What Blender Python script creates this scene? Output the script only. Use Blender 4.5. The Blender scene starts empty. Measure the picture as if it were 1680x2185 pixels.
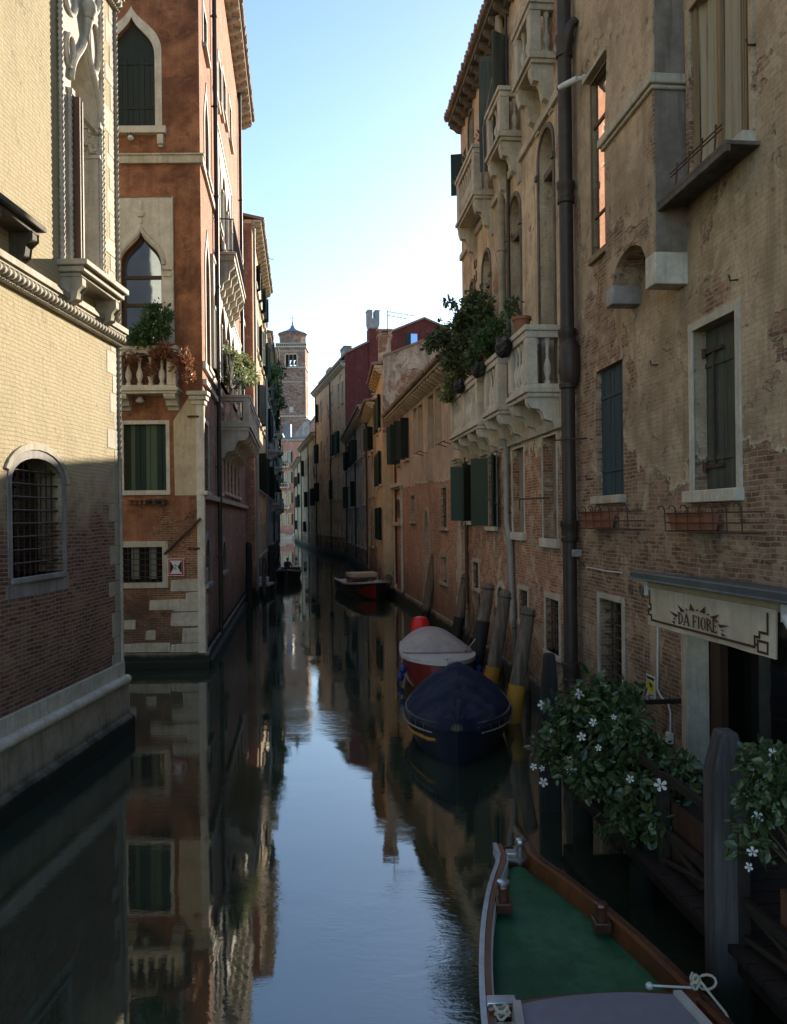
import bpy, bmesh, math, random
from mathutils import Vector, Matrix
from mathutils.geometry import delaunay_2d_cdt
R = random.Random(11)
rad = math.radians
SC = bpy.context.scene
COL = SC.collection
# ---------------------------------------------------------------- camera model (a phone held level, very slightly rolled)
F = 1750.0; CX = 840.0; CY = 1108.0; ROLL = rad(.65); H = 4.2
cR, sR = math.cos(ROLL), math.sin(ROLL)
def ray(px, py):
    a = (px-CX)/F; b = (CY-py)/F
    return a*cR+b*sR, -a*sR+b*cR
def atY(px, py, Y):
    rx, rz = ray(px, py); return Vector((rx*Y, Y, H+rz*Y))
def atZ(px, py, z):
    rx, rz = ray(px, py); Y = (z-H)/rz; return Vector((rx*Y, Y, z))
def lerp(a, b, t): return a+(b-a)*t
# ---------------------------------------------------------------- mesh builder
ORG = {}
class MB:
    def __init__(s): s.v = []; s.f = []
    def add(s, vs, fs):
        n = len(s.v); s.v += [Vector(v) for v in vs]; s.f += [[n+i for i in f] for f in fs]
    def box(s, o, a, b, c):
        o, a, b, c = map(Vector, (o, a, b, c))
        vs = [o, o+a, o+a+b, o+b, o+c, o+a+c, o+a+b+c, o+b+c]
        fs = [[0,3,2,1],[4,5,6,7],[0,1,5,4],[1,2,6,5],[2,3,7,6],[3,0,4,7]]
        if a.cross(b).dot(c) < 0: fs = [f[::-1] for f in fs]
        s.add(vs, fs)
    def cbox(s, c, sx, sy, sz, rz=0):
        x = Vector((math.cos(rz), math.sin(rz), 0)); y = Vector((-x.y, x.x, 0)); c = Vector(c)
        s.box(c-x*sx/2-y*sy/2-Vector((0,0,sz/2)), x*sx, y*sy, Vector((0,0,sz)))
    def bx(s, f, u0, u1, z0, z1, o0, o1):
        s.box(f.p(u0, z0, o0), f.u*(u1-u0), f.n*(o1-o0), Vector((0,0,z1-z0)))
    def ext(s, f, poly, o0, o1):
        n = len(poly)
        a = [f.p(u, z, o0) for u, z in poly]; b = [f.p(u, z, o1) for u, z in poly]
        fs = [list(range(n))[::-1], list(range(n, 2*n))]
        for i in range(n): j = (i+1) % n; fs.append([i, j, n+j, n+i])
        s.add(a+b, fs)
    def ring(s, f, outer, inner, o0, o1, closed=True):
        n = len(outer)
        V = [f.p(u, z, o) for o in (o0, o1) for P in (outer, inner) for u, z in P]
        fs = []
        for i in range(n if closed else n-1):
            j = (i+1) % n
            fs += [[2*n+i, 2*n+j, 3*n+j, 3*n+i], [i, n+i, n+j, j], [i, j, 2*n+j, 2*n+i], [n+i, 3*n+i, 3*n+j, n+j]]
        if not closed:
            fs += [[0, 2*n, 3*n, n], [n-1, 2*n-1, 4*n-1, 3*n-1]]
        s.add(V, fs)
    def tube(s, pts, r, n=8, cap=True):
        pts = [Vector(p) for p in pts]
        rs = r if isinstance(r, (list, tuple)) else [r]*len(pts)
        V = []; m = len(pts); ref = None
        for i, p in enumerate(pts):
            t = (pts[min(i+1, m-1)]-pts[max(i-1, 0)])
            if t.length < 1e-9: t = Vector((0,0,1))
            t.normalize()
            if ref is None: ref = Vector((1,0,0)) if abs(t.x) < .8 else Vector((0,1,0))
            a = (ref-t*ref.dot(t)).normalized(); b = t.cross(a); ref = a
            for k in range(n):
                q = 2*math.pi*k/n; V.append(p+(a*math.cos(q)+b*math.sin(q))*rs[i])
        fs = []
        for i in range(m-1):
            for k in range(n):
                l = (k+1) % n; fs.append([i*n+k, i*n+l, (i+1)*n+l, (i+1)*n+k])
        if cap: fs += [list(range(n))[::-1], [(m-1)*n+k for k in range(n)]]
        s.add(V, fs)
    def lathe(s, c, prof, n=12, axis=(0,0,1)):
        ax = Vector(axis).normalized(); s.tube2(Vector(c), ax, prof, n)
    def tube2(s, c, ax, prof, n):
        ref = Vector((1,0,0)) if abs(ax.x) < .8 else Vector((0,1,0))
        a = (ref-ax*ref.dot(ax)).normalized(); b = ax.cross(a); V = []
        for r, h in prof:
            for k in range(n):
                q = 2*math.pi*k/n; V.append(c+ax*h+(a*math.cos(q)+b*math.sin(q))*max(r, 1e-4))
        fs = []; m = len(prof)
        for i in range(m-1):
            for k in range(n):
                l = (k+1) % n; fs.append([i*n+k, i*n+l, (i+1)*n+l, (i+1)*n+k])
        fs += [list(range(n))[::-1], [(m-1)*n+k for k in range(n)]]
        s.add(V, fs)
    def ball(s, c, r, n=10, sc=(1,1,1)):
        c = Vector(c); m = n//2; V = []
        for i in range(1, m):
            t = math.pi*i/m
            for k in range(n):
                q = 2*math.pi*k/n
                V.append(c+Vector((math.sin(t)*math.cos(q)*sc[0], math.sin(t)*math.sin(q)*sc[1], math.cos(t)*sc[2]))*r)
        V += [c+Vector((0,0,r*sc[2])), c-Vector((0,0,r*sc[2]))]
        fs = []
        for i in range(m-2):
            for k in range(n):
                l = (k+1) % n; fs.append([i*n+k, (i+1)*n+k, (i+1)*n+l, i*n+l])
        t = len(V)-2
        for k in range(n):
            l = (k+1) % n; fs += [[t, k, l], [t+1, (m-2)*n+l, (m-2)*n+k]]
        s.add(V, fs)
    def grid(s, fn, nu, nv, closed_u=False):
        V = [fn(i/nu, j/nv) for i in range(nu+1) for j in range(nv+1)]
        fs = [[i*(nv+1)+j, (i+1)*(nv+1)+j, (i+1)*(nv+1)+j+1, i*(nv+1)+j+1] for i in range(nu) for j in range(nv)]
        s.add(V, fs)
    def build(s, name, mat, parent=None, smooth=38, bevel=0, origin=None, fixn=True):
        org = ORG[parent.name] if parent is not None else (Vector(origin) if origin else Vector((0,0,0)))
        me = bpy.data.meshes.new(name)
        me.from_pydata([v-org for v in s.v], [], s.f)
        uv = me.uv_layers.new(name='UVMap')
        P = [v for v in s.v]
        data = []
        for poly in me.polygons:
            nn = poly.normal
            if abs(nn.z) > .75: a = Vector((1,0,0)); b = Vector((0,1,0))
            else:
                a = Vector((-nn.y, nn.x, 0)).normalized()
                if a.dot(Vector((.3,1,0))) < 0: a = -a
                b = Vector((0,0,1))
            for vi in poly.vertices:
                p = P[vi]; data += [p.dot(a), p.dot(b)]
        uv.data.foreach_set('uv', data)
        if mat: me.materials.append(mat)
        if smooth:
            me.shade_smooth(); me.set_sharp_from_angle(angle=rad(smooth))
        o = bpy.data.objects.new(name, me); COL.objects.link(o)
        if parent is not None: o.parent = parent
        else: o.location = org
        ORG[o.name] = org
        if bevel:
            m = o.modifiers.new('bevel', 'BEVEL'); m.width = bevel; m.segments = 2; m.limit_method = 'ANGLE'; m.angle_limit = rad(40)
        return o
def inst(me, name, parent, loc, rz=0, scale=1):
    o = bpy.data.objects.new(name, me); COL.objects.link(o)
    if parent is not None:
        o.parent = parent; o.location = Vector(loc)-ORG[parent.name]
    else: o.location = loc
    o.rotation_euler.z = rz; o.scale = (scale,)*3
    ORG[o.name] = Vector(loc)
    return o
def tag(o, label=None, cat=None, group=None, kind=None):
    if label: o['label'] = label
    if cat: o['category'] = cat
    if group: o['group'] = group
    if kind: o['kind'] = kind
    return o
def empty(name, loc, label, cat, group=None):
    o = bpy.data.objects.new(name, None); COL.objects.link(o); o.location = loc; o.empty_display_size = .2
    ORG[o.name] = Vector(loc); return tag(o, label, cat, group)
# ---------------------------------------------------------------- facade frame
class Fac:
    def __init__(s, A, B, side):   # side 'L': outward = left of A->B ; 'R': right
        s.A = Vector((A[0], A[1], 0)); s.B = Vector((B[0], B[1], 0)); s.L = (s.B-s.A).length
        s.u = (s.B-s.A).normalized()
        s.n = Vector((-s.u.y, s.u.x, 0)) if side == 'L' else Vector((s.u.y, -s.u.x, 0))
    def p(s, u, z, o=0): return s.A+s.u*u+s.n*o+Vector((0,0,z))
    def uv(s, px, py, o=0):
        rx, rz = ray(px, py); q = s.A+s.n*o
        # Y*(rx,1) = q + t*u
        det = rx*(-s.u.y)-1*(-s.u.x)
        Y = (q.x*(-s.u.y)-q.y*(-s.u.x))/det
        t = (rx*q.y-q.x)/det
        return t, H+rz*Y
    def rect(s, x0, y0, x1, y1, o=0):
        a, za = s.uv(x0, y0, o); b, zb = s.uv(x1, y1, o)
        return min(a, b), max(a, b), min(za, zb), max(za, zb)
def RR(f, xl, xr, t, b, ym=None, o=0):
    ym = ym if ym is not None else (t[1]+b[1])/2
    a = f.uv(xl, ym, o)[0]; c = f.uv(xr, ym, o)[0]
    return min(a, c), max(a, c), f.uv(b[0], b[1], o)[1], f.uv(t[0], t[1], o)[1]
def outline(kind, u0, u1, z0, z1, rise=None, g=0):
    """opening outline, anticlockwise from bottom left; g grows it on the sides and the top"""
    u0 -= g; u1 += g; z1 += g*(1.6 if kind == 'ogee' else 1); w = (u1-u0)/2; m = (u0+u1)/2
    if kind == 'rect': return [(u0,z0),(u1,z0),(u1,z1),(u0,z1)]
    P = [(u0,z0),(u1,z0)]
    if kind == 'arch':
        r = rise if rise else w
        zs = z1-r
        for k in range(13):
            t = math.pi*k/12; P.append((m+w*math.cos(t), zs+r*math.sin(t)))
        return P
    if kind == 'pointed':
        r = rise if rise else w*1.5; zs = z1-r
        for k in range(7):
            t = k/6; P.append((m+w*math.cos(t*math.pi/2)**1.0*(1), zs+r*math.sin(t*math.pi/2)))
        P = P[:-1]; P.append((m, z1))
        for k in range(5, -1, -1):
            t = k/6; P.append((m-w*math.cos(t*math.pi/2), zs+r*math.sin(t*math.pi/2)))
        return P
    r = (rise if rise else w*1.7); zs = z1-r
    H_ = []
    for k in range(11):
        t = k/10; a = (1-t)**3; b = 3*t*(1-t)**2; c = 3*t*t*(1-t); d = t**3
        H_.append((a+b*1.0+c*.22, b*.55+c*.62+d))
    for x, y in H_: P.append((m+w*x, zs+r*y))
    for x, y in H_[-2::-1]: P.append((m-w*x, zs+r*y))
    return P
def inside(p, poly):
    x, y = p; c = False; n = len(poly)
    for i in range(n):
        x1, y1 = poly[i]; x2, y2 = poly[(i+1) % n]
        if (y1 > y) != (y2 > y) and x < (x2-x1)*(y-y1)/(y2-y1)+x1: c = not c
    return c
def sheet(mb, f, outer, holes, o=0, reveal=.2):
    vs = []; es = []
    for poly in [outer]+holes:
        n = len(vs); vs += [Vector(p) for p in poly]; es += [(n+i, n+(i+1) % len(poly)) for i in range(len(poly))]
    r = delaunay_2d_cdt(vs, es, [], 0, 1e-5)
    V, T = r[0], r[2]
    keep = []
    for t in T:
        c = sum((V[i] for i in t), Vector((0,0)))/3
        if inside(c, outer) and not any(inside(c, h) for h in holes): keep.append(list(t))
    P3 = [f.p(v.x, v.y, o) for v in V]
    if keep:
        a, b, c = keep[0][:3]
        nn = (P3[b]-P3[a]).cross(P3[c]-P3[a])
        if nn.dot(f.n) < 0: keep = [k[::-1] for k in keep]
    mb.add(P3, keep)
    for h in holes:
        rv = reveal if not isinstance(reveal, dict) else reveal.get(id(h), .2)
        n = len(h); a = [f.p(u, z, o) for u, z in h]; b = [f.p(u, z, o-rv) for u, z in h]
        mb.add(a+b, [[i, (i+1) % n, n+(i+1) % n, n+i] for i in range(n)])
# ---------------------------------------------------------------- houses
class House:
    def __init__(s, name, label, f, z1, D, mat, cat='building', z0=-.6, group=None, root=None):
        s.f = f; s.z1 = z1; s.D = D; s.mat = mat; s.z0 = z0; s.holes = []; s.rev = {}
        s.root = root or empty(name, f.p(0, 0, 0), label, cat, group); s.extra = []
    def hole(s, P, rv=.2): s.holes.append(P); s.rev[id(P)] = rv; return P
    def finish(s, ufrom=None, front_only=False):
        mb = MB(); f = s.f; u0 = 0 if ufrom is None else ufrom; L = f.L
        sheet(mb, f, [(u0,s.z0),(L,s.z0),(L,s.z1),(u0,s.z1)], s.holes, 0, s.rev)
        D = s.D
        for (a, oa, b, ob) in (() if front_only else ((L,0,L,-D),(L,-D,u0,-D),(u0,-D,u0,0))):
            mb.add([f.p(a,s.z0,oa), f.p(b,s.z0,ob), f.p(b,s.z1,ob), f.p(a,s.z1,oa)], [[0,1,2,3]])
        for e in s.extra: e(mb)
        s.wall = mb.build('wall', s.mat, s.root, smooth=0)
        return s
    def window(s, kind, R4, fill='shutter', mat=None, rv=.2, sur=.0, smat=None, proud=.03, sill=None, sillp=.08, grille=None, rise=None, name='window', bars=None, leaf=None, leafmat=None, f=None, reg=True, slats=False, sillh=.12, surg=None):
        f = f or s.f
        u0, u1, z0, z1 = R4
        P = outline(kind, u0, u1, z0, z1, rise)
        if reg: s.hole(P, rv)
        mb = MB()
        if fill == 'shutter':
            m = (u0+u1)/2
            mb.ext(f, P, -rv-.05, -rv+.001)
            n = max(2, int(round((u1-u0)/.16)))
            for i in range(n):   # boards with gaps between, clipped to the straight part of the opening
                a = lerp(u0+.01, u1-.01, i/n)+.006; b = lerp(u0+.01, u1-.01, (i+1)/n)-.006
                zt = z1-.02 if kind == 'rect' else min(zz for uu, zz in [(q[0], q[1]) for q in P[2:]] if True)
                mb.bx(f, a, b, z0+.01, zt, -rv+.001, -rv+.018+.006*((i*7) % 3))
            for zz in (lerp(z0, z1, .2), lerp(z0, z1, .78 if kind == 'rect' else .6)): mb.bx(f, u0+.03, u1-.03, zz-.03, zz+.03, -rv+.018, -rv+.042)
        else:
            mb.ext(f, P, -rv-.05, -rv)
        w = mb.build(name, mat, s.root, smooth=0)
        if sur:
            sm = smat or M['stone']
            mb = MB(); k = surg or sur
            mb.ring(f, outline(kind, u0, u1, z0, z1, (rise or None) and rise+sur*.9, sur)[1:]+[(u0-sur, z0)], P[1:]+[P[0]], -.02, proud, closed=False)
            mb.build('surround', sm, w, bevel=.006)
        if sill:
            mb = MB(); mb.bx(f, u0-sill, u1+sill, z0-sillh, z0, -rv*.9, sillp+proud)
            mb.build('sill', smat or M['stone'], w, bevel=.012)
        if bars:   # glazing bars (nu, nz list of fractions)
            mb = MB(); fm = bars[2] if len(bars) > 2 else M['wood_dark']
            mb.ring(f, P, outline(kind, u0+.07, u1-.07, z0+.07, z1-.07, rise), -rv, -rv+.05)
            for k in range(1, bars[0]):
                uu = lerp(u0, u1, k/bars[0]); mb.bx(f, uu-.035, uu+.035, z0+.05, z0+(z1-z0)*bars[1][0] if bars[1] else z1-.05, -rv, -rv+.045)
            for t in bars[1]:
                zz = lerp(z0, z1, t); mb.bx(f, u0+.02, u1-.02, zz-.045, zz+.045, -rv, -rv+.06)
            mb.build('casement_frame', fm, w)
        if grille:
            mb = MB(); nu, nz, off = grille[:3]; rr = grille[3] if len(grille) > 3 else .011
            zmx = z1
            for i in range(1, nu):
                uu = lerp(u0, u1, i/nu); tt = [zz for (a, b) in zip(P, P[1:]+P[:1]) for zz in ([lerp(a[1], b[1], (uu-a[0])/(b[0]-a[0]))] if (a[0]-uu)*(b[0]-uu) < 0 else [])]
                mb.tube([f.p(uu, z0, off), f.p(uu, max(tt), off)], rr, 6)
            for j in range(1, nz):
                zz = lerp(z0, z1, j/nz); tt = [lerp(a[0], b[0], (zz-a[1])/(b[1]-a[1])) for (a, b) in zip(P, P[1:]+P[:1]) if (a[1]-zz)*(b[1]-zz) < 0]
                if len(tt) > 1: mb.tube([f.p(min(tt), zz, off+.015), f.p(max(tt), zz, off+.015)], rr*1.15, 6)
            mb.build('grille', M['iron'], w)
        if leaf:
            for (hu, wd, ang) in leaf: s.leaf(w, f, hu, wd, z0+.02, z1-.02, ang, leafmat or M['shutter_green'])
        return w
    def leaf(s, par, f, hu, wd, z0, z1, ang, mat):
        """open shutter leaf hinged at hu; wd signed width along u; ang from the wall"""
        d = (f.u*math.copysign(math.cos(ang), wd)+f.n*math.sin(ang)); t = Vector((-d.y, d.x, 0))
        if t.dot(f.n) < 0: t = -t
        W = abs(wd); mb = MB(); o = f.p(hu, z0, .03)
        mb.box(o, d*W, t*.035, (0,0,z1-z0))
        for a, b in ((0, .07), (W-.07, W)): mb.box(o+d*a-t*.008, d*(b-a), t*.051, (0,0,z1-z0))
        for a in (0, .48, .95): mb.box(o+d*.07-t*.008+Vector((0,0,(z1-z0)*a)), d*(W-.14), t*.051, (0,0,(z1-z0)*.05))
        mb.build('shutter', mat, par)
    def eave(s, p, mat_tile, mat_c, slope=.25, brk=.6, t=.12, zc=None, depth=None, over=0, under=None, endp=0):
        f = s.f; L = f.L; z = s.z1; D = depth or s.D
        mb = MB(); u0 = -endp; u1 = L+endp
        a = [f.p(u0,z,p+.1), f.p(u1,z,p+.1), f.p(u1,z+(D+p)*slope,-D), f.p(u0,z+(D+p)*slope,-D)]
        b = [v+Vector((0,0,.07)) for v in a]
        mb.add(a+b, [[0,1,2,3][::-1],[4,5,6,7],[0,1,5,4],[1,2,6,5],[2,3,7,6],[3,0,4,7]])
        n = int((u1-u0)/.21)
        for i in range(n):     # barrel tiles, long enough to read from below and from the side
            uu = lerp(u0, u1, (i+.5)/n); q = f.p(uu, z+.09, p+.14+R.uniform(-.02,.03)); e = f.p(uu, z+.09+1.6*slope, p+.14-1.6)
            mb.tube([q, e], .085, 6)
        mb.build('roof', mat_tile, s.root)
        mb = MB()
        mb.bx(f, u0, u1, z-t, z-.002, -.05, p)
        mb.bx(f, u0, u1, z-t-.16, z-t-.002, -.05, p*.35)
        nb = max(2, int((u1-u0)/brk))
        for i in range(nb):
            uu = lerp(u0+.15, u1-.15, i/(nb-1))
            pr = [(0,-.30),(p*.35,-.28),(p*.6,-.18),(p*.92,-.12),(p*.92,-.002),(0,-.002)]
            V = [f.p(uu-.07, z-t+h, o) for o, h in pr]+[f.p(uu+.07, z-t+h, o) for o, h in pr]; m = len(pr)
            mb.add(V, [list(range(m)), list(range(m, 2*m))[::-1]]+[[k, (k+1) % m, m+(k+1) % m, m+k] for k in range(m)])
        mb.build('cornice', mat_c, s.root)
BALMESH = {}
def bal_mesh(h, r, mat):
    k = (round(h, 3), round(r, 3), mat.name)
    if k not in BALMESH:
        mb = MB()
        pr = [(.8,0),(.8,.07),(.5,.09),(.62,.16),(1.0,.3),(.9,.42),(.45,.56),(.36,.66),(.5,.70),(.36,.74),(.5,.84),(.8,.91),(.8,1)]
        mb.lathe((0,0,0), [(a*r, b*h) for a, b in pr], 10)
        me_o = mb.build('baluster', mat); me = me_o.data; bpy.data.objects.remove(me_o)
        BALMESH[k] = me
    return BALMESH[k]
def balcony(hs, f, u0, u1, z0, z1, p, mat, consoles=(), slab=.2, rail=.16, piers=None, sp=.26, r=.085, ch=.7, ends='both', cw=.22, pw=.26, plain=False, cdrop=None):
    """z0 slab underside, z1 rail top"""
    mb = MB(); e = .06
    mb.bx(f, u0-e, u1+e, z0+slab*.45, z0+slab, -.02, p+e)
    mb.bx(f, u0-.02, u1+.02, z0, z0+slab*.45, -.02, p+.0)
    b = mb.build('balcony', mat, hs.root, bevel=.012)
    mb = MB()
    for (h0, h1, g) in ((z1-rail, z1-rail*.45, .02), (z1-rail*.45, z1, .06)):
        mb.bx(f, u0-g, u1+g, h0, h1-.001, p-.2-g, p+g)
        mb.bx(f, u0-g, u0+.2+g, h0, h1-.001, -.02, p-.2-g)
        mb.bx(f, u1-.2-g, u1+g, h0, h1-.001, -.02, p-.2-g)
    zb = z0+slab; mb.build('handrail', mat, b, bevel=.01); mb = MB()
    mb.bx(f, u0, u1, zb, zb+.08, p-.2, p)
    mb.bx(f, u0, u0+.2, zb, zb+.08, 0, p-.2); mb.bx(f, u1-.2, u1, zb, zb+.08, 0, p-.2)
    mb.build('base_rail', mat, b, bevel=.01)
    zt = z1-rail; hb = zt-zb-.08
    pp = piers if piers is not None else [u0+pw/2, u1-pw/2]
    for q in pp:
        mb = MB(); mb.bx(f, q-pw/2, q+pw/2, zb+.08, zt, p-.22, p+.012)
        mb.build('pier', mat, b, bevel=.01)
    me = bal_mesh(hb, r, mat)
    pos = []
    n = max(1, int((u1-u0-2*pw)/sp))
    for i in range(n):
        uu = lerp(u0+pw, u1-pw, (i+.5)/n)
        if all(abs(uu-q) > pw*.6 for q in pp): pos.append((uu, p-.1))
    ne = int((p-.25)/.24)
    for i in range(ne):
        for uu in (u0+.1, u1-.1): pos.append((uu, lerp(.02, p-.25, (i+.5)/ne)))
    for uu, o in pos[:98]: inst(me, 'baluster', b, f.p(uu, zb+.08, o))
    d = cdrop or ch
    for c in consoles:
        pr = [(0,0),(p*.96,0),(p*.96,-.16*d),(p*.86,-.34*d),(p*.62,-.36*d),(p*.5,-.5*d),(p*.44,-.72*d),(p*.2,-.78*d),(p*.08,-1.0*d),(0,-1.0*d)]
        mb = MB(); m = len(pr)
        V = [f.p(c-cw/2, z0+h-.001, o) for o, h in pr]+[f.p(c+cw/2, z0+h-.001, o) for o, h in pr]
        mb.add(V, [list(range(m)), list(range(m, 2*m))[::-1]]+[[k, (k+1) % m, m+(k+1) % m, m+k] for k in range(m)])
        mb.build('console', mat, b, bevel=.015)
    return b
def pipe(hs, f, u, z0, z1, o, r, mat, collars=(), name='downpipe', n=14, clips=None):
    mb = MB(); mb.tube([f.p(u, z0, o), f.p(u, z1, o)], r, n)
    for c in collars:
        mb.lathe(f.p(u, c, o), [(r*1.0,-.22),(r*1.22,-.2),(r*1.28,-.12),(r*1.14,-.1),(r*1.18,.06),(r*1.34,.1),(r*1.34,.2),(r*1.05,.22)], n)
    for c in (clips or []):
        mb.lathe(f.p(u, c, o), [(r*1.0,-.03),(r*1.25,-.03),(r*1.25,.03),(r,.03)], n); mb.bx(f, u-.02, u+.02, c-.02, c+.02, 0, o-r*.9)
    return mb.build(name, mat, hs.root)
SUN_E = 3.45; SKY_S = .1; DUST = .3; OZ = 2.2; EXPO = 1.6
# ---------------------------------------------------------------- materials
M = {}
def nt(name):
    m = bpy.data.materials.new(name); m.use_nodes = True; t = m.node_tree; t.nodes.clear()
    out = t.nodes.new('ShaderNodeOutputMaterial'); b = t.nodes.new('ShaderNodeBsdfPrincipled')
    t.links.new(b.outputs[0], out.inputs[0]); M[name] = m
    return m, t, b
class NB:
    def __init__(s, t): s.t = t
    def n(s, ty, **k):
        x = s.t.nodes.new(ty)
        for a, v in k.items(): setattr(x, a, v)
        return x
    def l(s, a, b): s.t.links.new(a, b)
    def val(s, inp, v):
        if isinstance(v, (int, float)): inp.default_value = v
        elif isinstance(v, (tuple, list)): inp.default_value = tuple(v)+((1,) if len(v) == 3 and inp.type == 'RGBA' else ())
        else: s.l(v, inp)
    def math(s, op, a, b=0.0, c=None, clamp=False):
        x = s.n('ShaderNodeMath', operation=op, use_clamp=clamp); s.val(x.inputs[0], a); s.val(x.inputs[1], b)
        if c is not None: s.val(x.inputs[2], c)
        return x.outputs[0]
    def mix(s, f, a, b, mode='MIX'):
        x = s.n('ShaderNodeMix', data_type='RGBA', blend_type=mode); s.val(x.inputs[0], f); s.val(x.inputs[6], a); s.val(x.inputs[7], b)
        return x.outputs[2]
    def noise(s, vec, scale, det=4, rough=.55, dist=0):
        x = s.n('ShaderNodeTexNoise'); s.val(x.inputs['Scale'], scale); x.inputs['Detail'].default_value = det
        x.inputs['Roughness'].default_value = rough; x.inputs['Distortion'].default_value = dist
        if vec is not None: s.l(vec, x.inputs['Vector'])
        return x.outputs[0]
    def mapr(s, v, a, b, c=0., d=1., smooth=True):
        x = s.n('ShaderNodeMapRange', interpolation_type='SMOOTHSTEP' if smooth else 'LINEAR'); s.val(x.inputs[0], v)
        for i, q in enumerate((a, b, c, d)): s.val(x.inputs[i+1], q)
        return x.outputs[0]
    def scale(s, vec, v):
        x = s.n('ShaderNodeVectorMath', operation='MULTIPLY'); s.l(vec, x.inputs[0]); x.inputs[1].default_value = v; return x.outputs[0]
    def pos(s): return s.n('ShaderNodeNewGeometry').outputs['Position']
    def sep(s, v):
        x = s.n('ShaderNodeSeparateXYZ'); s.l(v, x.inputs[0]); return x.outputs
    def bump(s, h, st, dist, nrm=None):
        x = s.n('ShaderNodeBump'); x.inputs['Strength'].default_value = st; x.inputs['Distance'].default_value = dist
        s.l(h, x.inputs['Height'])
        if nrm is not None: s.l(nrm, x.inputs['Normal'])
        return x.outputs[0]
def mul(c, k): return tuple(v*k for v in c)
_fr = Fac((5.1, 1.5), (3.6, 16.2), 'L')
def _z(px, py, ru, rz_, k):
    u, z = _fr.uv(px, py); p = _fr.p(u, z); return (p.dot(_fr.u), z, ru, rz_, k)
ZT = [_z(1250, 900, .55, 3.2, -3.0), _z(1275, 700, .9, .75, -3.5), _z(1400, 860, 1.1, 1.0, 1.5), _z(1530, 620, .5, .28, -3.5), _z(1650, 180, .5, .6, -3.0), _z(1620, 1010, .6, .3, -3), _z(1400, 1380, .22, .5, 5.5), _z(1390, 1110, .16, .16, 5)]
SOOT = {'render_apricot': .1, 'render_umber': .2, 'render_yellow': .1, 'render_red': .8, 'render_tan': .35, 'render_ochre': .35, 'brick_palazzo': .048, 'render_crimson': .2, 'render_pink': .3, 'tower_brick': .2}
LIME = {'render_apricot': .15, 'render_yellow': .1, 'render_red': .15, 'render_red_side': .6, 'render_crimson': .05, 'brick_palazzo': .04, 'render_tan': .3, 'render_ochre': .35, 'render_rose': .1, 'tower_brick': .3, 'render_pink': .3}
UNDER = {'brick_palazzo': .08, 'render_red': .3, 'tower_brick': .1, 'render_pink': .25}
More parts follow.
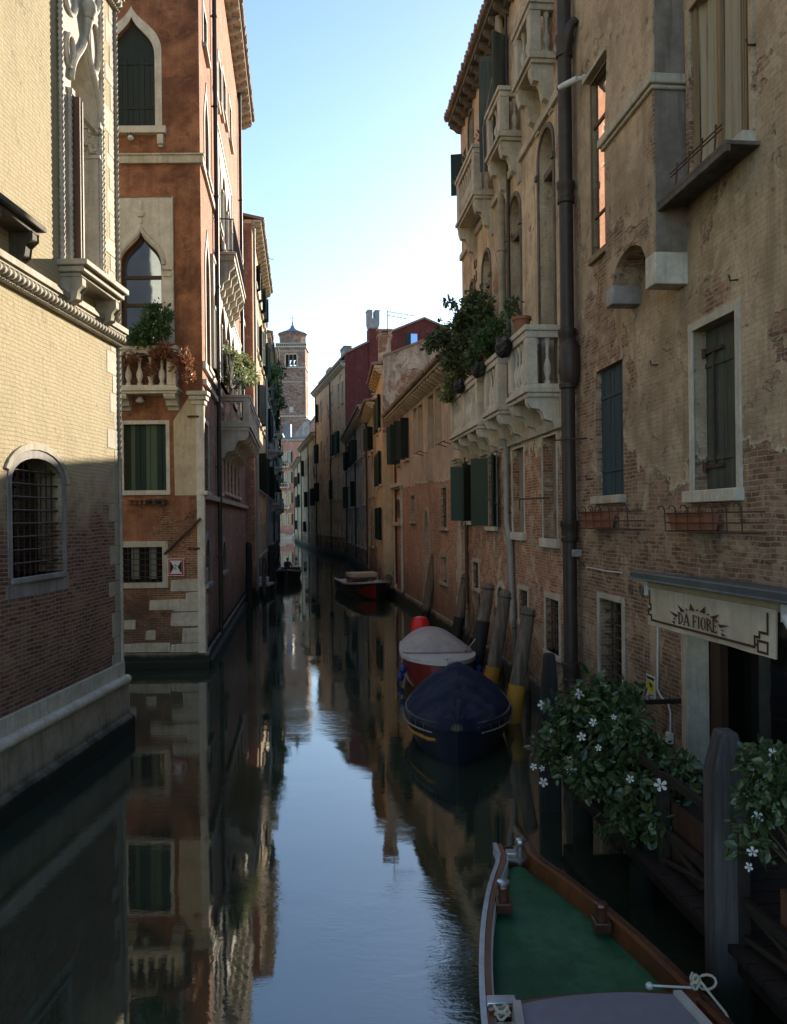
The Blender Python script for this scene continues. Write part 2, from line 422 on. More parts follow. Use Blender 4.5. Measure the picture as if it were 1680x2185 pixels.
def wall_mat(name, pl, pl2, b1, b2, mortar, zs, zw=2., amp=3., hole=.0, streak=.5, dirt=.4, algae=.38, bw=.25, bh=.066, zs_var=.35, grain=1., wash=None, crack=.3, wash_z=None, grad=None, zones=()):
    """rendered brick wall: plaster above zs (ragged edge), brick below, holes, rain streaks, tide line"""
    m, t, b = nt(name); N = NB(t); P = N.pos(); xyz = N.sep(P); z = xyz[2]
    uv = N.n('ShaderNodeUVMap').outputs[0]
    wob = N.n('ShaderNodeTexNoise'); wob.inputs['Scale'].default_value = 1.7; wob.inputs['Detail'].default_value = 3; N.l(P, wob.inputs['Vector'])
    w2 = N.n('ShaderNodeVectorMath', operation='SUBTRACT'); N.l(wob.outputs['Color'], w2.inputs[0]); w2.inputs[1].default_value = (.5,.5,.5)
    w3 = N.scale(w2.outputs[0], (.12,.065,0)); w4 = N.n('ShaderNodeVectorMath', operation='ADD'); N.l(uv, w4.inputs[0]); N.l(w3, w4.inputs[1])
    br = N.n('ShaderNodeTexBrick'); N.l(w4.outputs[0], br.inputs['Vector'])
    br.inputs['Scale'].default_value = 1; br.inputs['Brick Width'].default_value = bw; br.inputs['Row Height'].default_value = bh
    br.inputs['Mortar Size'].default_value = .009; br.inputs['Mortar Smooth'].default_value = .35; br.inputs['Bias'].default_value = 0
    br.inputs['Color1'].default_value = (0,0,0,1); br.inputs['Color2'].default_value = (1,1,1,1); br.inputs['Mortar'].default_value = (.5,.5,.5,1)
    big = N.noise(P, .45, 5, .6); med = N.noise(P, 2.3, 6, .62); fine = N.noise(P, 22, 4, .6); sp = N.noise(P, 9, 5, .65)
    bc = N.mix(N.mapr(N.math('ADD', N.math('MULTIPLY', br.outputs['Color'], .75), N.math('MULTIPLY', med, .5)), .25, .95), b1, b2)
    bc = N.mix(N.mapr(br.outputs['Color'], .84, .88, 0, .7), bc, mul(b1, .4)); bc = N.mix(N.mapr(br.outputs['Color'], .10, .06, 0, .5), bc, mul(b2, 1.25))
    bc = N.mix(N.mapr(sp, .52, .72, 0, .55), bc, mul(mortar, .95))
    bc = N.mix(N.mapr(big, .35, .62, .45, 0), bc, mul(b1, .45))
    bc = N.mix(br.outputs['Fac'], bc, mortar)
    # plaster
    pc = N.mix(N.mapr(med, .33, .68), pl, pl2)
    pc = N.mix(N.mapr(big, .5, .68, 0, .7), pc, mul(pl, 1.28))
    st = N.noise(N.scale(P, (2.2,2.2,.22)), 1.6, 5, .6)
    pc = N.mix(N.mapr(st, .47, .7, 0, streak), pc, mul(pl2, .42))
    st2 = N.noise(N.scale(P, (5,5,.35)), 2.0, 4, .6)
    pc = N.mix(N.mapr(st2, .56, .75, 0, streak*.6), pc, mul(pl, 1.45))
    pc = N.mix(N.mapr(fine, .3, .75, .32*grain, 0), pc, mul(pl2, .55))
    spk = N.noise(P, 46, 3, .7)
    pc = N.mix(N.mapr(spk, .60, .70, 0, .35*grain), pc, mul(pl2, .4))
    # mask
    rag = N.math('ADD', N.math('MULTIPLY', N.math('SUBTRACT', big, .5), amp), N.math('MULTIPLY', N.math('SUBTRACT', med, .5), amp*.55))
    rag = N.math('ADD', rag, N.math('MULTIPLY', N.math('SUBTRACT', sp, .5), amp*.18))
    f = N.math('ADD', N.math('DIVIDE', N.math('SUBTRACT', z, zs), zw), rag)
    for (zu, zz_, ru, rz_, kk) in zones:
        dv_ = N.n('ShaderNodeVectorMath', operation='SUBTRACT'); N.l(uv, dv_.inputs[0]); dv_.inputs[1].default_value = (zu, zz_, 0)
        ln = N.n('ShaderNodeVectorMath', operation='LENGTH'); N.l(N.scale(dv_.outputs[0], (1/ru, 1/rz_, 0)), ln.inputs[0])
        dd = N.math('ADD', ln.outputs['Value'], N.math('MULTIPLY', N.math('SUBTRACT', med, .5), 1.6))
        f = N.math('ADD', f, N.mapr(dd, 1.1, .8, 0, kk))
    mask = N.mapr(f, -.03, .03)
    edge = N.math('MULTIPLY', N.mapr(f, -.10, -.01), N.mapr(f, .02, .20, 1, 0)); edge2 = N.math('MULTIPLY', N.mapr(f, -.16, -.06), N.mapr(f, -.06, -.01, 1, 0))
    if hole > 0:
        hn = N.noise(P, .5, 7, .62, .5); hm = N.mapr(hn, .60-hole*.1, .615-hole*.1, 1, 0)
        mask = N.math('MULTIPLY', mask, hm)
    under = N.noise(P, 2.4, 7, .7, .6)
    bc2 = N.mix(N.math('MULTIPLY', N.mapr(under, .5, .56), UNDER.get(name, .55)), bc, mul(pl, .85))   # old render left on the bricks
    if wash:
        bc2 = N.mix(N.mapr(N.math('ADD', z, N.math('MULTIPLY', N.math('SUBTRACT', med, .5), wash[3])), wash[1], wash[2], 0, wash[4]), bc2, wash[0]); bc2 = N.mix(N.math('MULTIPLY', br.outputs['Fac'], .45), bc2, mul(wash[0], .6)); bc2 = N.mix(N.mapr(N.noise(P, .8, 6, .6), .5, .66, 0, .3), bc2, mul(wash[0], .62))
    col = N.mix(mask, bc2, pc)
    col = N.mix(N.math('MULTIPLY', edge, N.mapr(med, .4, .6, .15, .8)), col, tuple(min(.78, v*1.25+.1) for v in pl)); col = N.mix(N.math('MULTIPLY', edge2, .6), col, mul(b1, .45))
    if grad: col = N.mix(N.mapr(z, grad[0], grad[1], 0, grad[3]), col, grad[2])
    soot = N.noise(P, .38, 6, .68, .4); col = N.mix(N.mapr(soot, .46, .62, 0, SOOT.get(name, .35)), col, mul(pl2, .42))
    lime = N.noise(P, 1.35, 8, .72, .8); col = N.mix(N.math('MULTIPLY', N.mapr(lime, .55, .60), N.mapr(med, .42, .6, .15, LIME.get(name, .45))), col, tuple(min(.8, v*1.35+.06) for v in pl))
    pit = N.noise(P, 4.2, 7, .75, .5); col = N.mix(N.mapr(pit, .60, .65, 0, LIME.get(name, .45)*.8), col, mul(b1, .55))
    # hairline cracks
    if crack:
        v = N.n('ShaderNodeTexVoronoi', feature='DISTANCE_TO_EDGE'); v.inputs['Scale'].default_value = .55
        dv = N.n('ShaderNodeVectorMath', operation='ADD'); N.l(P, dv.inputs[0]); N.l(N.scale(wob.outputs['Color'], (1.3,1.3,1.3)), dv.inputs[1]); N.l(dv.outputs[0], v.inputs['Vector'])
        ck = N.math('MULTIPLY', N.mapr(v.outputs[0], 0, .012, 1, 0), N.mapr(big, .45, .6, 0, crack)); col = N.mix(ck, col, mul(pl2, .3))
    # soot and damp
    col = N.mix(N.mapr(N.noise(P, 1.1, 6, .65), .48, .75, 0, dirt), col, mul(pl2, .4))
    damp = N.mapr(N.math('ADD', z, N.math('MULTIPLY', N.math('SUBTRACT', med, .5), 1.6)), 2.6, .6, 0, .55); col = N.mix(damp, col, (.06,.05,.04))
    al = N.mapr(N.math('ADD', z, N.math('MULTIPLY', N.math('SUBTRACT', sp, .5), .5)), algae+.12, algae-.1, 0, 1); col = N.mix(al, col, (.018,.02,.012))
    N.l(col, b.inputs['Base Color']); b.inputs['Roughness'].default_value = .9; b.inputs['Specular IOR Level'].default_value = .25
    bh_ = N.math('MULTIPLY', N.math('SUBTRACT', 1., br.outputs['Fac']), .55)
    bh_ = N.math('ADD', bh_, N.math('MULTIPLY', sp, .8))
    hgt = N.math('ADD', N.math('MULTIPLY', bh_, N.math('SUBTRACT', 1.35, mask)), N.math('MULTIPLY', mask, 1.7))
    hgt = N.math('ADD', hgt, N.math('MULTIPLY', fine, .22)); hgt = N.math('ADD', hgt, N.math('MULTIPLY', med, .9))
    hgt = N.math('SUBTRACT', hgt, N.math('MULTIPLY', N.mapr(pit, .60, .65), .6)); N.l(N.bump(hgt, .8, {'brick_palazzo': .016}.get(name, .034)), b.inputs['Normal'])
    return m
def plain(name, c, c2=None, rough=.7, sc=3., bmp=.3, bd=.01, streak=0, spec=.3, metal=0, grainv=(1,1,1), dirt=.0, dcol=(.03,.03,.025), algae=None, coat=0):
    m, t, b = nt(name); N = NB(t); P = N.pos(); V = N.scale(P, grainv)
    n1 = N.noise(V, sc, 6, .62); n2 = N.noise(V, sc*6, 4, .6)
    col = N.mix(N.mapr(n1, .32, .68), c, c2 or mul(c, .7))
    col = N.mix(N.mapr(n2, .3, .75, .25, 0), col, mul(c2 or c, .5))
    if streak:
        st = N.noise(N.scale(P, (6,6,.5)), 1.6, 5, .6); col = N.mix(N.mapr(st, .48, .68, 0, streak), col, mul(c2 or c, .3))
    if dirt: col = N.mix(N.mapr(N.noise(P, 1.7, 6, .65), .45, .68, 0, dirt), col, dcol)
    if algae:
        z = N.sep(P)[2]; al = N.mapr(N.math('ADD', z, N.math('MULTIPLY', N.math('SUBTRACT', n1, .5), .4)), algae+.15, algae-.12, 0, 1); col = N.mix(al, col, (.016,.019,.011))
    N.l(col, b.inputs['Base Color']); b.inputs['Roughness'].default_value = rough; b.inputs['Specular IOR Level'].default_value = spec; b.inputs['Metallic'].default_value = metal
    if coat: b.inputs['Coat Weight'].default_value = coat; b.inputs['Coat Roughness'].default_value = .12
    if bmp: N.l(N.bump(N.math('ADD', n1, N.math('MULTIPLY', n2, .35)), bmp, bd), b.inputs['Normal'])
    return m
def leafm(name, c, c2, trans=.25, rough=.45):
    m, t, b = nt(name); N = NB(t); g = N.n('ShaderNodeNewGeometry')
    col = N.mix(g.outputs['Random Per Island'], c, c2); N.l(col, b.inputs['Base Color']); b.inputs['Roughness'].default_value = rough
    tr = N.n('ShaderNodeBsdfTranslucent'); N.l(N.mix(.5, col, mul(c2, 1.6)), tr.inputs[0]); mx = N.n('ShaderNodeMixShader'); mx.inputs[0].default_value = trans
    out = [x for x in t.nodes if x.type == 'OUTPUT_MATERIAL'][0]; N.l(b.outputs[0], mx.inputs[1]); N.l(tr.outputs[0], mx.inputs[2]); N.l(mx.outputs[0], out.inputs[0]); return m
def glass(name, c=(.012,.016,.02), spec=1., rough=.03, ior=1.9):
    m, t, b = nt(name); N = NB(t); b.inputs['Base Color'].default_value = c+(1,); b.inputs['Roughness'].default_value = rough; b.inputs['IOR'].default_value = ior
    N.l(N.bump(N.noise(N.pos(), 1.3, 2), .12, .03), b.inputs['Normal']); return m

wall_mat('brick_palazzo', (.50,.41,.26), (.44,.35,.21), (.17,.062,.048), (.40,.185,.13), (.38,.32,.26), 90, amp=.5, dirt=.12, algae=.3, wash=((.65,.555,.355), 3.7, 5.3, 2.4, .88), crack=0)
wall_mat('render_red', (.42,.19,.10), (.25,.11,.065), (.24,.085,.05), (.42,.20,.11), (.42,.34,.24), 3.6, zw=1.6, amp=6, streak=.45, dirt=.35, algae=.5, crack=.1)
wall_mat('render_red_side', (.56,.27,.175), (.42,.19,.12), (.26,.12,.085), (.42,.24,.165), (.42,.36,.30), 7.3, zw=1.4, amp=5, streak=.45, dirt=.35, algae=.6, crack=.1)  # lighter copy of the front's red, the side's sunlit tone put into the colour
wall_mat('render_tan', (.60,.465,.325), (.42,.32,.215), (.22,.11,.07), (.42,.245,.16), (.42,.35,.26), 5.1, zw=1.0, amp=2.6, zones=ZT, hole=.2, streak=.4, dirt=.2, crack=.35)
wall_mat('render_ochre', (.74,.59,.41), (.52,.40,.27), (.30,.10,.055), (.58,.25,.14), (.50,.39,.28), 5.9, zw=1.2, amp=3.2, hole=.2, streak=.5, dirt=.3, crack=.3)
wall_mat('render_pink', (.70,.61,.50), (.57,.49,.40), (.58,.27,.185), (.72,.40,.28), (.68,.54,.42), 5.7, zw=.7, amp=.9, hole=.0, streak=.35, dirt=.2, crack=.25)
wall_mat('render_yellow', (.72,.58,.37), (.60,.47,.28), (.3,.12,.06), (.42,.2,.1), (.4,.3,.2), 1.0, amp=3, streak=.35, dirt=.2, crack=.1)
wall_mat('render_grey', (.62,.55,.45), (.45,.39,.31), (.30,.13,.07), (.4,.2,.12), (.38,.3,.22), 2.0, zw=3, amp=7, hole=.5, streak=.75, dirt=.55)
wall_mat('render_apricot', (.84,.56,.33), (.74,.46,.25), (.3,.12,.06), (.4,.2,.1), (.4,.3,.2), 1.8, amp=3, hole=.15, streak=.5, dirt=.25)
wall_mat('render_crimson', (.17,.042,.036), (.13,.034,.03), (.3,.12,.06), (.4,.2,.1), (.4,.3,.2), -3, amp=1, streak=.25, dirt=.12, crack=0)
wall_mat('render_umber', (.66,.52,.35), (.50,.38,.25), (.26,.11,.06), (.38,.2,.12), (.38,.3,.2), 3.0, zw=3, amp=6, hole=.3, streak=.7, dirt=.5)
wall_mat('render_slate', (.48,.47,.45), (.36,.35,.34), (.26,.12,.08), (.3,.15,.1), (.3,.25,.2), 2.0, zw=2, amp=5, hole=.2, streak=.7, dirt=.45)
wall_mat('render_rose', (.62,.34,.26), (.54,.28,.21), (.3,.12,.06), (.4,.2,.1), (.4,.3,.2), .5, amp=1, streak=.35, dirt=.2, crack=0)
wall_mat('tower_brick', (.4,.2,.13), (.3,.15,.1), (.27,.16,.125), (.44,.29,.225), (.44,.36,.29), 200, amp=.5, dirt=.25, bw=.9, bh=.3, crack=0)
plain('stone', (.60,.54,.44), (.46,.41,.32), .75, 2.2, .35, .012, streak=.35, dirt=.35, dcol=(.16,.14,.11))
plain('stone_white', (.70,.65,.56), (.56,.51,.42), .7, 2.5, .35, .012, streak=.25, dirt=.25, dcol=(.16,.14,.11))
plain('stone_grey', (.42,.40,.39), (.30,.28,.27), .75, 2.0, .4, .012, streak=.4, dirt=.35, dcol=(.14,.13,.115), algae=.3)
plain('stone_dark', (.20,.17,.14), (.12,.10,.08), .8, 3, .5, .015, streak=.3, dirt=.4)
plain('stone_base', (.42,.37,.29), (.32,.28,.21), .8, 2.0, .5, .015, streak=.35, dirt=.3, algae=.42)
plain('stone_wet', (.10,.085,.065), (.06,.05,.04), .9, 2.0, .5, .015, streak=.35, dirt=.3, algae=.25, spec=.1)
plain('cream', (.58,.47,.32), (.50,.40,.27), .8, 1.6, .3, .01, streak=.3, dirt=.22, dcol=(.2,.15,.1))
plain('wood_tan', (.30,.22,.13), (.22,.155,.09), .6, 4, .3, .004, grainv=(3,3,.3))
plain('lead', (.165,.135,.11), (.27,.23,.19), .75, 2.6, .5, .012, streak=.45)
plain('iron', (.045,.035,.03), (.09,.05,.035), .6, 8, .3, .003)
plain('rust', (.14,.065,.04), (.07,.04,.03), .8, 8, .3, .003)
plain('pipe_dark', (.032,.024,.019), (.055,.037,.028), .5, 5, .25, .004, spec=.45, streak=.3)
plain('pipe_pale', (.42,.35,.25), (.33,.27,.19), .6, 2.5, .25, .005, streak=.4, dirt=.3)
plain('pipe_grey', (.36,.35,.33), (.27,.26,.24), .5, 2.5, .2, .005, streak=.3)
plain('tile', (.33,.24,.18), (.22,.16,.12), .85, 3.5, .5, .02, dirt=.35, dcol=(.12,.10,.075))
plain('shutter_green', (.009,.031,.018), (.013,.040,.025), .5, 3, .2, .004, spec=.4, grainv=(1,1,.2))
plain('shutter_black', (.013,.022,.02), (.02,.032,.028), .55, 3, .2, .004, grainv=(1,1,.2))
plain('shutter_olive', (.10,.112,.088), (.055,.066,.054), .7, 3, .5, .008, grainv=(4,4,.25), streak=.5, dirt=.25, dcol=(.18,.16,.12))
plain('shutter_blue', (.05,.082,.10), (.035,.058,.07), .65, 3, .3, .005, grainv=(3,3,.25))
plain('shutter_grey', (.13,.145,.12), (.08,.095,.08), .75, 3, .4, .006, grainv=(3,3,.25), streak=.3)
plain('wood_dark', (.085,.045,.03), (.05,.028,.02), .55, 4, .3, .004, grainv=(3,3,.3))
plain('wood_brown', (.16,.075,.045), (.1,.05,.03), .6, 4, .3, .004, grainv=(3,3,.3))
plain('pole_wood', (.22,.17,.135), (.12,.09,.07), .85, 3.0, .8, .02, grainv=(6,6,.35), streak=.5, algae=.55)
plain('pole_grey', (.10,.095,.092), (.06,.056,.054), .85, 3.0, .8, .02, grainv=(6,6,.35), streak=.5, algae=.35)
plain('pole_black', (.03,.028,.028), (.018,.017,.017), .7, 3.0, .7, .02, grainv=(6,6,.35))
plain('paint_yellow', (.52,.27,.035), (.40,.19,.025), .6, 3, .3, .008, dirt=.25, dcol=(.1,.06,.02))
plain('deck_wood', (.032,.024,.019), (.02,.015,.012), .8, 3, .5, .01, grainv=(1,4,4))
plain('terracotta', (.36,.15,.085), (.28,.11,.065), .8, 4, .2, .004)
plain('pot_black', (.02,.02,.022), (.035,.035,.037), .45, 9, .8, .04)
plain('soil', (.05,.035,.025), None, .95, 20, .6, .02)
plain('awning_cloth', (.66,.58,.45), (.56,.48,.36), .85, 1.5, .2, .01, streak=.2, dirt=.3, dcol=(.36,.31,.23))
plain('awning_roll', (.46,.38,.24), (.40,.32,.2), .8, 2, .2, .01)
plain('awning_print', (.10,.045,.03), None, .8, 4, 0)
plain('awning_lid', (.12,.135,.135), (.085,.10,.10), .5, 1.5, .25, .008, streak=.2, dirt=.2)
plain('hull_blue', (.012,.016,.032), (.02,.025,.04), .5, 2, .1, .005)
plain('hull_red', (.22,.02,.016), (.16,.015,.012), .3, 2, .1, .005, coat=.5)
plain('hull_black', (.014,.014,.016), (.022,.022,.024), .4, 2, .1, .005, coat=.3)
plain('boat_white', (.62,.60,.57), (.54,.52,.49), .4, 2, .12, .005, dirt=.15, dcol=(.3,.27,.22))
plain('canvas_grey', (.46,.43,.40), (.38,.35,.33), .85, 2, .5, .02, dirt=.2)
plain('canvas_navy', (.014,.020,.045), (.022,.030,.062), .8, 1.6, .7, .045, spec=.15, dirt=.45, dcol=(.055,.062,.085))
plain('canvas_beige', (.55,.47,.34), (.48,.40,.28), .8, 2, .4, .02)
plain('deck_green', (.045,.145,.068), (.022,.08,.036), .7, 1.6, .5, .008, streak=.25, dirt=.55, dcol=(.012,.06,.035))
plain('varnish', (.19,.06,.02), (.11,.034,.013), .4, 2.5, .2, .005, grainv=(5,1,1), coat=.7, dirt=.15, dcol=(.08,.03,.012))
plain('varnish_dark', (.085,.028,.018), (.05,.018,.012), .3, 3, .2, .005, coat=.6)
plain('grey_panel', (.215,.205,.235), (.19,.18,.21), .7, 1.3, .25, .006, dirt=.2, dcol=(.12,.115,.12))
plain('steel', (.55,.56,.58), (.42,.43,.45), .32, 4, .1, .003, metal=.9)
plain('rope', (.46,.42,.34), (.36,.32,.25), .9, 30, .6, .006)
plain('rubber_blue', (.02,.045,.22), (.016,.035,.16), .4, 3, .1, .003)
plain('motor_red', (.75,.02,.02), (.62,.018,.018), .4, 2, .1, .004)
plain('white_plastic', (.70,.70,.70), (.62,.62,.62), .4, 3, .05, .003)
plain('sign_red', (.50,.02,.025), None, .5, 3, .05, .002)
plain('sign_black', (.02,.02,.02), None, .5, 3, .0)
plain('sign_white', (.72,.72,.72), (.66,.66,.66), .5, 3, .05, .002)
plain('sign_yellow', (.68,.60,.05), None, .5, 3, .05, .002)
plain('curtain', (.45,.395,.29), (.36,.315,.23), .9, 2.4, .8, .08, grainv=(3,3,.1))
plain('curtain_grey', (.30,.33,.27), (.25,.27,.22), .9, 2.4, .8, .08, grainv=(3,3,.1))
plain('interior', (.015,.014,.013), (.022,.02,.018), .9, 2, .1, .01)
plain('interior_pale', (.60,.52,.40), (.55,.48,.36), .9, 1, .1, .01)
plain('blind_plaster', (.33,.28,.23), (.22,.18,.15), .9, 1.3, .6, .02, dirt=.3, dcol=(.14,.11,.09))
plain('stripe_dark', (.018,.038,.030), (.012,.03,.024), .7, 2, .1, .004, grainv=(3,3,.2))
plain('stripe_pale', (.085,.12,.075), (.07,.10,.06), .7, 2, .1, .004, grainv=(3,3,.2))
plain('lead_blue', (.20,.24,.32), (.16,.19,.27), .6, 1, .1, .01)
plain('skin', (.45,.27,.19), None, .6, 3, 0)
plain('cloth_blue', (.02,.03,.12), (.015,.02,.09), .85, 6, .3, .01)
plain('cloth_dark', (.03,.03,.035), None, .85, 6, .3, .01)
plain('hair_dark', (.015,.012,.01), None, .8, 30, .3, .01)
plain('linen', (.62,.63,.68), (.5,.52,.6), .9, 5, .4, .02)
plain('lime_pink', (.55,.32,.22), (.48,.27,.18), .9, 2, .3, .01, dirt=.2)
plain('earth', (.16,.13,.10), (.11,.09,.07), .95, 1, .4, .02)
plain('patch_white', (.60,.55,.47), (.5,.45,.37), .9, 3, .4, .01)
leafm('leaf_dark', (.018,.042,.013), (.085,.125,.045), .12, .36)
leafm('leaf_olive', (.03,.06,.02), (.085,.12,.045), .3)
leafm('leaf_mid', (.03,.075,.02), (.08,.15,.05), .3)
leafm('leaf_pale', (.10,.14,.05), (.22,.25,.11), .4)
leafm('leaf_rust', (.16,.05,.03), (.30,.14,.07), .3)
leafm('petal', (.72,.72,.70), (.80,.80,.78), .3)
plain('stem', (.05,.04,.02), (.08,.06,.03), .8, 6, .3, .003)
plain('petal_eye', (.45,.20,.03), None, .7, 3, 0)
plain('brick_patch', (.40,.34,.25), (.3,.25,.18), .85, 3, .5, .015)
glass('glass_sky', (.34,.45,.70), ior=1.5, rough=.04); M['glass_sky'].node_tree.nodes['Principled BSDF'].inputs['Metallic'].default_value = 1; glass('glass_mirror', (.85,.80,.72), rough=.03); M['glass_mirror'].node_tree.nodes['Principled BSDF'].inputs['Metallic'].default_value = 1; glass('glass_dark', (.010,.012,.012), ior=1.8, rough=.05)  # sky pane: blue of the reflected sky put into the mirror tint
def water_mat():
    m, t, b = nt('canal_water'); N = NB(t); P = N.pos()
    b.inputs['Base Color'].default_value = (.022,.036,.030,1); b.inputs['Roughness'].default_value = .015; b.inputs['IOR'].default_value = 2.3
    a = N.noise(N.scale(P, (.8,1.6,1)), .55, 2, .5); c = N.noise(N.scale(P, (1,2.0,1)), 2.6, 4, .6, .6); d = N.noise(N.scale(P, (1,2.2,1)), 10, 4, .6, .3)
    patch = N.mapr(N.noise(P, .21, 3, .55), .44, .62, .12, 1)
    h = N.math('ADD', N.math('MULTIPLY', a, .55), N.math('MULTIPLY', N.math('MULTIPLY', c, .42), patch)); h = N.math('ADD', h, N.math('MULTIPLY', N.math('MULTIPLY', d, .17), patch))
    N.l(N.bump(h, 1.0, .0065), b.inputs['Normal'])
    murk = N.noise(P, .35, 4, .6); N.l(N.mix(N.mapr(murk, .35, .65), (.017,.030,.020), (.033,.048,.031)), b.inputs['Base Color'])
water_mat()
# ================================================================ LEFT BANK
def rope(mb, f, pts, r, wl=.1, amp=.16, n=10, step=.02):
    """twisted rope moulding along a facade polyline of (u, z, o)"""
    P = [f.p(*q) for q in pts]; Q = []; S = 0
    for a, b in zip(P, P[1:]):
        L = (b-a).length; k = max(1, int(L/step))
        for i in range(k): Q.append((a.lerp(b, i/k), S+L*i/k))
        S += L
    Q.append((P[-1], S)); V = []; ref = None; m = len(Q)
    for i, (p, s_) in enumerate(Q):
        t = (Q[min(i+1, m-1)][0]-Q[max(i-1, 0)][0]).normalized()
        if ref is None: ref = f.n.copy()
        a = (ref-t*ref.dot(t)).normalized(); b = t.cross(a); ref = a
        for k in range(n):
            q = 2*math.pi*k/n; rr = r*(1+amp*math.cos(q*1+6.2832*s_/wl)); V.append(p+(a*math.cos(q)+b*math.sin(q))*rr)
    mb.add(V, [[i*n+k, i*n+(k+1) % n, (i+1)*n+(k+1) % n, (i+1)*n+k] for i in range(m-1) for k in range(n)])
f1 = Fac((-5.97, 2), (-5.4, 16.2), 'R'); L1 = f1.L; US = L1-13
h1 = House('brick_palazzo', 'pale yellow brick palazzo at the left edge with an arched barred window', f1, 23, 9, M['brick_palazzo'])
# barred arched window
r = RR(f1, 25.5, 134, (75, 978), (134, 1219), 1100)
w = h1.window('arch', r, 'plain', M['glass_dark'], rv=.42, sur=.13, smat=M['stone_grey'], proud=.012, sill=.05, sillp=.04, grille=(9, 9, -.10, .014), rise=.36, sillh=.09)
mb = MB(); P0 = outline('arch', r[0], r[1], r[2], r[3], .49, .13)[1:]; P1 = outline('arch', r[0], r[1], r[2], r[3], .60, .24)[1:]
mb.ring(f1, P1[1:-1], P0[1:-1], -.02, .028, closed=False); mb.build('arch_stone', M['stone'], w, bevel=.01)
mb = MB(); mb.bx(f1, r[0]-.2, r[1]+.2, r[2]-.30, r[2]-.092, -.02, .006); mb.build('apron', M['stone_grey'], w)
# gothic window of the first floor
u0, u1 = f1.uv(147, 450)[0], f1.uv(207, 450)[0]; zs0 = f1.uv(190, 600)[1]; zs = f1.uv(203, 262)[1]; za = f1.uv(172, 84)[1]
PA = outline('ogee', u0, u1, zs0, za, za-zs)
h1.hole(PA, .42)
ua, ub = f1.uv(127, 450)[0], f1.uv(213, 450)[0]; zt = 14.35
mb = MB(); mb.ext(f1, outline('ogee', u0, u1, zs, za, za-zs), -.45, -.42)
w = mb.build('window', M['interior_pale'], h1.root)
mb = MB(); mb.bx(f1, u0, u1, zs0, zs, -.45, -.43); mb.build('pane', M['glass_dark'], w)
mb = MB(); sheet(mb, f1, [(ua, zs-.05), (ub, zs-.05), (ub, zt), (ua, zt)], [outline('ogee', u0+.02, u1-.02, zs-.2, za-.03, za-zs)], .05, .09)
mb.bx(f1, ua, u0-.003, zs0, zs-.06, -.02, .05); mb.bx(f1, u1+.003, ub, zs0, zs-.06, -.02, .05)
mb.build('surround', M['stone_white'], w)
mb = MB()
for q in (ua-.02, u0-.05, u1+.05, ub+.02):
    rope(mb, f1, [(q, zs0, .06), (q, zs if q in (u0-.05, u1+.05) else zt, .06)], .042, .11, .2)
og = outline('ogee', u0-.03, u1+.03, zs, za+.08, za-zs+.1)
mb.tube([f1.p(a, b, .08) for a, b in og[2:-1]], .05, 8)
mc = (u0+u1)/2; hw = (ub-ua)/2
for cu, cz, ru, rz in ((ua+hw*.42, za+.52, hw*.30, .42), (ub-hw*.42, za+.10, hw*.26, .45), (ub-hw*.42, za+1.15, hw*.3, .4), (ua+hw*.4, za-.55, hw*.18, .28)):
    mb.tube([f1.p(cu+ru*math.cos(t*math.pi/10), cz+rz*math.sin(t*math.pi/10), .07) for t in range(21)], .04, 8)
mb.tube([f1.p(mc, za+.05, .09), f1.p(mc+.02, za+.5, .12), f1.p(mc-.03, za+.9, .12), f1.p(mc, za+1.5, .08)], [.05, .10, .07, .05], 8)
mb.ball(f1.p(mc, za+.55, .14), .15, 10, (1,1,1.3)); mb.ball(f1.p(mc, za+.85, .13), .1, 8)
mb.build('tracery', M['stone_white'], w)
mb = MB()
for q, s in ((u0, 1), (u1, -1)):   # leafy capitals at the springing
    a = (q, q+s*.02); mb.bx(f1, min(q-.06, q+.06), max(q-.06, q+.06), zs-.1, zs+.0, -.40, .11)
    for k in range(26): mb.ball(f1.p(q+R.uniform(-.05, .05), zs-.15-R.random()*.4, .04-R.random()*.42), R.uniform(.045, .08), 6)
    mb.bx(f1, q-.055, q+.055, zs-.66, zs-.6, -.40, .09)
mb.build('capital', M['stone_white'], w)
h1.leaf(w, f1, u0+.03, .17, zs0+.02, zs-.12, rad(82), M['wood_brown']); h1.leaf(w, f1, u0+.20, .15, zs0+.02, zs-.12, rad(86), M['wood_dark'])
mb = MB(); mb.ring(f1, outline('ogee', u0, u1, zs0, za, za-zs), outline('ogee', u0+.02, u1-.02, zs0+.01, za-.02, za-zs), -.419, .045); mb.build('reveal', M['stone_white'], w)
mb = MB(); e0, e1 = ua-.12, ub+.12
mb.bx(f1, e0, e1, zs0-.10, zs0, -.1, .50); mb.bx(f1, e0+.05, e1-.05, zs0-.2, zs0-.10, -.1, .43); mb.bx(f1, e0+.1, e1-.1, zs0-.27, zs0-.2, -.1, .36)
for a in (e0+.12, e1-.34):
    pr = [(0,-.27),(.36,-.27),(.36,-.40),(.28,-.5),(.26,-.62),(.12,-.70),(.08,-.82),(0,-.84)]; m_ = len(pr)
    V = [f1.p(a, zs0+h, o) for o, h in pr]+[f1.p(a+.22, zs0+h, o) for o, h in pr]
    mb.add(V, [list(range(m_)), list(range(m_, 2*m_))[::-1]]+[[k, (k+1) % m_, m_+(k+1) % m_, m_+k] for k in range(m_)])
mb.build('sill', M['stone'], w, bevel=.015)
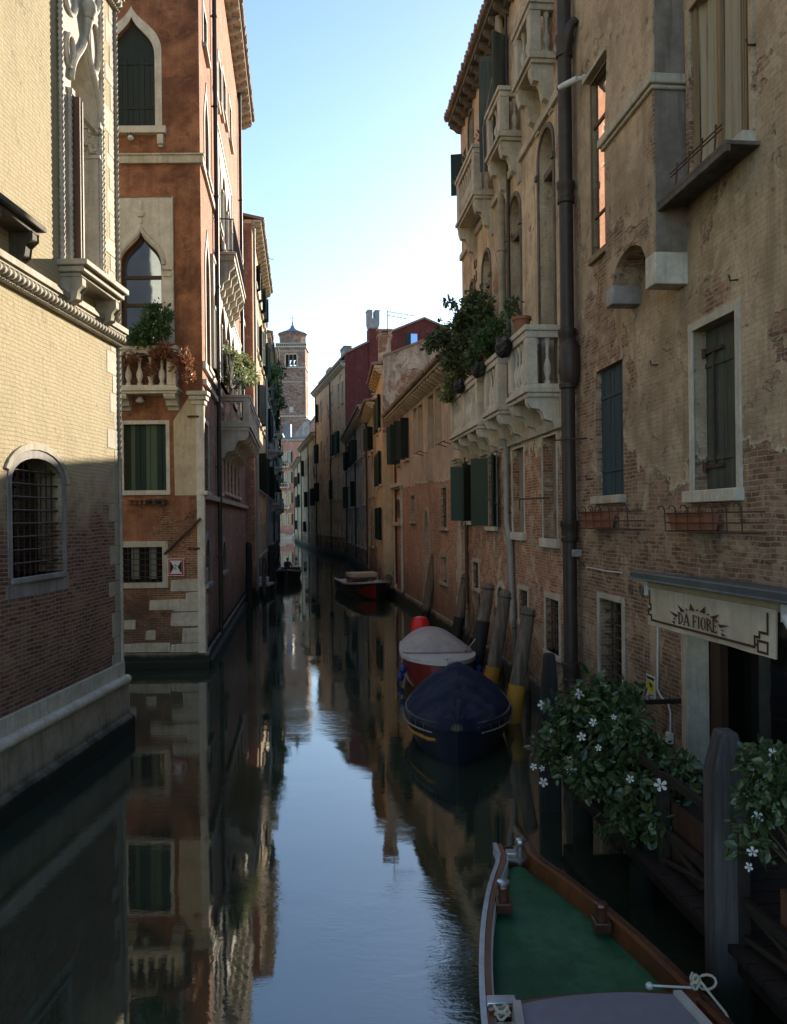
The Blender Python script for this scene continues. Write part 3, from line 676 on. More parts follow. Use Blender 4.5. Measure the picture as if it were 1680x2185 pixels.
# second sill cut by the picture's left edge
mb = MB(); sa = f1.uv(42, 505)[0]; sz = f1.uv(42, 487)[1]
mb.bx(f1, sa-1.6, sa, sz-.09, sz, -.05, .42); mb.bx(f1, sa-1.55, sa-.06, sz-.17, sz-.09, -.05, .34)
for a in (sa-.32, sa-1.4):
    pr = [(0,-.17),(.34,-.17),(.34,-.27),(.24,-.36),(.22,-.5),(.08,-.62),(0,-.66)]; m_ = len(pr)
    V = [f1.p(a, sz+h, o) for o, h in pr]+[f1.p(a+.2, sz+h, o) for o, h in pr]
    mb.add(V, [list(range(m_)), list(range(m_, 2*m_))[::-1]]+[[k, (k+1) % m_, m_+(k+1) % m_, m_+k] for k in range(m_)])
mb.build('sill', M['stone_dark'], h1.root, bevel=.015)
# string courses
for zc, th in ((f1.uv(262, 722, .1)[1], 1.), (14.45, .9)):
    mb = MB()
    mb.bx(f1, US, L1+.12, zc+.10, zc+.20, -.05, .17); mb.bx(f1, US, L1+.09, zc+.05, zc+.10, -.05, .13)
    mb.bx(f1, US, L1+.04, zc-.17, zc-.12, -.05, .07)
    rope(mb, f1, [(US, zc-.03, .07), (L1+.06, zc-.03, .07)], .085, .135, .14, 12, .02)
    rope(mb, f1, [(US, zc-.145, .07), (L1+.04, zc-.145, .07)], .022, .07, .4, 6, .015)
    mb.build('string_course', M['stone'], h1.root)
# corner quoins and corner colonnette
mb = MB(); z = .95; k = 0
while z < 17:
    hq = R.uniform(.28, .5); wq = R.choice((.16, .2, .38, .5)) if k % 2 else R.uniform(.12, .24)
    wq = R.uniform(.42, .62) if k % 2 else R.uniform(.24, .40)
    mb.bx(f1, L1-wq, L1+.004, z+.006, z+hq-.006, -.1, .003+R.random()*.005); z += hq; k += 1
mb.build('quoins', M['stone_grey'] if False else M['stone'], h1.root, bevel=.008)
mb = MB(); rope(mb, f1, [(L1-.01, 1.0, .015), (L1-.01, 14.3, .015)], .038, .12, .2, 8, .024); mb.build('corner_colonnette', M['stone'], h1.root)
# base
mb = MB(); zb = f1.uv(262, 1461, .2)[1]
pr = [(-.05,-1),(.21,-1),(.21,.35),(.15,.40),(.11,.42),(.10,zb-.09),(-.05,zb-.09)]
def sweep(mb, f, pr, a, b):
    m_ = len(pr); V = [f.p(a, h, o) for o, h in pr]+[f.p(b, h, o) for o, h in pr]
    mb.add(V, [list(range(m_)), list(range(m_, 2*m_))[::-1]]+[[k, (k+1) % m_, m_+(k+1) % m_, m_+k] for k in range(m_)])
sweep(mb, f1, pr, 0, L1+.1); mb.build('plinth', M['stone_base'], h1.root, bevel=.01)
mb = MB(); x = US
while x < L1+.1:
    e = min(x+R.uniform(.9, 1.3), L1+.12); mb.tube([f1.p(x+.004, zb, .07), f1.p(x+.015, zb, .07), f1.p(e-.015, zb, .07), f1.p(e-.004, zb, .07)], [.08, .092, .092, .08], 14); x = e
x = US
while x < L1:
    e = min(x+R.uniform(.7, 1.3), L1+.05); mb.bx(f1, x+.004, e-.004, zb+.085, zb+.085+.27, -.05, .05); x = e
mb.build('torus_moulding', M['stone_white'], h1.root, bevel=.006)
h1.finish()
mb = MB(); mb.add([f1.p(0,23,.5), f1.p(L1+.5,23,.5), f1.p(L1+.5,25,-9), f1.p(0,25,-9)], [[0,1,2,3]]); mb.build('roof', M['tile'], h1.root)

# ---------------------------------------------------------------- red corner palazzo
f2 = Fac((-13, 23.5), (-5.45, 23.6), 'R'); g2 = Fac((-5.45, 23.6), (-7.9, 44), 'R')
Z2 = 25.6
h2 = House('red_palazzo', 'brick red corner palazzo with pointed windows and white stone balconies where the side canal joins', f2, Z2, 8, M['render_red'])
s2 = House('', '', g2, Z2, 7, M['render_red_side'], root=h2.root)
E2 = f2.L
# upper ogee window, shuttered
R4 = RR(f2, 243, 331, (287, 37), (331, 274), 180); zsp = f2.uv(331, 120)[1]
h2.window('ogee', (R4[0]-.12,)+R4[1:], 'shutter', M['shutter_black'], rv=.14, sur=.2, smat=M['stone_white'], rise=R4[3]-zsp, sill=.34, sillp=.16, sillh=.2)
mb = MB(); bu = f2.uv(347, 295)[0]; bz = f2.uv(347, 291)[1]; mb.bx(f2, bu-.12, bu+.06, bz-.28, bz, -.02, .17); mb.bx(f2, bu-.1, bu+.04, bz-.34, bz-.28, -.02, .1); mb.build('bracket', M['stone_white'], h2.root, bevel=.02)
# string band
mb = MB(); z = f2.uv(400, 341)[1]; mb.bx(f2, 0, E2+.1, z-.12, z+.1, -.02, .09); mb.bx(f2, 0, E2+.13, z+.1, z+.15, -.02, .13)
mb.bx(g2, .1, g2.L, z-.12, z+.1, -.02, .09); mb.build('string_course', M['stone'], h2.root, bevel=.01)
# lower ogee window with square stone panel
R4 = RR(f2, 260, 347, (303, 498), (347, 735), 640); zsp = f2.uv(347, 568)[1]
w = h2.window('ogee', R4, 'glass', M['glass_sky'], rv=.22, rise=R4[3]-zsp, bars=(2, [.37, .62], M['wood_dark']))
mb = MB(); a, b = f2.uv(250, 560)[0], f2.uv(370, 560)[0]; zt = f2.uv(340, 422)[1]
sheet(mb, f2, [(a, R4[2]), (b, R4[2]), (b, zt), (a, zt)], [outline('ogee', *R4, R4[3]-zsp)], .05, .05)
mb.build('surround', M['stone_white'], w)
mb = MB(); og = outline('ogee', R4[0]-.06, R4[1]+.06, R4[2], R4[3]+.14, R4[3]-zsp+.12); mb.tube([f2.p(q, v, .06) for q, v in og[2:-1]], .07, 8)
mb.tube([f2.p(a, R4[2], .055), f2.p(a, zt, .055), f2.p(b, zt, .055), f2.p(b, R4[2], .055)], .035, 6)
mu = (R4[0]+R4[1])/2; mb.ball(f2.p(mu, R4[3]+.55, .06), .12, 8, (1.2,.5,1)); mb.ball(f2.p(mu, R4[3]+.80, .06), .10, 8, (1,.5,1.6)); mb.ball(f2.p(mu, R4[3]+.33, .06), .07, 8, (1,.5,1.4))
for q in (R4[1]+.17, R4[0]-.13): mb.bx(f2, q-.15, q+.15, zsp-.13, zsp-.05, .0, .12); mb.bx(f2, q-.12, q+.12, zsp-.32, zsp-.28, .0, .1)
mb.build('tracery', M['stone_white'], w)
# balcony of the front
R4 = f2.rect(250, 742, 378, 840, .45); u0, u1 = R4[0], R4[1]
balcony(h2, f2, u0-.1, u1, R4[2], R4[3]+.02, .55, M['stone_white'], (u1-.2, u0+.1), slab=.16, rail=.24, sp=.27, r=.10, ch=.42, cw=.34)
# small lamp on a hook
# mezzanine window
r5 = RR(f2, 265, 355, (355, 905), (355, 1046))
w = h2.window('rect', r5, 'plain', M['glass_dark'], rv=.16, sur=.11, smat=M['stone_white'], sill=.12, sillp=.03, sillh=.14)
mb = MB(); md = MB(); n = 8
for i in range(n):
    a = lerp(r5[0], r5[1], [0,.13,.24,.36,.50,.60,.76,.88][i]); b = lerp(r5[0], r5[1], [.13,.24,.36,.50,.60,.76,.88,1][i])
    (md if i in (0,2,3,6,7) else mb).bx(f2, a+.004, b-.004, r5[2], r5[3], -.14, -.11-.012*(i % 2))
mb.build('shutter_board', M['stripe_pale'], w); md.build('shutter', M['stripe_dark'], w)
# low barred window
r6 = RR(f2, 250, 347, (347, 1167), (347, 1243))
w = h2.window('rect', r6, 'plain', M['glass_dark'], rv=.2, sur=.17, smat=M['stone'], sill=.17, sillp=.02, sillh=.16, grille=(8, 6, .03, .012))
mb = MB()
for t in (.28, .68): mb.bx(f2, lerp(r6[0], r6[1], t), lerp(r6[0], r6[1], t+.16), r6[2]+.1, r6[3]-.02, -.19, -.17)
mb.build('curtain', M['curtain_grey'], w)
# cream render on the corner + pilaster, stone blocks
mb = MB(); a = f2.uv(362, 950)[0]
zA, zB, zC = f2.uv(400, 845)[1], f2.uv(400, 897)[1], f2.uv(400, 1057)[1]
q = f2.uv(372, 897)[0]; q2 = f2.uv(405, 842)[0]
mb.ext(f2, [(q, zC), (E2+.012, zC), (E2+.012, zA), (q2, zA), (q-.02, zB)], -.02, .012)
mb.build('corner_panel', M['cream'], h2.root)
mb = MB()
for ff, s, a0, a1 in ((f2, 1, E2-.20, E2+.02), (g2, 1, -.02, .14)):
    mb.bx(ff, a0, a1, .2, zA-.25, -.02, .03)
for o in (.0, .05, .1): mb.bx(f2, E2-.34-o, E2+.06+o, zA-.25+o*2.6, zA-.13+o*2.6, -.3, .06+o)
mb.build('corner_pilaster', M['stone_white'], h2.root, bevel=.015)
mb = MB()
for (x0, y0, x1, y1) in ((369,1277,432,1305),(318,1278,390,1302),(395,1262,433,1300),(364,1305,432,1336),(258,1322,290,1344),(310,1344,333,1366),(388,1338,432,1372),(262,1372,364,1392),(364,1372,432,1392),(364,1235,430,1262)):
    r_ = f2.rect(x0, y0, x1, y1); j = .012*R.random(); P = [(r_[0], r_[2]+.01), (min(r_[1], E2+.015), r_[2]+.01), (min(r_[1], E2+.015), r_[3]-.01), (lerp(r_[0], r_[1], .4), r_[3]-.01-R.random()*.03), (r_[0]+.03, r_[3]-.04)]
    mb.ext(f2, P, -.02, .012+j)
zz = .45
while zz < 2.6:
    hq = R.uniform(.25, .42); mb.bx(g2, 0, R.uniform(.3, .9), zz+.01, zz+hq-.01, -.02, .02); zz += hq
mb.build('stone_blocks', M['stone'], h2.root, bevel=.01)
mb = MB(); sweep(mb, f2, [(-.05,-1),(.16,-1),(.15,.18),(.08,.22),(.08,.42),(-.05,.44)], 0, E2+.12); sweep(mb, g2, [(-.05,-1),(.22,-1),(.2,.18),(.08,.22),(.06,.42),(-.05,.44)], .05, g2.L)
mb.build('plinth', M['stone_base'], h2.root, bevel=.01)
# rods and iron ties
mb = MB(); a, za_ = f2.uv(352, 1182); b, zb_ = f2.uv(430, 1106); mb.tube([f2.p(a, za_, .05), f2.p(b, zb_, .09)], .035, 8); mb.build('iron_bar', M['rust'], h2.root); mb = MB()
for (x, y) in ((412, 889), (414, 1170)):
    a, z = f2.uv(x, y); mb.tube([f2.p(a-.15, z, .05), f2.p(a+.12, z, .06), f2.p(a+.28, z-.02, -.1)], .03, 6); mb.build('iron_tie', M['rust'], h2.root); mb = MB()
h2.finish(front_only=True)
# --- canal side of the red palazzo: rows of openings placed along the wall
def gu(px, py): return g2.uv(px, py)
for (u_a, u_b, t, b, kind, rs) in ((1.2, 2.3, (417, 90), (422, 312), 'ogee', 1.5), (4.9, 6.1, (446, 225), (452, 432), 'ogee', 1.5), (1.0, 2.1, (424, 455), (430, 765), 'ogee', 1.3)):
    R4 = (u_a, u_b)+RR(g2, 430, 440, t, b)[2:]
    s2.window(kind, R4, 'shutter', M['shutter_olive'], rv=.12, sur=.17, smat=M['stone_white'], rise=rs, sill=.2, sillp=.12)
# five-light gothic window, second floor (shutters closed) and first floor (white stone screen)
for (xa, xb, yt, yb, n, nm) in ((459, 489, 265, 500, 3, 'olive'), (452, 514, 556, 775, 6, 'x')):
    ua = gu(xa, (yt+yb)/2)[0]; ub = gu(xb, (yt+yb)/2)[0]; z0 = gu(xa, yb)[1]; z1 = gu(xa, yt)[1]
    if n == 6: z0 = gu(471, 820)[1]
    cell = (ub-ua)/n
    for i in range(n):
        R4 = (ua+cell*i+.13, ua+cell*(i+1)-.13, z0, z1-.35)
        w = s2.window('ogee', R4, 'shutter', M['shutter_olive' if n == 3 else 'shutter_grey'], rv=.3, rise=1.25)
    mb = MB(); sheet(mb, g2, [(ua-.15, z0), (ub+.15, z0), (ub+.15, z1), (ua-.15, z1)], [outline('ogee', ua+cell*i+.12, ua+cell*(i+1)-.12, z0, z1-.34, 1.26) for i in range(n)], .06, .07)
    mb.ring(g2, [(ua-.22, z0), (ub+.22, z0), (ub+.22, z1+.1), (ua-.22, z1+.1)], [(ua-.15, z0), (ub+.15, z0), (ub+.15, z1), (ua-.15, z1)], .0, .1)
    for i in range(n+1):
        q = ua+cell*i; mb.bx(g2, q-.16, q+.16, z1-1.65, z1-1.55, .0, .13); mb.tube([g2.p(q, z0, .05), g2.p(q, z1-1.6, .05)], .09, 8)
    mb.build('window_screen', M['stone_white'], h2.root)
# top floor windows
for (xl, xr, t, b) in ((433, 440, (436, 30), (440, 130)), (455, 463, (458, 115), (463, 230)), (466, 472, (469, 140), (472, 250)), (475, 481, (478, 170), (481, 270)), (489, 493, (491, 228), (493, 318))):
    s2.window('rect', RR(g2, xl, xr, t, b), 'shutter', M['shutter_grey'], rv=.12, sur=.14, smat=M['stone_white'], sill=.14, sillp=.1)
# mezzanine windows and ground floor arches
for (xl, xr, t, b) in ((435, 444, (439, 905), (444, 1050)), (463, 471, (466, 925), (471, 1052))):
    s2.window('rect', RR(g2, xl, xr, t, b), 'shutter', M['shutter_black'], rv=.14, sur=.13, smat=M['stone_white'], sill=.14, sillp=.08)
for i in range(5):
    s2.window('rect', RR(g2, 476+i*7.5, 481+i*7.5, (478, 950), (481+0, 1050)), 'shutter', M['shutter_black'], rv=.2, sur=.1, smat=M['stone_white'], sill=.12, sillp=.08)
for (xl, xr, yt, yb) in ((438, 448, 1150, 1240), (474, 482, 1155, 1215)):
    s2.window('arch', RR(g2, xl, xr, (xl+5, yt), (xr, yb)), 'plain', M['glass_dark'], rv=.2, sur=.2, smat=M['stone_grey'], sill=.15)
for (xa, ya, xb, yb) in ((430, 768, 450, 790),):
    pass
z = gu(445, 800)[1]; mb = MB(); mb.bx(g2, .02, gu(470, 900)[0]-.1, z-.1, z+.12, -.02, .1); mb.build('string_course', M['stone_white'], h2.root, bevel=.01); mb = MB(); mb.bx(g2, .02, gu(470, 900)[0]-.1, z-.55, z-.4, -.02, .12); mb.build('string_course', M['stone_white'], h2.root, bevel=.01)
z = gu(450, 1062)[1]; mb = MB(); mb.bx(g2, .2, g2.L-.2, z-.1, z+.06, -.02, .14); mb.build('string_course', M['stone'], h2.root, bevel=.01)
# balconies
ua = g2.uv(471, 860)[0]; pA = 1.0; ub = g2.uv(553, 880, pA)[0]; z0 = g2.uv(525, 905, pA)[1]; z1 = g2.uv(525, 826, pA)[1]
balcony(s2, g2, ua, ub, z0, z1, pA, M['stone_white'], [lerp(ua+.15, ub-.15, i/6) for i in range(7)], slab=.28, rail=.22, sp=.3, r=.1, ch=.95, pw=.34, piers=[ua+.17, (ua+ub)/2, ub-.17])
ua = g2.uv(461, 500)[0]; pB = .62; ub = g2.uv(521, 560, pB)[0]; z0 = g2.uv(494, 528, pB)[1]; z1 = g2.uv(494, 440, pB)[1]
mb = MB(); mb.bx(g2, ua, ub, z0, z0+.28, -.02, pB); mb.bx(g2, ua-.05, ub+.05, z0+.2, z0+.3, -.02, pB+.06)
bl = mb.build('balcony', M['stone'], h2.root, bevel=.012)
for i in range(7):
    c = lerp(ua+.2, ub-.2, i/6); mb = MB(); sweep(mb, g2, [(0,z0),(pB*.95,z0),(pB*.95,z0-.2),(pB*.7,z0-.35),(pB*.66,z0-.6),(pB*.35,z0-.75),(pB*.3,z0-.95),(0,z0-1.1)], c-.16, c+.16); mb.build('console', M['stone'], bl, bevel=.015)
mb = MB(); o = pB-.03
mb.tube([g2.p(ua, z1, 0), g2.p(ua, z1, o), g2.p(ub, z1, o), g2.p(ub, z1, 0)], .025, 6); mb.tube([g2.p(ua, z0+.36, 0), g2.p(ua, z0+.36, o), g2.p(ub, z0+.36, o), g2.p(ub, z0+.36, 0)], .018, 6)
n = int((ub-ua)/.16)
for i in range(n+1): u = lerp(ua, ub, i/n); mb.tube([g2.p(u, z0+.3, o), g2.p(u, z1, o)], .011, 5)
for i in range(4): mb.tube([g2.p(ua, z0+.3, i*.17), g2.p(ua, z1, i*.17)], .011, 5)
mb.build('railing', M['iron'], bl)
# rain pipes
pipe(s2, g2, 3.7, .5, Z2-.3, .12, .075, M['pipe_dark'], clips=[3, 6, 9, 12, 15, 18, 21])
pipe(s2, g2, g2.uv(513, 800)[0], 9.2, Z2-.3, .12, .08, M['pipe_dark'], clips=[11, 14, 17, 20])
s2.finish(front_only=True)
s2.eave(.55, M['tile'], M['stone'], slope=.22, brk=.75, t=.16)
mb = MB()   # brick infill of the hidden back so the block is closed
mb.add([g2.p(g2.L,-.6,0), g2.p(g2.L,-.6,-8), g2.p(g2.L,Z2,-8), g2.p(g2.L,Z2,0)], [[0,1,2,3]]); mb.build('wall', M['render_red_side'], h2.root)

# ---------------------------------------------------------------- farther left bank
LB = [(-7.45,44.1), (-9.05,58.5), (-11.45,78), (-14.1,100), (-17.3,124)]
specs = [('terrace_house', 'narrow red and yellow house beyond the red palazzo, its end wall catching sun', 20.4, 'render_apricot', .5),
         ('terrace_house', 'tall grey slate coloured house second along the left bank past the red palazzo', 17.6, 'render_slate', .45),
         ('terrace_house', 'grey house with plants on its ledges further along the left bank', 20.5, 'render_grey', .55),
         ('terrace_house', 'last dark house of the left bank where the canal opens into sun', 21.0, 'render_slate', .4)]
FL = []
for i, (nm, lab, z1, mt, ep) in enumerate(specs):
    f = Fac(LB[i], LB[i+1], 'R'); h = House(nm, lab, f, z1, 8, M[mt], group='houses along the left bank'); FL.append((f, h))
    rr = random.Random(40+i)
    n = int(f.L/2.6)
    for lv, (za, zb) in enumerate(((2.2,3.9),(6.0,8.2),(10,12.4),(14,16.2),(17.6,19.2))):
        if zb > z1-.8: continue
        for k in range(n):
            u = lerp(1.1, f.L-1.1, (k+.5)/n)+rr.uniform(-.2, .2)
            arch = 'arch' if lv in (2,) and i != 2 else 'rect'
            op = rr.random() < .45 and lv > 0
            h.window(arch, (u-.5, u+.5, za, zb), 'glass', M['glass_dark'], rv=.16, sur=.14, smat=M['stone'], sill=.16, sillp=.12, leaf=([(u-.5, -.5, rad(rr.uniform(8, 70))), (u+.5, .5, rad(rr.uniform(8, 60)))] if op else None), leafmat=M[rr.choice(('shutter_green', 'shutter_black', 'shutter_olive'))])
    mb = MB(); sweep(mb, f, [(-.05,-1),(.14,-1),(.12,.4),(.05,.45),(-.05,.45)], 0, f.L); mb.build('plinth', M['stone_wet'], h.root)
    for q in (.4, f.L-.5): pipe(h, f, q, .8, z1-.2, .1, .07, M['pipe_dark' if i % 2 else 'pipe_grey'])
    if i in (1, 2, 3):
        for k, (q, zc) in enumerate(((f.L*.35, 9.7), (f.L*.7, 5.7), (f.L*.6, 13.7))[:3 if i > 1 else 2]):
            balcony(h, f, q-1.2, q+1.2, zc-.2, zc+.95, .75, M['stone'], (q-.9, q+.9), slab=.2, rail=.14, sp=.34, r=.08, ch=.6)
    h.finish(); h.eave(ep, M['tile'], M['stone'], slope=.2, brk=.8)
# red painted end wall and gutter strip of the first one
f, h = FL[0]
mb = MB(); mb.add([f.p(-.004,.2,-.0), f.p(-.004,.2,-7.9), f.p(-.004,20.2,-7.9), f.p(-.004,20.2,0)], [[0,1,2,3]]); mb.build('end_wall', M['render_red_side'], h.root, smooth=0)
# ================================================================ RIGHT BANK
fr = Fac((5.1, 1.5), (3.6, 16.2), 'L'); LR = fr.L
hr = House('tan_house', 'peeling tan house on the right with a white surrounded shuttered window above an awning', fr, 22, 8, M['render_tan'])
w = hr.window('rect', RR(fr, 1482, 1574, (1574, 661), (1574, 1041), 900), 'shutter', M['shutter_olive'], rv=.19, sur=.11, smat=M['stone_white'], proud=.03, sill=.14, sillp=.10, sillh=.16)
r = RR(fr, 1482, 1574, (1574, 661), (1574, 1041), 900)
mb = MB()
for t in (.15, .86):
    z = lerp(r[2], r[3], t); mb.bx(fr, r[1]-.52, r[1]-.02, z-.025, z+.025, -.15, -.125); mb.tube([fr.p(r[1]-.03, z-.06, -.13), fr.p(r[1]-.03, z+.06, -.13)], .028, 8)
mb.bx(fr, r[1]-.30, r[1]-.27, lerp(r[2], r[3], .15), lerp(r[2], r[3], .86), -.15, -.13)
mb.build('hinge', M['iron'], w)
w = hr.window('rect', RR(fr, 1273, 1330, (1330, 764), (1330, 1055), 900), 'shutter', M['shutter_blue'], rv=.12, smat=M['stone'], sill=.10, sillp=.08, sillh=.14)
# big casement window with curtains at the top
r = RR(fr, 1476, 1604, (1604, -150), (1604, 285), 200)
w = hr.window('rect', r, 'plain', M['glass_dark'], rv=.12, sur=.09, smat=M['render_tan'], proud=.04)
mb = MB()
n = 60
def drape(a, b, o, z0, z1):
    def fn(i, j): return fr.p(lerp(a, b, i), lerp(z0, z1, j), o+.02*math.sin(i*41)+.012*math.sin(i*17+j*3))
    mb.grid(fn, n, 6)
drape(r[0]+.05, r[1]-.05, -.09, r[2]+.02, r[3]); mb.build('curtain', M['curtain'], w)
mb = MB(); rs = (r[0]+.0, r[1]-.0, r[2], r[3]); mm = (r[0]+r[1])/2+.05
for a, b in ((r[0], r[0]+.09), (mm-.05, mm+.05), (r[1]-.09, r[1])): mb.bx(fr, a, b, r[2]+.01, r[3], -.07, -.02)
for a in (r[0]+.11, r[0]+.16, r[0]+.21): mb.bx(fr, a-.012, a+.012, r[2]+.01, r[3], -.06, .01)
mb.build('casement_frame', M['wood_tan'], w)
mb = MB(); s0, s1 = r[0]-.18, r[1]+.30; mb.bx(fr, s0+.1, s1-.1, r[2]-.16, r[2], -.02, .16); mb.build('sill', M['stone_white'], w, bevel=.01)
mb = MB(); mb.bx(fr, s0, s1, r[2]-.22, r[2]-.17, -.02, .42); mb.bx(fr, s0, s1, r[2]-.30, r[2]-.22, .36, .42); mb.build('ledge', M['stone_dark'], w, bevel=.008)
mb = MB()
for o in (.36,): 
    for dz in (.05, .10): mb.tube([fr.p(s0+.2, r[2]+dz, o), fr.p(s1-.4, r[2]+dz, o)], .010, 6)
    for t in (.1, .35, .6, .85): u = lerp(s0+.2, s1-.4, t); mb.tube([fr.p(u, r[2]-.28, o+.03), fr.p(u, r[2]+.16, o)], .014, 6)
mb.build('railing', M['rust'], w)
# narrow window behind the chimney breast, its pane mirrors the sunlit side
r = RR(fr, 1264, 1302, (1300, 125), (1300, 520), 330)
w = hr.window('rect', r, 'plain', M['glass_mirror'], rv=.05, sur=.03, smat=M['wood_tan'], sill=.1, sillp=.05)
mb = MB(); mb.bx(fr, r[0], r[1], lerp(r[2], r[3], .74), lerp(r[2], r[3], .76), -.05, -.03); mb.bx(fr, r[0], r[1], lerp(r[2], r[3], .22), lerp(r[2], r[3], .235), -.05, -.03); mb.build('glazing_bar', M['wood_brown'], w)
mb = MB(); mb.bx(fr, r[0]-.15, r[1]+.1, r[3]+.06, r[3]+.14, -.02, .14); mb.build('hood', M['stone'], w, bevel=.01)
# chimney breast on corbels
PR = .46
cA = fr.uv(1397, 450, PR)[0]; cB = fr.uv(1291, 450, PR)[0]; zm = fr.uv(1397, 188, PR)[1]; zc = fr.uv(1318, 602, PR)[1]; zb_ = zc
mb = MB()
# body with arched underside
mA, mB_ = cA+.30, cB-.28; Pb = [(cA, zb_+.02), (mA, zb_+.02)]
for k in range(9):
    t = k/8; Pb.append((lerp(mA, mB_, t), lerp(zb_+.02, zc+.02, t)+.36*math.sin(math.pi*t)**.5))
Pb += [(mB_, zc), (cB, zc), (cB, zm), (cA, zm)]
mb.ext(fr, Pb, -.02, PR)
# tapering shaft above
V = [fr.p(cA, zm+.2, -.02), fr.p(cA, zm+.2, PR), fr.p(cB, zm+.2, PR), fr.p(cB, zm+.2, -.02), fr.p(cA+.15, zm+5, -.02), fr.p(cA+.12, zm+5, PR*.8), fr.p(cB-.35, zm+5, PR*.8), fr.p(cB-.35, zm+5, -.02)]
mb.add(V, [[0,1,2,3],[4,7,6,5],[0,4,5,1],[1,5,6,2],[2,6,7,3]])
ch = mb.build('chimney_breast', M['render_tan'], hr.root, smooth=0)
mb = MB()
mb.bx(fr, cA-.004, cA+.006, zb_+.03, zm, 0, PR-.02)
mb.add([fr.p(cA-.003, zm+.2, 0), fr.p(cA-.003, zm+.2, PR-.02), fr.p(cA+.117, zm+5, PR*.8-.02), fr.p(cA+.147, zm+5, 0)], [[0,1,2,3]])
mb.build('flue_side', M['lead'], ch, smooth=0)
mb = MB(); mb.bx(fr, cA-.05, cB+.05, zm, zm+.06, -.02, PR+.05); mb.bx(fr, cA-.09, cB+.09, zm+.06, zm+.2, -.02, PR+.09); mb.build('moulding', M['stone'], ch, bevel=.02)
mb = MB(); mb.bx(fr, cA-.01, mA+.02, zb_-.42, zb_+.02, -.02, PR+.01); mb.build('corbel', M['stone_white'], ch, bevel=.015)
mb = MB(); mb.bx(fr, mB_-.02, cB+.01, zc-.28, zc+.0, -.02, PR+.01); mb.build('corbel', M['stone_grey'], ch, bevel=.02)
# barred ground floor window
r = RR(fr, 1282, 1330, (1330, 1288), (1330, 1480), 1380)
w = hr.window('rect', r, 'plain', M['glass_dark'], rv=.30, sur=.10, smat=M['stone'], sill=.1, sillp=.04, grille=(4, 7, -.12, .015))
# doorway of the restaurant with a room behind
dr = [fr.uv(1470, 1500)[0]-3.2, fr.uv(1470, 1500)[0], fr.uv(1480, 1690)[1], 3.15]
P = outline('rect', *dr); hr.hole(P, .30)
mb = MB(); d0, d1, z0, z1 = dr
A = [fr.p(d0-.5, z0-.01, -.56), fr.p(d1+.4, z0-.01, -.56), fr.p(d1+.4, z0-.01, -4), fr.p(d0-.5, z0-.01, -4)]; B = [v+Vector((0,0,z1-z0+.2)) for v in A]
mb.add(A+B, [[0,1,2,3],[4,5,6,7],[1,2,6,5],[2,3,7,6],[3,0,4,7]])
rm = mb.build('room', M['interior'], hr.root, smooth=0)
mb = MB(); mb.bx(fr, d1, d1+.17, z0, z1, -.02, .03); mb.bx(fr, d0, d1, z1, z1+.2, -.02, .03); mb.build('door_surround', M['stone'], rm, bevel=.01)
mb = MB(); mb.bx(fr, d1-.006, d1+.0, z0, z1-.01, -.295, .028); mb.build('door_jamb', M['stone_white'], rm)
mb = MB(); mb.bx(fr, d1-.30, d1-.01, z0, z1-.01, -.42, -.31); mb.bx(fr, d1-1.55, d1-1.47, z0, z1-.01, -.62, -.56); mb.bx(fr, d1-2.6, d1-2.5, z0, z1-.01, -.62, -.56); mb.bx(fr, d0, d1-.42, z0+.0, z0+.75, -.60, -.57); mb.build('door_frame', M['wood_dark'], rm)
mb = MB(); mb.bx(fr, d0+.01, d1-.42, z0+.75, z1-.02, -.595, -.585); mb.build('pane', M['glass_dark'], rm)
mb = MB(); mb.bx(fr, d0, d1+.2, z0-.16, z0-.012, -.55, .1); mb.build('doorstep', M['stone_grey'], rm, bevel=.01)
# round vents, conduit
mb = MB()
for x, y in ((1347.5, 1257), (1370, 1259)):
    a, z = fr.uv(x, y); mb.lathe(fr.p(a, z, -.02), [(.085, 0), (.085, .035), (.07, .04), (.065, .03), (0, .03)], 16, fr.n)
mb.build('vent', M['stone_dark'], hr.root)
mb = MB(); pts = [(1408, 1330), (1407, 1470), (1415, 1487), (1430, 1500), (1435, 1520), (1435, 1566)]
mb.tube([fr.p(*fr.uv(x, y), .03) for x, y in pts], .014, 8)
a, z = fr.uv(1434, 1572); mb.bx(fr, a-.06, a+.06, z-.09, z+.06, 0, .07)
mb.build('conduit', M['white_plastic'], hr.root); mb = MB(); pts = [(1256, 1210), (1300, 1219), (1332, 1222)]; mb.tube([fr.p(*fr.uv(x, y), .03) for x, y in pts], .014, 8)
mb.build('conduit', M['white_plastic'], hr.root)
mb = MB()
for x, y in ((1830-1209, 0),):
    pass
for x, y in ((1823, 95), (1575, 597), (1263, 1022), (1404, 778)):
    xx = x if x < 1680 else 1822-209
    a, z = fr.uv(xx, y); mb.tube([fr.p(a, z, 0), fr.p(a, z-.01, .1), fr.p(a, z+.06, .12)], .012, 6)
a, z = fr.uv(1265, 937); mb.tube([fr.p(a, z, 0), fr.p(a, z, .05)], .012, 5)
a, z = fr.uv(1253, 935); b, z2 = fr.uv(1245, 938); mb.tube([fr.p(a, z, 0), fr.p(a+.1, z-.03, .6)], .016, 6)
mb.build('iron_hook', M['iron'], hr.root)
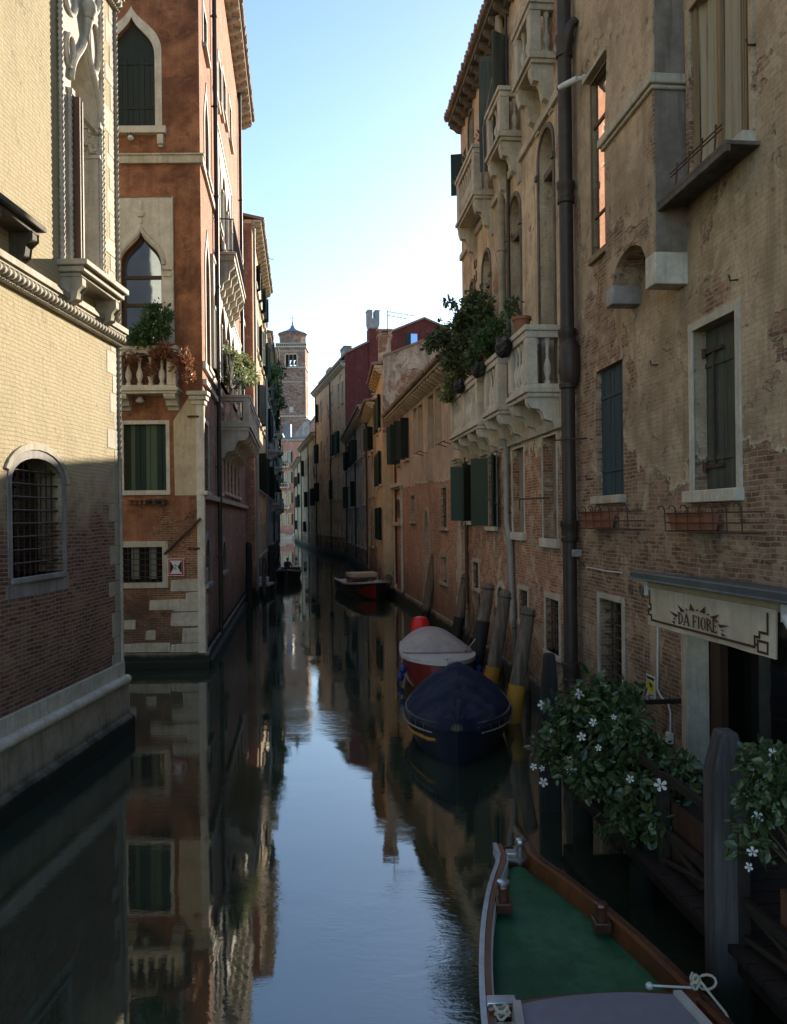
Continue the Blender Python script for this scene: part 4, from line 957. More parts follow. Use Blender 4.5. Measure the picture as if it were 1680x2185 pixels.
# big iron downpipe between the two houses
pu = fr.uv(1213, 900, .2)[0]
zz = [fr.uv(1213, y, .2)[1] for y in (84, 405, 724, 806, 1133, 1432)]
pipe(hr, fr, pu, -.3, 21.8, .2, .135, M['pipe_dark'], collars=zz, name='downpipe', n=20)
mb = MB(); z = fr.uv(1222, 75, .2)[1]; mb.tube([fr.p(pu, z-.25, .2), fr.p(pu-.18, z+.1, .2), fr.p(pu-.24, z+.35, .15), fr.p(pu-.24, z+.45, .05)], [.1,.1,.09,.09], 12)
mb.build('pipe_branch', M['pipe_dark'], hr.root); mb = MB(); z = fr.uv(1222, 768, .2)[1]; mb.lathe(fr.p(pu-.04, z, .17), [(.1,-.5),(.2,-.3),(.22,0),(.2,.3),(.1,.5)], 14)
mb.build('pipe_branch', M['pipe_dark'], hr.root)
hr.finish()
mb = MB(); mb.add([fr.p(0,22,.5), fr.p(LR,22,.5), fr.p(LR,24,-8), fr.p(0,24,-8)], [[0,1,2,3]]); mb.build('roof', M['tile'], hr.root)

# ---------------------------------------------------------------- ochre palazzo with the balconies
fp = Fac((3.6, 16.2), (2.4, 27.6), 'L'); ZP = 17.5
hp = House('ochre_palazzo', 'tall ochre palazzo with two rows of white stone balconies and round arched windows', fp, ZP, 9, M['render_ochre'])
def pz(px, py, o=0): return fp.uv(px, py, o)
# main floor arches (tall french windows) and the floor above
for (xl, xr, yt) in ((1153, 1184, 271), (1088, 1112, 418), (1030, 1047, 538), (1003, 1013, 603)):
    zt = pz((xl+xr)/2, yt)[1]; a, b = sorted((pz(xl, 560)[0], pz(xr, 560)[0])); z0 = 6.9; b = min(b, fp.L-.3)
    w = hp.window('arch', (a, b, z0, zt), 'shutter', M['shutter_grey'], rv=.34, sur=.11, smat=M['stone_dark'], proud=.035)
    mb = MB(); zt2 = zt-(b-a)/2-.25; mb.bx(fp, a, b, zt2-.12, zt2+.02, -.33, -.1); mb.bx(fp, a-.14, a, zt2-.1, zt2+.02, -.02, .08); mb.bx(fp, b, b+.14, zt2-.1, zt2+.02, -.02, .08); mb.build('transom', M['stone_dark'], w, bevel=.008)
for (xl, xr, yt, yb) in ((1025, 1041, 120, 300), (1000, 1010, 228, 300)):
    zt = min(pz((xl+xr)/2, yt)[1], ZP-.5); a, b = sorted((pz(xl, 220)[0], pz(xr, 220)[0])); b = min(b, fp.L-.2)
    w = hp.window('arch', (a, b, 13.5, zt), 'shutter', M['shutter_black'], rv=.3, sur=.1, smat=M['stone_dark'], proud=.03)
for (xl, xr) in ((1068, 1085),):
    a, b = sorted((pz(xl, 120)[0], pz(xr, 120)[0]))
    w = hp.window('arch', (a, b, 13.5, 16.6), 'shutter', M['shutter_green'], rv=.25, sur=.1, smat=M['stone_dark'], leaf=[(b, .55, rad(70)), (a, -.5, rad(60))], leafmat=M['shutter_olive'])
a, z = pz(990, 300); 
w = hp.window('rect', (fp.L-.9, fp.L-.4, 14.9, 16.3), 'shutter', M['shutter_black'], rv=.2, leaf=[(fp.L-.4, .38, rad(75))], leafmat=M['shutter_black'])
# cornice strings
for z, t in ((6.15, .10), (12.95, .1)):
    mb = MB(); mb.bx(fp, .2, fp.L, z-t, z+t, -.02, .09); mb.build('string_course', M['stone'], hp.root, bevel=.015)
mb = MB(); a = pz(1110, 500)[0]
# upper balconies
B_up = [(17.25, 18.6, 13.75, 15.1, .40), (19.9, 21.35, 13.35, 14.65, .42), (22.85, 25.4, 13.1, 14.6, .46)]
def udist(d): return (d-16.2)/(27.6-16.2)*fp.L
for a, b, z0, z1, p in B_up:
    balcony(hp, fp, udist(a), udist(b), z0, z1, p+.1, M['stone'], (udist(a)+.16, udist(b)-.16), slab=.18, rail=.24, sp=.27, r=.085, ch=.95, pw=.28)
mb = MB(); z0 = pz(1000, 523, .3)[1]
# main floor balconies
B_main = [(1195, 1122, 17.15, 18.75), (0, 0, 19.75, 21.3), (0, 0, 22.15, 26.3)]
for i, (_, _, a, b) in enumerate(B_main):
    z0 = [6.72, 6.70, 6.62][i]; z1 = 8.22-.04*i
    u0, u1 = udist(a), udist(b); pp = [u0+.14, u1-.14] if i < 2 else [u0+.14, (u0+u1)/2, u1-.14]
    cc = (u0+.16, u1-.16) if i < 2 else (u0+.16, lerp(u0, u1, .33), lerp(u0, u1, .66), u1-.16)
    balcony(hp, fp, u0, u1, z0, z1, .68, M['stone_white'], cc, slab=.2, rail=.26, sp=.26, r=.085, ch=.62, pw=.28, piers=pp)
# lower windows
w = hp.window('rect', RR(fp, 1160, 1190, (1190, 925), (1190, 1150), 1050), 'plain', M['blind_plaster'], rv=.22, sill=.12, sillp=.06, sillh=.2, smat=M['stone_white'], sur=.04)
mb = MB(); r = RR(fp, 1160, 1190, (1190, 925), (1190, 1150), 1050)
mb.ext(fp, [(lerp(r[0], r[1], .25), r[2]), (lerp(r[0], r[1], .8), r[2]), (lerp(r[0], r[1], .9), r[2]+.5), (lerp(r[0], r[1], .55), r[2]+.9), (lerp(r[0], r[1], .6), r[2]+1.6), (lerp(r[0], r[1], .3), r[2]+1.1), (lerp(r[0], r[1], .35), r[2]+.5)], -.22, -.205)
mb.build('bare_patch', M['stone_dark'], w)
w = hp.window('rect', RR(fp, 1095, 1120, (1120, 952), (1120, 1136), 1050), 'plain', M['blind_plaster'], rv=.16, sill=.12, sillp=.06, sillh=.2, smat=M['stone_white'], sur=.04)
r = RR(fp, 1043, 1060, (1060, 970), (1060, 1124), 1050); w = hp.window('rect', r, 'shutter', M['shutter_black'], rv=.2, sill=.14, sillp=.08, smat=M['stone_white'], sur=.1, leaf=[(r[0], -.62, rad(20)), (r[1], .5, rad(60))], leafmat=M['shutter_green'])
r = RR(fp, 996, 1008, (1008, 990), (1008, 1112), 1050); r = (max(r[0], 0), min(r[1], fp.L-.35), r[2], r[3])
w = hp.window('rect', r, 'shutter', M['shutter_black'], rv=.2, sill=.14, sillp=.08, smat=M['stone_white'], sur=.1, leaf=[(r[0], -.62, rad(35)), (r[1], .5, rad(75))], leafmat=M['shutter_green'])
for (xl, xr, yt, yb) in ((1010, 1022, 1201, 1256), (1109, 1127, 1262, 1330), (1166, 1194, 1283, 1400)):
    hp.window('rect', RR(fp, xl, xr, (xr, yt), (xr, yb)), 'plain', M['glass_dark'], rv=.24, sur=.12, smat=M['stone'], proud=.02, sill=.12, sillp=.03, grille=(4, 6, -.06, .013))
hp.window('arch', RR(fp, 1062, 1078, (1070, 1252), (1078, 1300)), 'plain', M['blind_plaster'], rv=.14, sur=.16, smat=M['stone'])
# pipes and rods
pu = pz(1072, 500, .12)[0]
pipe(hp, fp, pu, 7.0, ZP-.2, .14, .10, M['pipe_pale'], clips=[9, 11.2, 14, 16])
mb = MB(); pu2 = pz(1078, 1050, .1)[0]
mb.tube([fp.p(pu, 7.1, .14), fp.p(pu, 6.1, .14)], .11, 14); mb.tube([fp.p(pu, 6.35, .14), fp.p(pu2-.15, 6.3, .12), fp.p(pu2-.15, 6.05, .1)], .085, 12)
mb.tube([fp.p(pu2-.15, 6.2, .1), fp.p(pu2-.15, 4.1, .1), fp.p(pu2-.5, 3.5, .1), fp.p(pu2-.6, 2.2, .1), fp.p(pu2-.7, 1.5, .1)], .075, 12)
mb.build('downpipe', M['pipe_grey'], hp.root)
pipe(hp, fp, pz(995, 1100, .08)[0], 1.4, 6.3, .08, .055, M['rust'])
pipe(hp, fp, pu-.45, 7.0, ZP-.3, .07, .04, M['pipe_dark'])
mb = MB()
a, z = pz(1197, 1062); mb.tube([fp.p(a, z, .25), fp.p(pz(1109, 1062, .6)[0], z, .6)], .022, 6)
mb.tube([fp.p(pz(1109, 1062, .6)[0], z, .6), fp.p(pz(1109, 1062, .6)[0], z-.25, .6)], .012, 5)
a, z = pz(1092, 1094); mb.tube([fp.p(a, z, .05), fp.p(pz(1035, 1060, .3)[0], pz(1035, 1060, .3)[1], .3)], .018, 6)
for x, y in ((1017, 560), (1017, 590)):
    a, z = pz(x, y); mb.tube([fp.p(a-.1, z+.15, .03), fp.p(a-.1, z-.15, .03), fp.p(a+.15, z-.15, .03), fp.p(a+.2, z+.1, .03)], .02, 5)
mb.build('iron_rod', M['iron'], hp.root)
mb = MB(); pts = [fp.p(pu+.3, 17, .05), fp.p(pu+.25, 14.5, .55), fp.p(pu+.3, 12.5, .5), fp.p(pu+.5, 10.8, .1), fp.p(pu+.2, 9.5, .04)]; mb.tube(pts, .012, 5)
mb.tube([fp.p(pu-.3, 10.1, .04), fp.p(pu-.6, 9.6, .1), fp.p(pu-.7, 8.6, .05)], .012, 5); mb.build('cable', M['pipe_grey'], hp.root)
hp.finish(); hp.eave(.42, M['tile'], M['stone_dark'], slope=.2, brk=.55, t=.12)
mb = MB(); z = .5
while z < 6.1:
    hq = R.uniform(.3, .5); mb.bx(fp, fp.L-R.choice((.22,.42)), fp.L+.02, z+.008, z+hq-.008, -.2, .02); z += hq
mb.build('quoins', M['stone'], hp.root, bevel=.01)
mb = MB()
for ff, hh in ((fr, hr), (fp, hp)):
    m2 = MB(); sweep(m2, ff, [(-.05,-1),(.16,-1),(.15,.2),(.05,.4),(-.05,.45)], 0, ff.L); m2.build('plinth', M['stone_base'], hh.root)

# ---------------------------------------------------------------- pink brick house with the long cornice
fk = Fac((2.28, 27.75), (0.0, 45), 'L'); ZK = 9.75
hk = House('pink_brick_house', 'long low house of pink brick below and tan render above with a bracketed cornice', fk, ZK, 9, M['render_pink'])
for (xl, xr, yt, yb, fill, mt) in ((883, 890, 868, 965, 'plain', 'blind_plaster'), (893, 902, 860, 962, 'plain', 'blind_plaster'), (914, 926, 838, 955, 'plain', 'blind_plaster'), (930, 942, 822, 950, 'plain', 'blind_plaster')):
    hk.window('rect', RR(fk, xl, xr, (xr, yt), (xr, yb)), fill, M[mt], rv=.2, sur=.07, smat=M['cream'], proud=.02)
r = RR(fk, 865, 873, (873, 890), (873, 978)); hk.window('rect', r, 'shutter', M['shutter_black'], rv=.2, sill=.12, smat=M['stone'], leaf=[(r[0], -.4, rad(75)), (r[1], .42, rad(80))], leafmat=M['shutter_black'])
for x in (849,): 
    r = RR(fk, x, x+5, (x+5, 905), (x+5, 990)); hk.window('rect', r, 'shutter', M['shutter_black'], rv=.2, sill=.12, smat=M['stone'], leaf=[(r[0], -.5, rad(80)), (r[1], .55, rad(75))], leafmat=M['shutter_green'])
for (xl, xr, yt, yb, g) in ((877, 886, 1056, 1112, 0), (942, 954, 1040, 1126, 1), (941, 954, 1190, 1244, 0)):
    hk.window('rect', RR(fk, xl, xr, (xr, yt), (xr, yb)), 'plain', M['glass_dark' if g else 'blind_plaster'], rv=.25, sur=.13, smat=M['stone'], proud=.02, sill=.13, grille=(4, 7, -.05, .015) if g else None)
r = RR(fk, 906, 917, (911, 1090), (917, 1200)); w = hk.window('pointed', r, 'plain', M['blind_plaster'], rv=.25, sur=.14, smat=M['stone'], rise=1.6)
mb = MB(); mb.bx(fk, r[0]-.2, r[1]+.2, .5, r[2], -.02, .05)
for k in range(6): mb.bx(fk, r[0]-.2, r[1]+.2, .55+k*.3, .80+k*.3, .03, .07)
mb.build('blocked_door', M['stone'], w, bevel=.01)
r = RR(fk, 846, 857, (851, 1065), (857, 1105)); w = hk.window('arch', r, 'plain', M['glass_dark'], rv=.2, sur=.16, smat=M['stone_white'])
a, b = r[0]-.3, r[1]+.3; zt = fk.uv(851, 1032)[1]
mb = MB()
for q in (a, b): mb.bx(fk, q-.13, q+.13, .5, zt-.2, -.02, .1)
mb.bx(fk, a-.3, b+.3, zt-.2, zt, -.02, .25); mb.bx(fk, a-.2, b+.2, zt-.3, zt-.2, -.02, .15); z = fk.uv(851, 1118)[1]; mb.bx(fk, a-.2, b+.2, z-.1, z+.08, -.02, .16)
mb.build('portal', M['stone_white'], w, bevel=.012)
mb = MB(); z = .5; k = 0
while z < 6.0:
    hq = R.uniform(.35, .6); mb.bx(fk, 0, R.choice((.45,.6,.75)) if k % 2 else .5, z+.008, z+hq-.008, -.02, .03); z += hq; k += 1
for o in (0, .06, .12): mb.bx(fk, -.02-o, .6+o, 6.0+o*1.6, 6.0+o*1.6+.09, -.02, .08+o)
mb.build('quoins', M['stone_white'], hk.root, bevel=.01)
pipe(hk, fk, fk.uv(844, 1010, .1)[0], .8, ZK-.3, .1, .06, M['rust'])
mb = MB()
for x, y in ((908, 965), (960, 945)):
    a, z = fk.uv(x, y); mb.tube([fk.p(a-.9, z, .35), fk.p(a+.9, z, .35)], .018, 5); mb.tube([fk.p(a-.5, z, .35), fk.p(a-.5, z-.1, 0)], .018, 5); mb.tube([fk.p(a+.5, z, .35), fk.p(a+.5, z-.1, 0)], .018, 5)
mb.build('clothes_rail', M['iron'], hk.root)
m2 = MB(); sweep(m2, fk, [(-.05,-1),(.16,-1),(.15,.2),(.05,.5),(-.05,.55)], 0, fk.L); m2.build('plinth', M['stone_base'], hk.root)
hk.finish(); hk.eave(.48, M['tile'], M['stone'], slope=.16, brk=.62, t=.12)

# ---------------------------------------------------------------- yellow house with grey gable behind it
fy = Fac((-.55, 45.15), (-1.05, 52), 'L'); ZY = 12.7
hy = House('yellow_house', 'yellow house whose grey plaster end wall rises above the pink brick house', fy, ZY, 9.5, M['render_yellow'])
for zc in (3.0, 6.2, 9.4):
    for u in (1.4, 4.2):
        hy.window('rect', (u, u+.9, zc, zc+1.9), 'shutter', M['shutter_green'], rv=.15, sur=.12, smat=M['stone_white'], sill=.12, leaf=[(u, -.45, rad(20)), (u+.9, .45, rad(20))])
hy.finish(); hy.eave(.42, M['tile'], M['cream'], slope=.16, brk=.9, t=.16)
fg = Fac((-.56, 45.12), (9.4, 45.82), 'R')
def PG(*pts): return [fg.uv(x, y) for x, y in pts]
mb = MB(); g = PG((818, 762), (870, 742), (935, 716), (1000, 700)); g = [(max(0, a), z) for a, z in g]
mb.ext(fg, [(0, 8.5), (9.3, 8.5)]+[(min(a, 9.3), z) for a, z in g[::-1]], -.25, .0); mb.build('gable_wall', M['render_grey'], hy.root, smooth=0)
mb = MB()
for (a, za), (b, zb) in zip(g, g[1:]): mb.add([fg.p(a,za,.12), fg.p(b,zb,.12), fg.p(b,zb,-6.5), fg.p(a,za,-6.5), fg.p(a,za+.12,.12), fg.p(b,zb+.12,.12), fg.p(b,zb+.12,-6.5), fg.p(a,za+.12,-6.5)], [[0,1,2,3],[4,5,6,7],[0,1,5,4],[0,3,7,4]])
mb.build('gable_roof', M['tile'], hy.root)
def chimney(root, f, px0, px1, ytop, zbase, o, mat, kind='cap', name='chimney', dep=None):
    a, b = sorted((f.uv(px0, ytop, o)[0], f.uv(px1, ytop, o)[0])); zt = f.uv((px0+px1)/2, ytop, o)[1]; d = dep or (b-a)
    mb = MB(); w_ = b-a
    if kind == 'cap':
        mb.bx(f, a, b, zbase, zt-.45, o-d, o); mb.bx(f, a-.08, b+.08, zt-.45, zt-.3, o-d-.08, o+.08)
        for q in (a, b-.16): mb.bx(f, q, q+.16, zt-.3, zt-.1, o-d, o)
        mb.bx(f, (a+b)/2-.1, (a+b)/2+.1, zt-.3, zt-.1, o-d*.7, o-d*.3); mb.bx(f, a-.1, b+.1, zt-.1, zt, o-d-.1, o+.1)
    elif kind == 'fork':
        h = 1.9; mb.ext(f, [(a+.12, zt-h), (b-.12, zt-h), (b, zt-h+.4), (b, zt-.12), (b+.06, zt-.1), (b+.06, zt), (b-w_*.38, zt), (b-w_*.36, zt-.9), (a+w_*.36, zt-.9), (a+w_*.38, zt), (a-.06, zt), (a-.06, zt-.1), (a, zt-.12), (a, zt-h+.4)], o-d, o)
        mb.bx(f, a+.13, b-.13, zbase, zt-h, o-d+.05, o-.05)
    else:
        mb.bx(f, a, b, zbase, zt-.3, o-d, o); mb.bx(f, a-.08, b+.08, zt-.3, zt-.2, o-d-.08, o+.08); mb.bx(f, a+.05, b-.05, zt-.2, zt-.1, o-d+.05, o-.05); mb.bx(f, a-.08, b+.08, zt-.1, zt, o-d-.08, o+.08)
    return mb.build(name, mat, root)
chimney(hy.root, fg, 808, 834, 702, 12.5, -.3, M['render_grey'])
# grey stone curved row
fa = Fac((-1.1, 52.15), (-1.9, 61), 'L'); ha = House('brown_house', 'narrow brown brick house squeezed beside the yellow one', fa, 11.7, 7, M['render_umber'])
fb = Fac((-1.92, 61.1), (-4.9, 87), 'L'); hb = House('grey_house', 'long soot grey house with a curving cornice in the middle of the right bank', fb, 12.6, 8, M['render_grey'])
fc = Fac((-4.9, 87.1), (-10.2, 109), 'L'); hc = House('apricot_house', 'tall apricot house with dark red end wall and a forked chimney', fc, 20.9, 13, M['render_apricot'])
fd = Fac((-10.2, 109.2), (-15.2, 136), 'L'); hd = House('umber_house', 'lower weathered umber house past the tall apricot one', fd, 15.8, 9, M['render_umber'])
fe = Fac((-15.2, 136.1), (-19.6, 163), 'L'); he = House('small_yellow_house', 'small bright yellow house at the far end of the right bank', fe, 14.6, 8, M['render_yellow'])
HGR = hb
rr = random.Random(5)
for (h, f, levels, step) in ((ha, fa, ((2.4,4.0),(5.8,7.6),(8.8,10.4)), 3.0), (hb, fb, ((2.0,3.6),(5.4,7.6),(9.3,11.2)), 2.7), (hc, fc, ((2.4,4.2),(6.6,9.0),(11.6,14.2),(16.9,19.3)), 2.6), (hd, fd, ((2.4,4.0),(6.2,8.6),(11.2,13.6)), 3.2), (he, fe, ((2.5,4.2),(6.5,8.6),(10.5,12.4)), 3.6)):
    n = int(f.L/step)
    for lv, (za, zb) in enumerate(levels):
        for k in range(n):
            if rr.random() < .12: continue
            u = lerp(.8, f.L-.8, (k+.5)/n)+rr.uniform(-.25, .25); hw = rr.uniform(.42, .58)
            op = rr.random() < (.38 if lv else .08)
            kd = 'ogee' if (h is hc and lv == 1 and k % 2 == 0) else ('arch' if rr.random() < .12 else 'rect')
            mt = M[rr.choice(('shutter_green', 'shutter_black', 'shutter_black'))]
            h.window(kd, (u-hw, u+hw, za, zb+rr.uniform(-.15, .1)), 'glass' if op else rr.choice(('shutter', 'plain')), M['glass_dark'] if op or rr.random() < .5 else mt, rv=.2, sur=.12, smat=M[rr.choice(('stone', 'stone_white', 'cream'))], sill=.16, sillp=.1, leaf=([(u-hw, -hw, rad(rr.uniform(15, 80))), (u+hw, hw, rad(rr.uniform(15, 80)))] if op else None), leafmat=mt)
    m2 = MB(); sweep(m2, f, [(-.05,-1),(.14,-1),(.12,.3),(.05,.6),(-.05,.6)], 0, f.L); m2.build('plinth', M['stone_wet'], h.root)
    pipe(h, f, f.L-.5, .8, h.z1-.3, .1, .07, M['rust'])
    if f.L > 12: pipe(h, f, f.L*.45, .8, h.z1-.3, .1, .07, M['pipe_dark'])
    h.finish(); h.eave(.55, M['tile'], M['stone'], slope=.16, brk=.75, t=.14)
mb = MB(); z = .6
while z < 5.5:
    hq = .35; mb.bx(fa, fa.L-1.0-.2*(int(z*3) % 2), fa.L-.1, z+.01, z+hq-.01, -.02, .04); z += hq
mb.build('stone_blocks', M['stone'], ha.root, bevel=.01)
# crimson end wall of the apricot house
fx = Fac((-4.93, 87.05), (-4.93+16*.972, 87.05+16*.234), 'R')
g = [fx.uv(x, y) for x, y in ((737, 755), (787, 731), (840, 707), (905, 681), (955, 703), (1000, 722))]; g[0] = (0, g[0][1])
mb = MB(); mb.ext(fx, [(0, 8), (g[-1][0], 8)]+g[::-1], -.3, .02)
ge = mb.build('gable_wall', M['render_crimson'], hc.root, smooth=0)
mb = MB()
for (a, za), (b, zb) in zip(g, g[1:]): mb.add([fx.p(a,za,.2), fx.p(b,zb,.2), fx.p(b,zb,-20), fx.p(a,za,-20), fx.p(a,za+.22,.2), fx.p(b,zb+.22,.2), fx.p(b,zb+.22,-20), fx.p(a,za+.22,-20)], [[0,1,2,3],[4,5,6,7],[0,1,5,4],[0,3,7,4]])
mb.build('gable_roof', M['tile'], hc.root)
r = fx.rect(877, 712, 891, 738, .02); mb = MB(); mb.bx(fx, r[0], r[1], r[2], r[3], 0, .04); wg = mb.build('window', M['glass_sky'], hc.root)
mb = MB(); r = fx.rect(865, 711, 877, 740, .02); mb.bx(fx, *r, 0, .09); mb.build('shutter', M['shutter_black'], wg)
c = chimney(hc.root, fx, 786, 810, 661, 18, .15, M['stone_grey'], 'fork', dep=1.2)
a, b = sorted((fx.uv(788, 700, .2)[0], fx.uv(807, 700, .2)[0])); mb = MB(); mb.bx(fx, a, b, 17, fx.uv(797, 701, .2)[1], -1.1, .25); mb.build('chimney_shaft', M['render_crimson'], hc.root)
chimney(hc.root, fc, 727, 735, 742, 20, -1.2, M['stone_grey'], 'plain', dep=.8)
chimney(hc.root, fc, 696, 704, 788, 20, -1.5, M['render_umber'], 'plain', dep=.8)
chimney(hd.root, fd, 660, 675, 894, 15, -2.5, M['render_rose'], 'plain', dep=1.5)
def antenna(name, label, p, h, az):
    mb = MB(); p = Vector(p); mb.tube([p, p+Vector((0,0,h))], .025, 5); d = Vector((math.cos(az), math.sin(az), 0))
    for k, (zz, L) in enumerate(((h*.95, 1.6), (h*.75, 1.1))):
        q = p+Vector((0,0,zz)); mb.tube([q, q+d*L+Vector((0,0,-.15*L))], .018, 5)
        for j in range(5): e = q+d*L*(j+.5)/5+Vector((0,0,-.15*L*(j+.5)/5)); s_ = Vector((-d.y, d.x, 0))*.25; mb.tube([e-s_, e+s_], .012, 4)
    mb.lathe(p+Vector((0,0,-.1)), [(.12,0),(.12,.1),(.03,.14)], 8)
    return tag(mb.build(name, M['iron'], origin=p), label, 'antenna', 'roof aerials')
antenna('roof_antenna', 'thin television aerial on the grey chimney right of the forked one', fg.p((fg.uv(828,702,-.3)[0]), fg.uv(828,702,-.3)[1], -.6), 1.1, .1)
antenna('roof_antenna', 'faint television aerial over the left chimney of the apricot house', fc.p(fc.L*.95, 22.6, -2), 2.2, 3.3)

# ---------------------------------------------------------------- end of the canal
fz = Fac((-34, 186), (-16, 184), 'R'); hz = House('rose_house', 'rose pink house with white windows closing the far end of the canal', fz, 22.3, 10, M['render_rose'])
for zc in (3.2, 8.0, 12.6, 17.2):
    for k in range(9):
        u = 3.2+k*1.5
        if k in (3, 6): continue
        hz.window('arch', (u-.42, u+.42, zc, zc+2.5), 'glass', M['glass_dark'], rv=.2, sur=.2, smat=M['stone_white'], sill=.2, leaf=[(u+.42, .4, rad(30))] if k % 2 else None, leafmat=M['shutter_black'])
for zc in (6.9, 11.6, 16.2):
    balcony(hz, fz, 5.5, 10.8, zc-.1, zc+.95, .9, M['stone_white'], (5.9, 8, 10.4), sp=.5, ch=.6)
hz.finish(); hz.eave(.6, M['stone'], M['stone_white'], slope=.05, brk=1)
mb = MB(); mb.bx(fz, 0, fz.L, 22.3, 23.0, -.6, -.3); mb.bx(fz, 9.8, 11.0, 22.3, 26, -1.6, -.4); mb.bx(fz, 4.6, 5.6, 22.3, 25.4, -1.6, -.6); mb.ball(fz.p(7.3, 22.6, -2), 2.0, 14, (1,1,1.1)); mb.build('roof_terrace', M['lead_blue'] , hz.root)
mb = MB(); mb.bx(fz, -2, fz.L+2, -.6, 1.0, .9, 1.4); mb.bx(fz, -2, fz.L+2, -.6, .82, .0, .9); mb.build('quay', M['stone_white'], hz.root)
fw = Fac((-28, 206), (-14, 205), 'R'); hw_ = House('slate_grey_house', 'plain grey gabled house standing in front of the bell tower', fw, 24.5, 14, M['render_slate'])
for k in range(3): hw_.window('rect', (3+k*3, 4+k*3, 20, 22), 'plain', M['glass_dark'], sur=.2, smat=M['stone'])
hw_.finish(); mb = MB(); a, z = fw.uv(628, 928); b, z2 = fw.uv(655, 893); c_, z3 = fw.uv(682, 905)
mb.ext(fw, [(a, 24), (c_, 24), (c_, z3), (b, z2), (a, z)], -14, .03); mb.build('gable_wall', M['render_slate'], hw_.root)
# ---------------------------------------------------------------- bell tower
TY = 222
tx = atY(622, 800, TY).x; tw = 60/1750*TY/2
tower = empty('bell_tower', (tx, TY, 0), 'slender brick campanile with white balustrade and a small pointed dome far down the canal', 'bell tower')
def tz(y): return atY(622, y, TY).z
ft = Fac((tx-tw, TY), (tx+tw, TY), 'R'); W = 2*tw
mb = MB()
holes = []
c = [(W*.36), (W*.5), (W*.64)]
# belfry front with three open arches; side and back walls the same thickness
zb0, zb1, zb2 = tz(783), tz(756), tz(741)
for q in c: holes.append(outline('arch', q-.42*W/7.6, q+.42*W/7.6, tz(781), tz(756)))
sheet(mb, ft, [(0, 0), (W, 0), (W, zb2), (0, zb2)], holes, 0, .7)
fbk = Fac((tx-tw, TY+W), (tx+tw, TY+W), 'R'); sheet(mb, fbk, [(0, 0), (W, 0), (W, zb2), (0, zb2)], [outline('arch', q-.42*W/7.6, q+.42*W/7.6, tz(781), tz(756)) for q in c], 0, .7)
for x in (tx-tw, tx+tw): mb.add([(x, TY, 0), (x, TY+W, 0), (x, TY+W, zb2), (x, TY, zb2)], [[0,1,2,3]])
for q in (.04, .93): mb.bx(ft, W*q-.1, W*(q+.03)+.1, 0, tz(784), 0, .12)
mb.build('shaft', M['tower_brick'], tower, smooth=0)
mb = MB()
for zz, g_, hh in ((tz(784), .18, .3), (tz(815), .05, .18), (tz(888), .15, .3)): mb.cbox((tx, TY+W/2, zz), W+2*g_, W+2*g_, hh)
mb.build('string_course', M['stone_white'], tower)
mb = MB(); mb.cbox((tx, TY+W/2, zb2+.1), W+.7, W+.7, .35); mb.build('cornice', M['stone_white'], tower); mb = MB()
for q in c: 
    P = outline('arch', q-.42*W/7.6, q+.42*W/7.6, tz(781), tz(756)); Q = outline('arch', q-.42*W/7.6, q+.42*W/7.6, tz(781), tz(756), None, .28); mb.ring(ft, Q[1:]+Q[:1], P[1:]+P[:1], .0, .12, closed=False)
mb.build('arch_trim', M['stone_white'], tower); mb = MB()
for k in range(14):
    q = W*(k+.5)/14; mb.bx(ft, q-.12, q+.12, zb2-1.2, zb2-.8, 0, .14); 
rq = random.Random(3)
mb.bx(ft, W*.42, W*.56, tz(880), tz(868), 0, .1)
for k in range(120): q, z = rq.uniform(.5, W-.5), rq.uniform(tz(895), tz(795)); mb.bx(ft, q-.09, q+.09, z, z+.12, -.02, .03)
mb.build('putlog_stone', M['stone_white'], tower)
mb = MB(); hb0, hb1 = zb2+.27, tz(732)
mb.cbox((tx, TY+W/2, hb1-.1), W+.7, W+.7, .22)
for k in range(17):
    q = -W/2-.25+(W+.5)*k/16
    for a, b in ((q, -W/2-.25), (q, W/2+.25), (-W/2-.25, q), (W/2+.25, q)): mb.cbox((tx+a, TY+W/2+b, (hb0+hb1)/2), .16, .16, hb1-hb0)
mb.build('balustrade', M['stone_white'], tower)
mb = MB(); dr_ = 27.5/1750*TY*1.05
def octo(r, z): return [(r, z)]
mb.lathe((tx, TY+W/2, 0), [(dr_*.95, zb2+.2), (dr_, tz(712)), (dr_*1.06, tz(710)), (dr_*1.06, tz(707)), (.1, tz(707))], 8); mb.build('drum', M['tower_brick'], tower, smooth=0)
mb = MB(); mb.lathe((tx, TY+W/2, 0), [(dr_*1.12, tz(707)), (dr_*.75, tz(702)), (dr_*.38, tz(698)), (dr_*.2, tz(694)), (dr_*.1, tz(688)), (.12, tz(685)), (.3, tz(683)), (.12, tz(681)), (.05, tz(665))], 12)
mb.tube([(tx-.7, TY+W/2, tz(671)), (tx+.7, TY+W/2, tz(671))], .07, 5); mb.build('dome', M['lead_blue'], tower)
mb = MB()
for q in c: mb.lathe(ft.p(q, tz(776), -1.5), [(.5,0),(.46,.15),(.3,.5),(.25,.9),(.08,1.05)], 10); mb.tube([ft.p(q, tz(776)+1, -1.5), ft.p(q, tz(757), -1.5)], .05, 5)
mb.build('bell', M['iron'], tower)
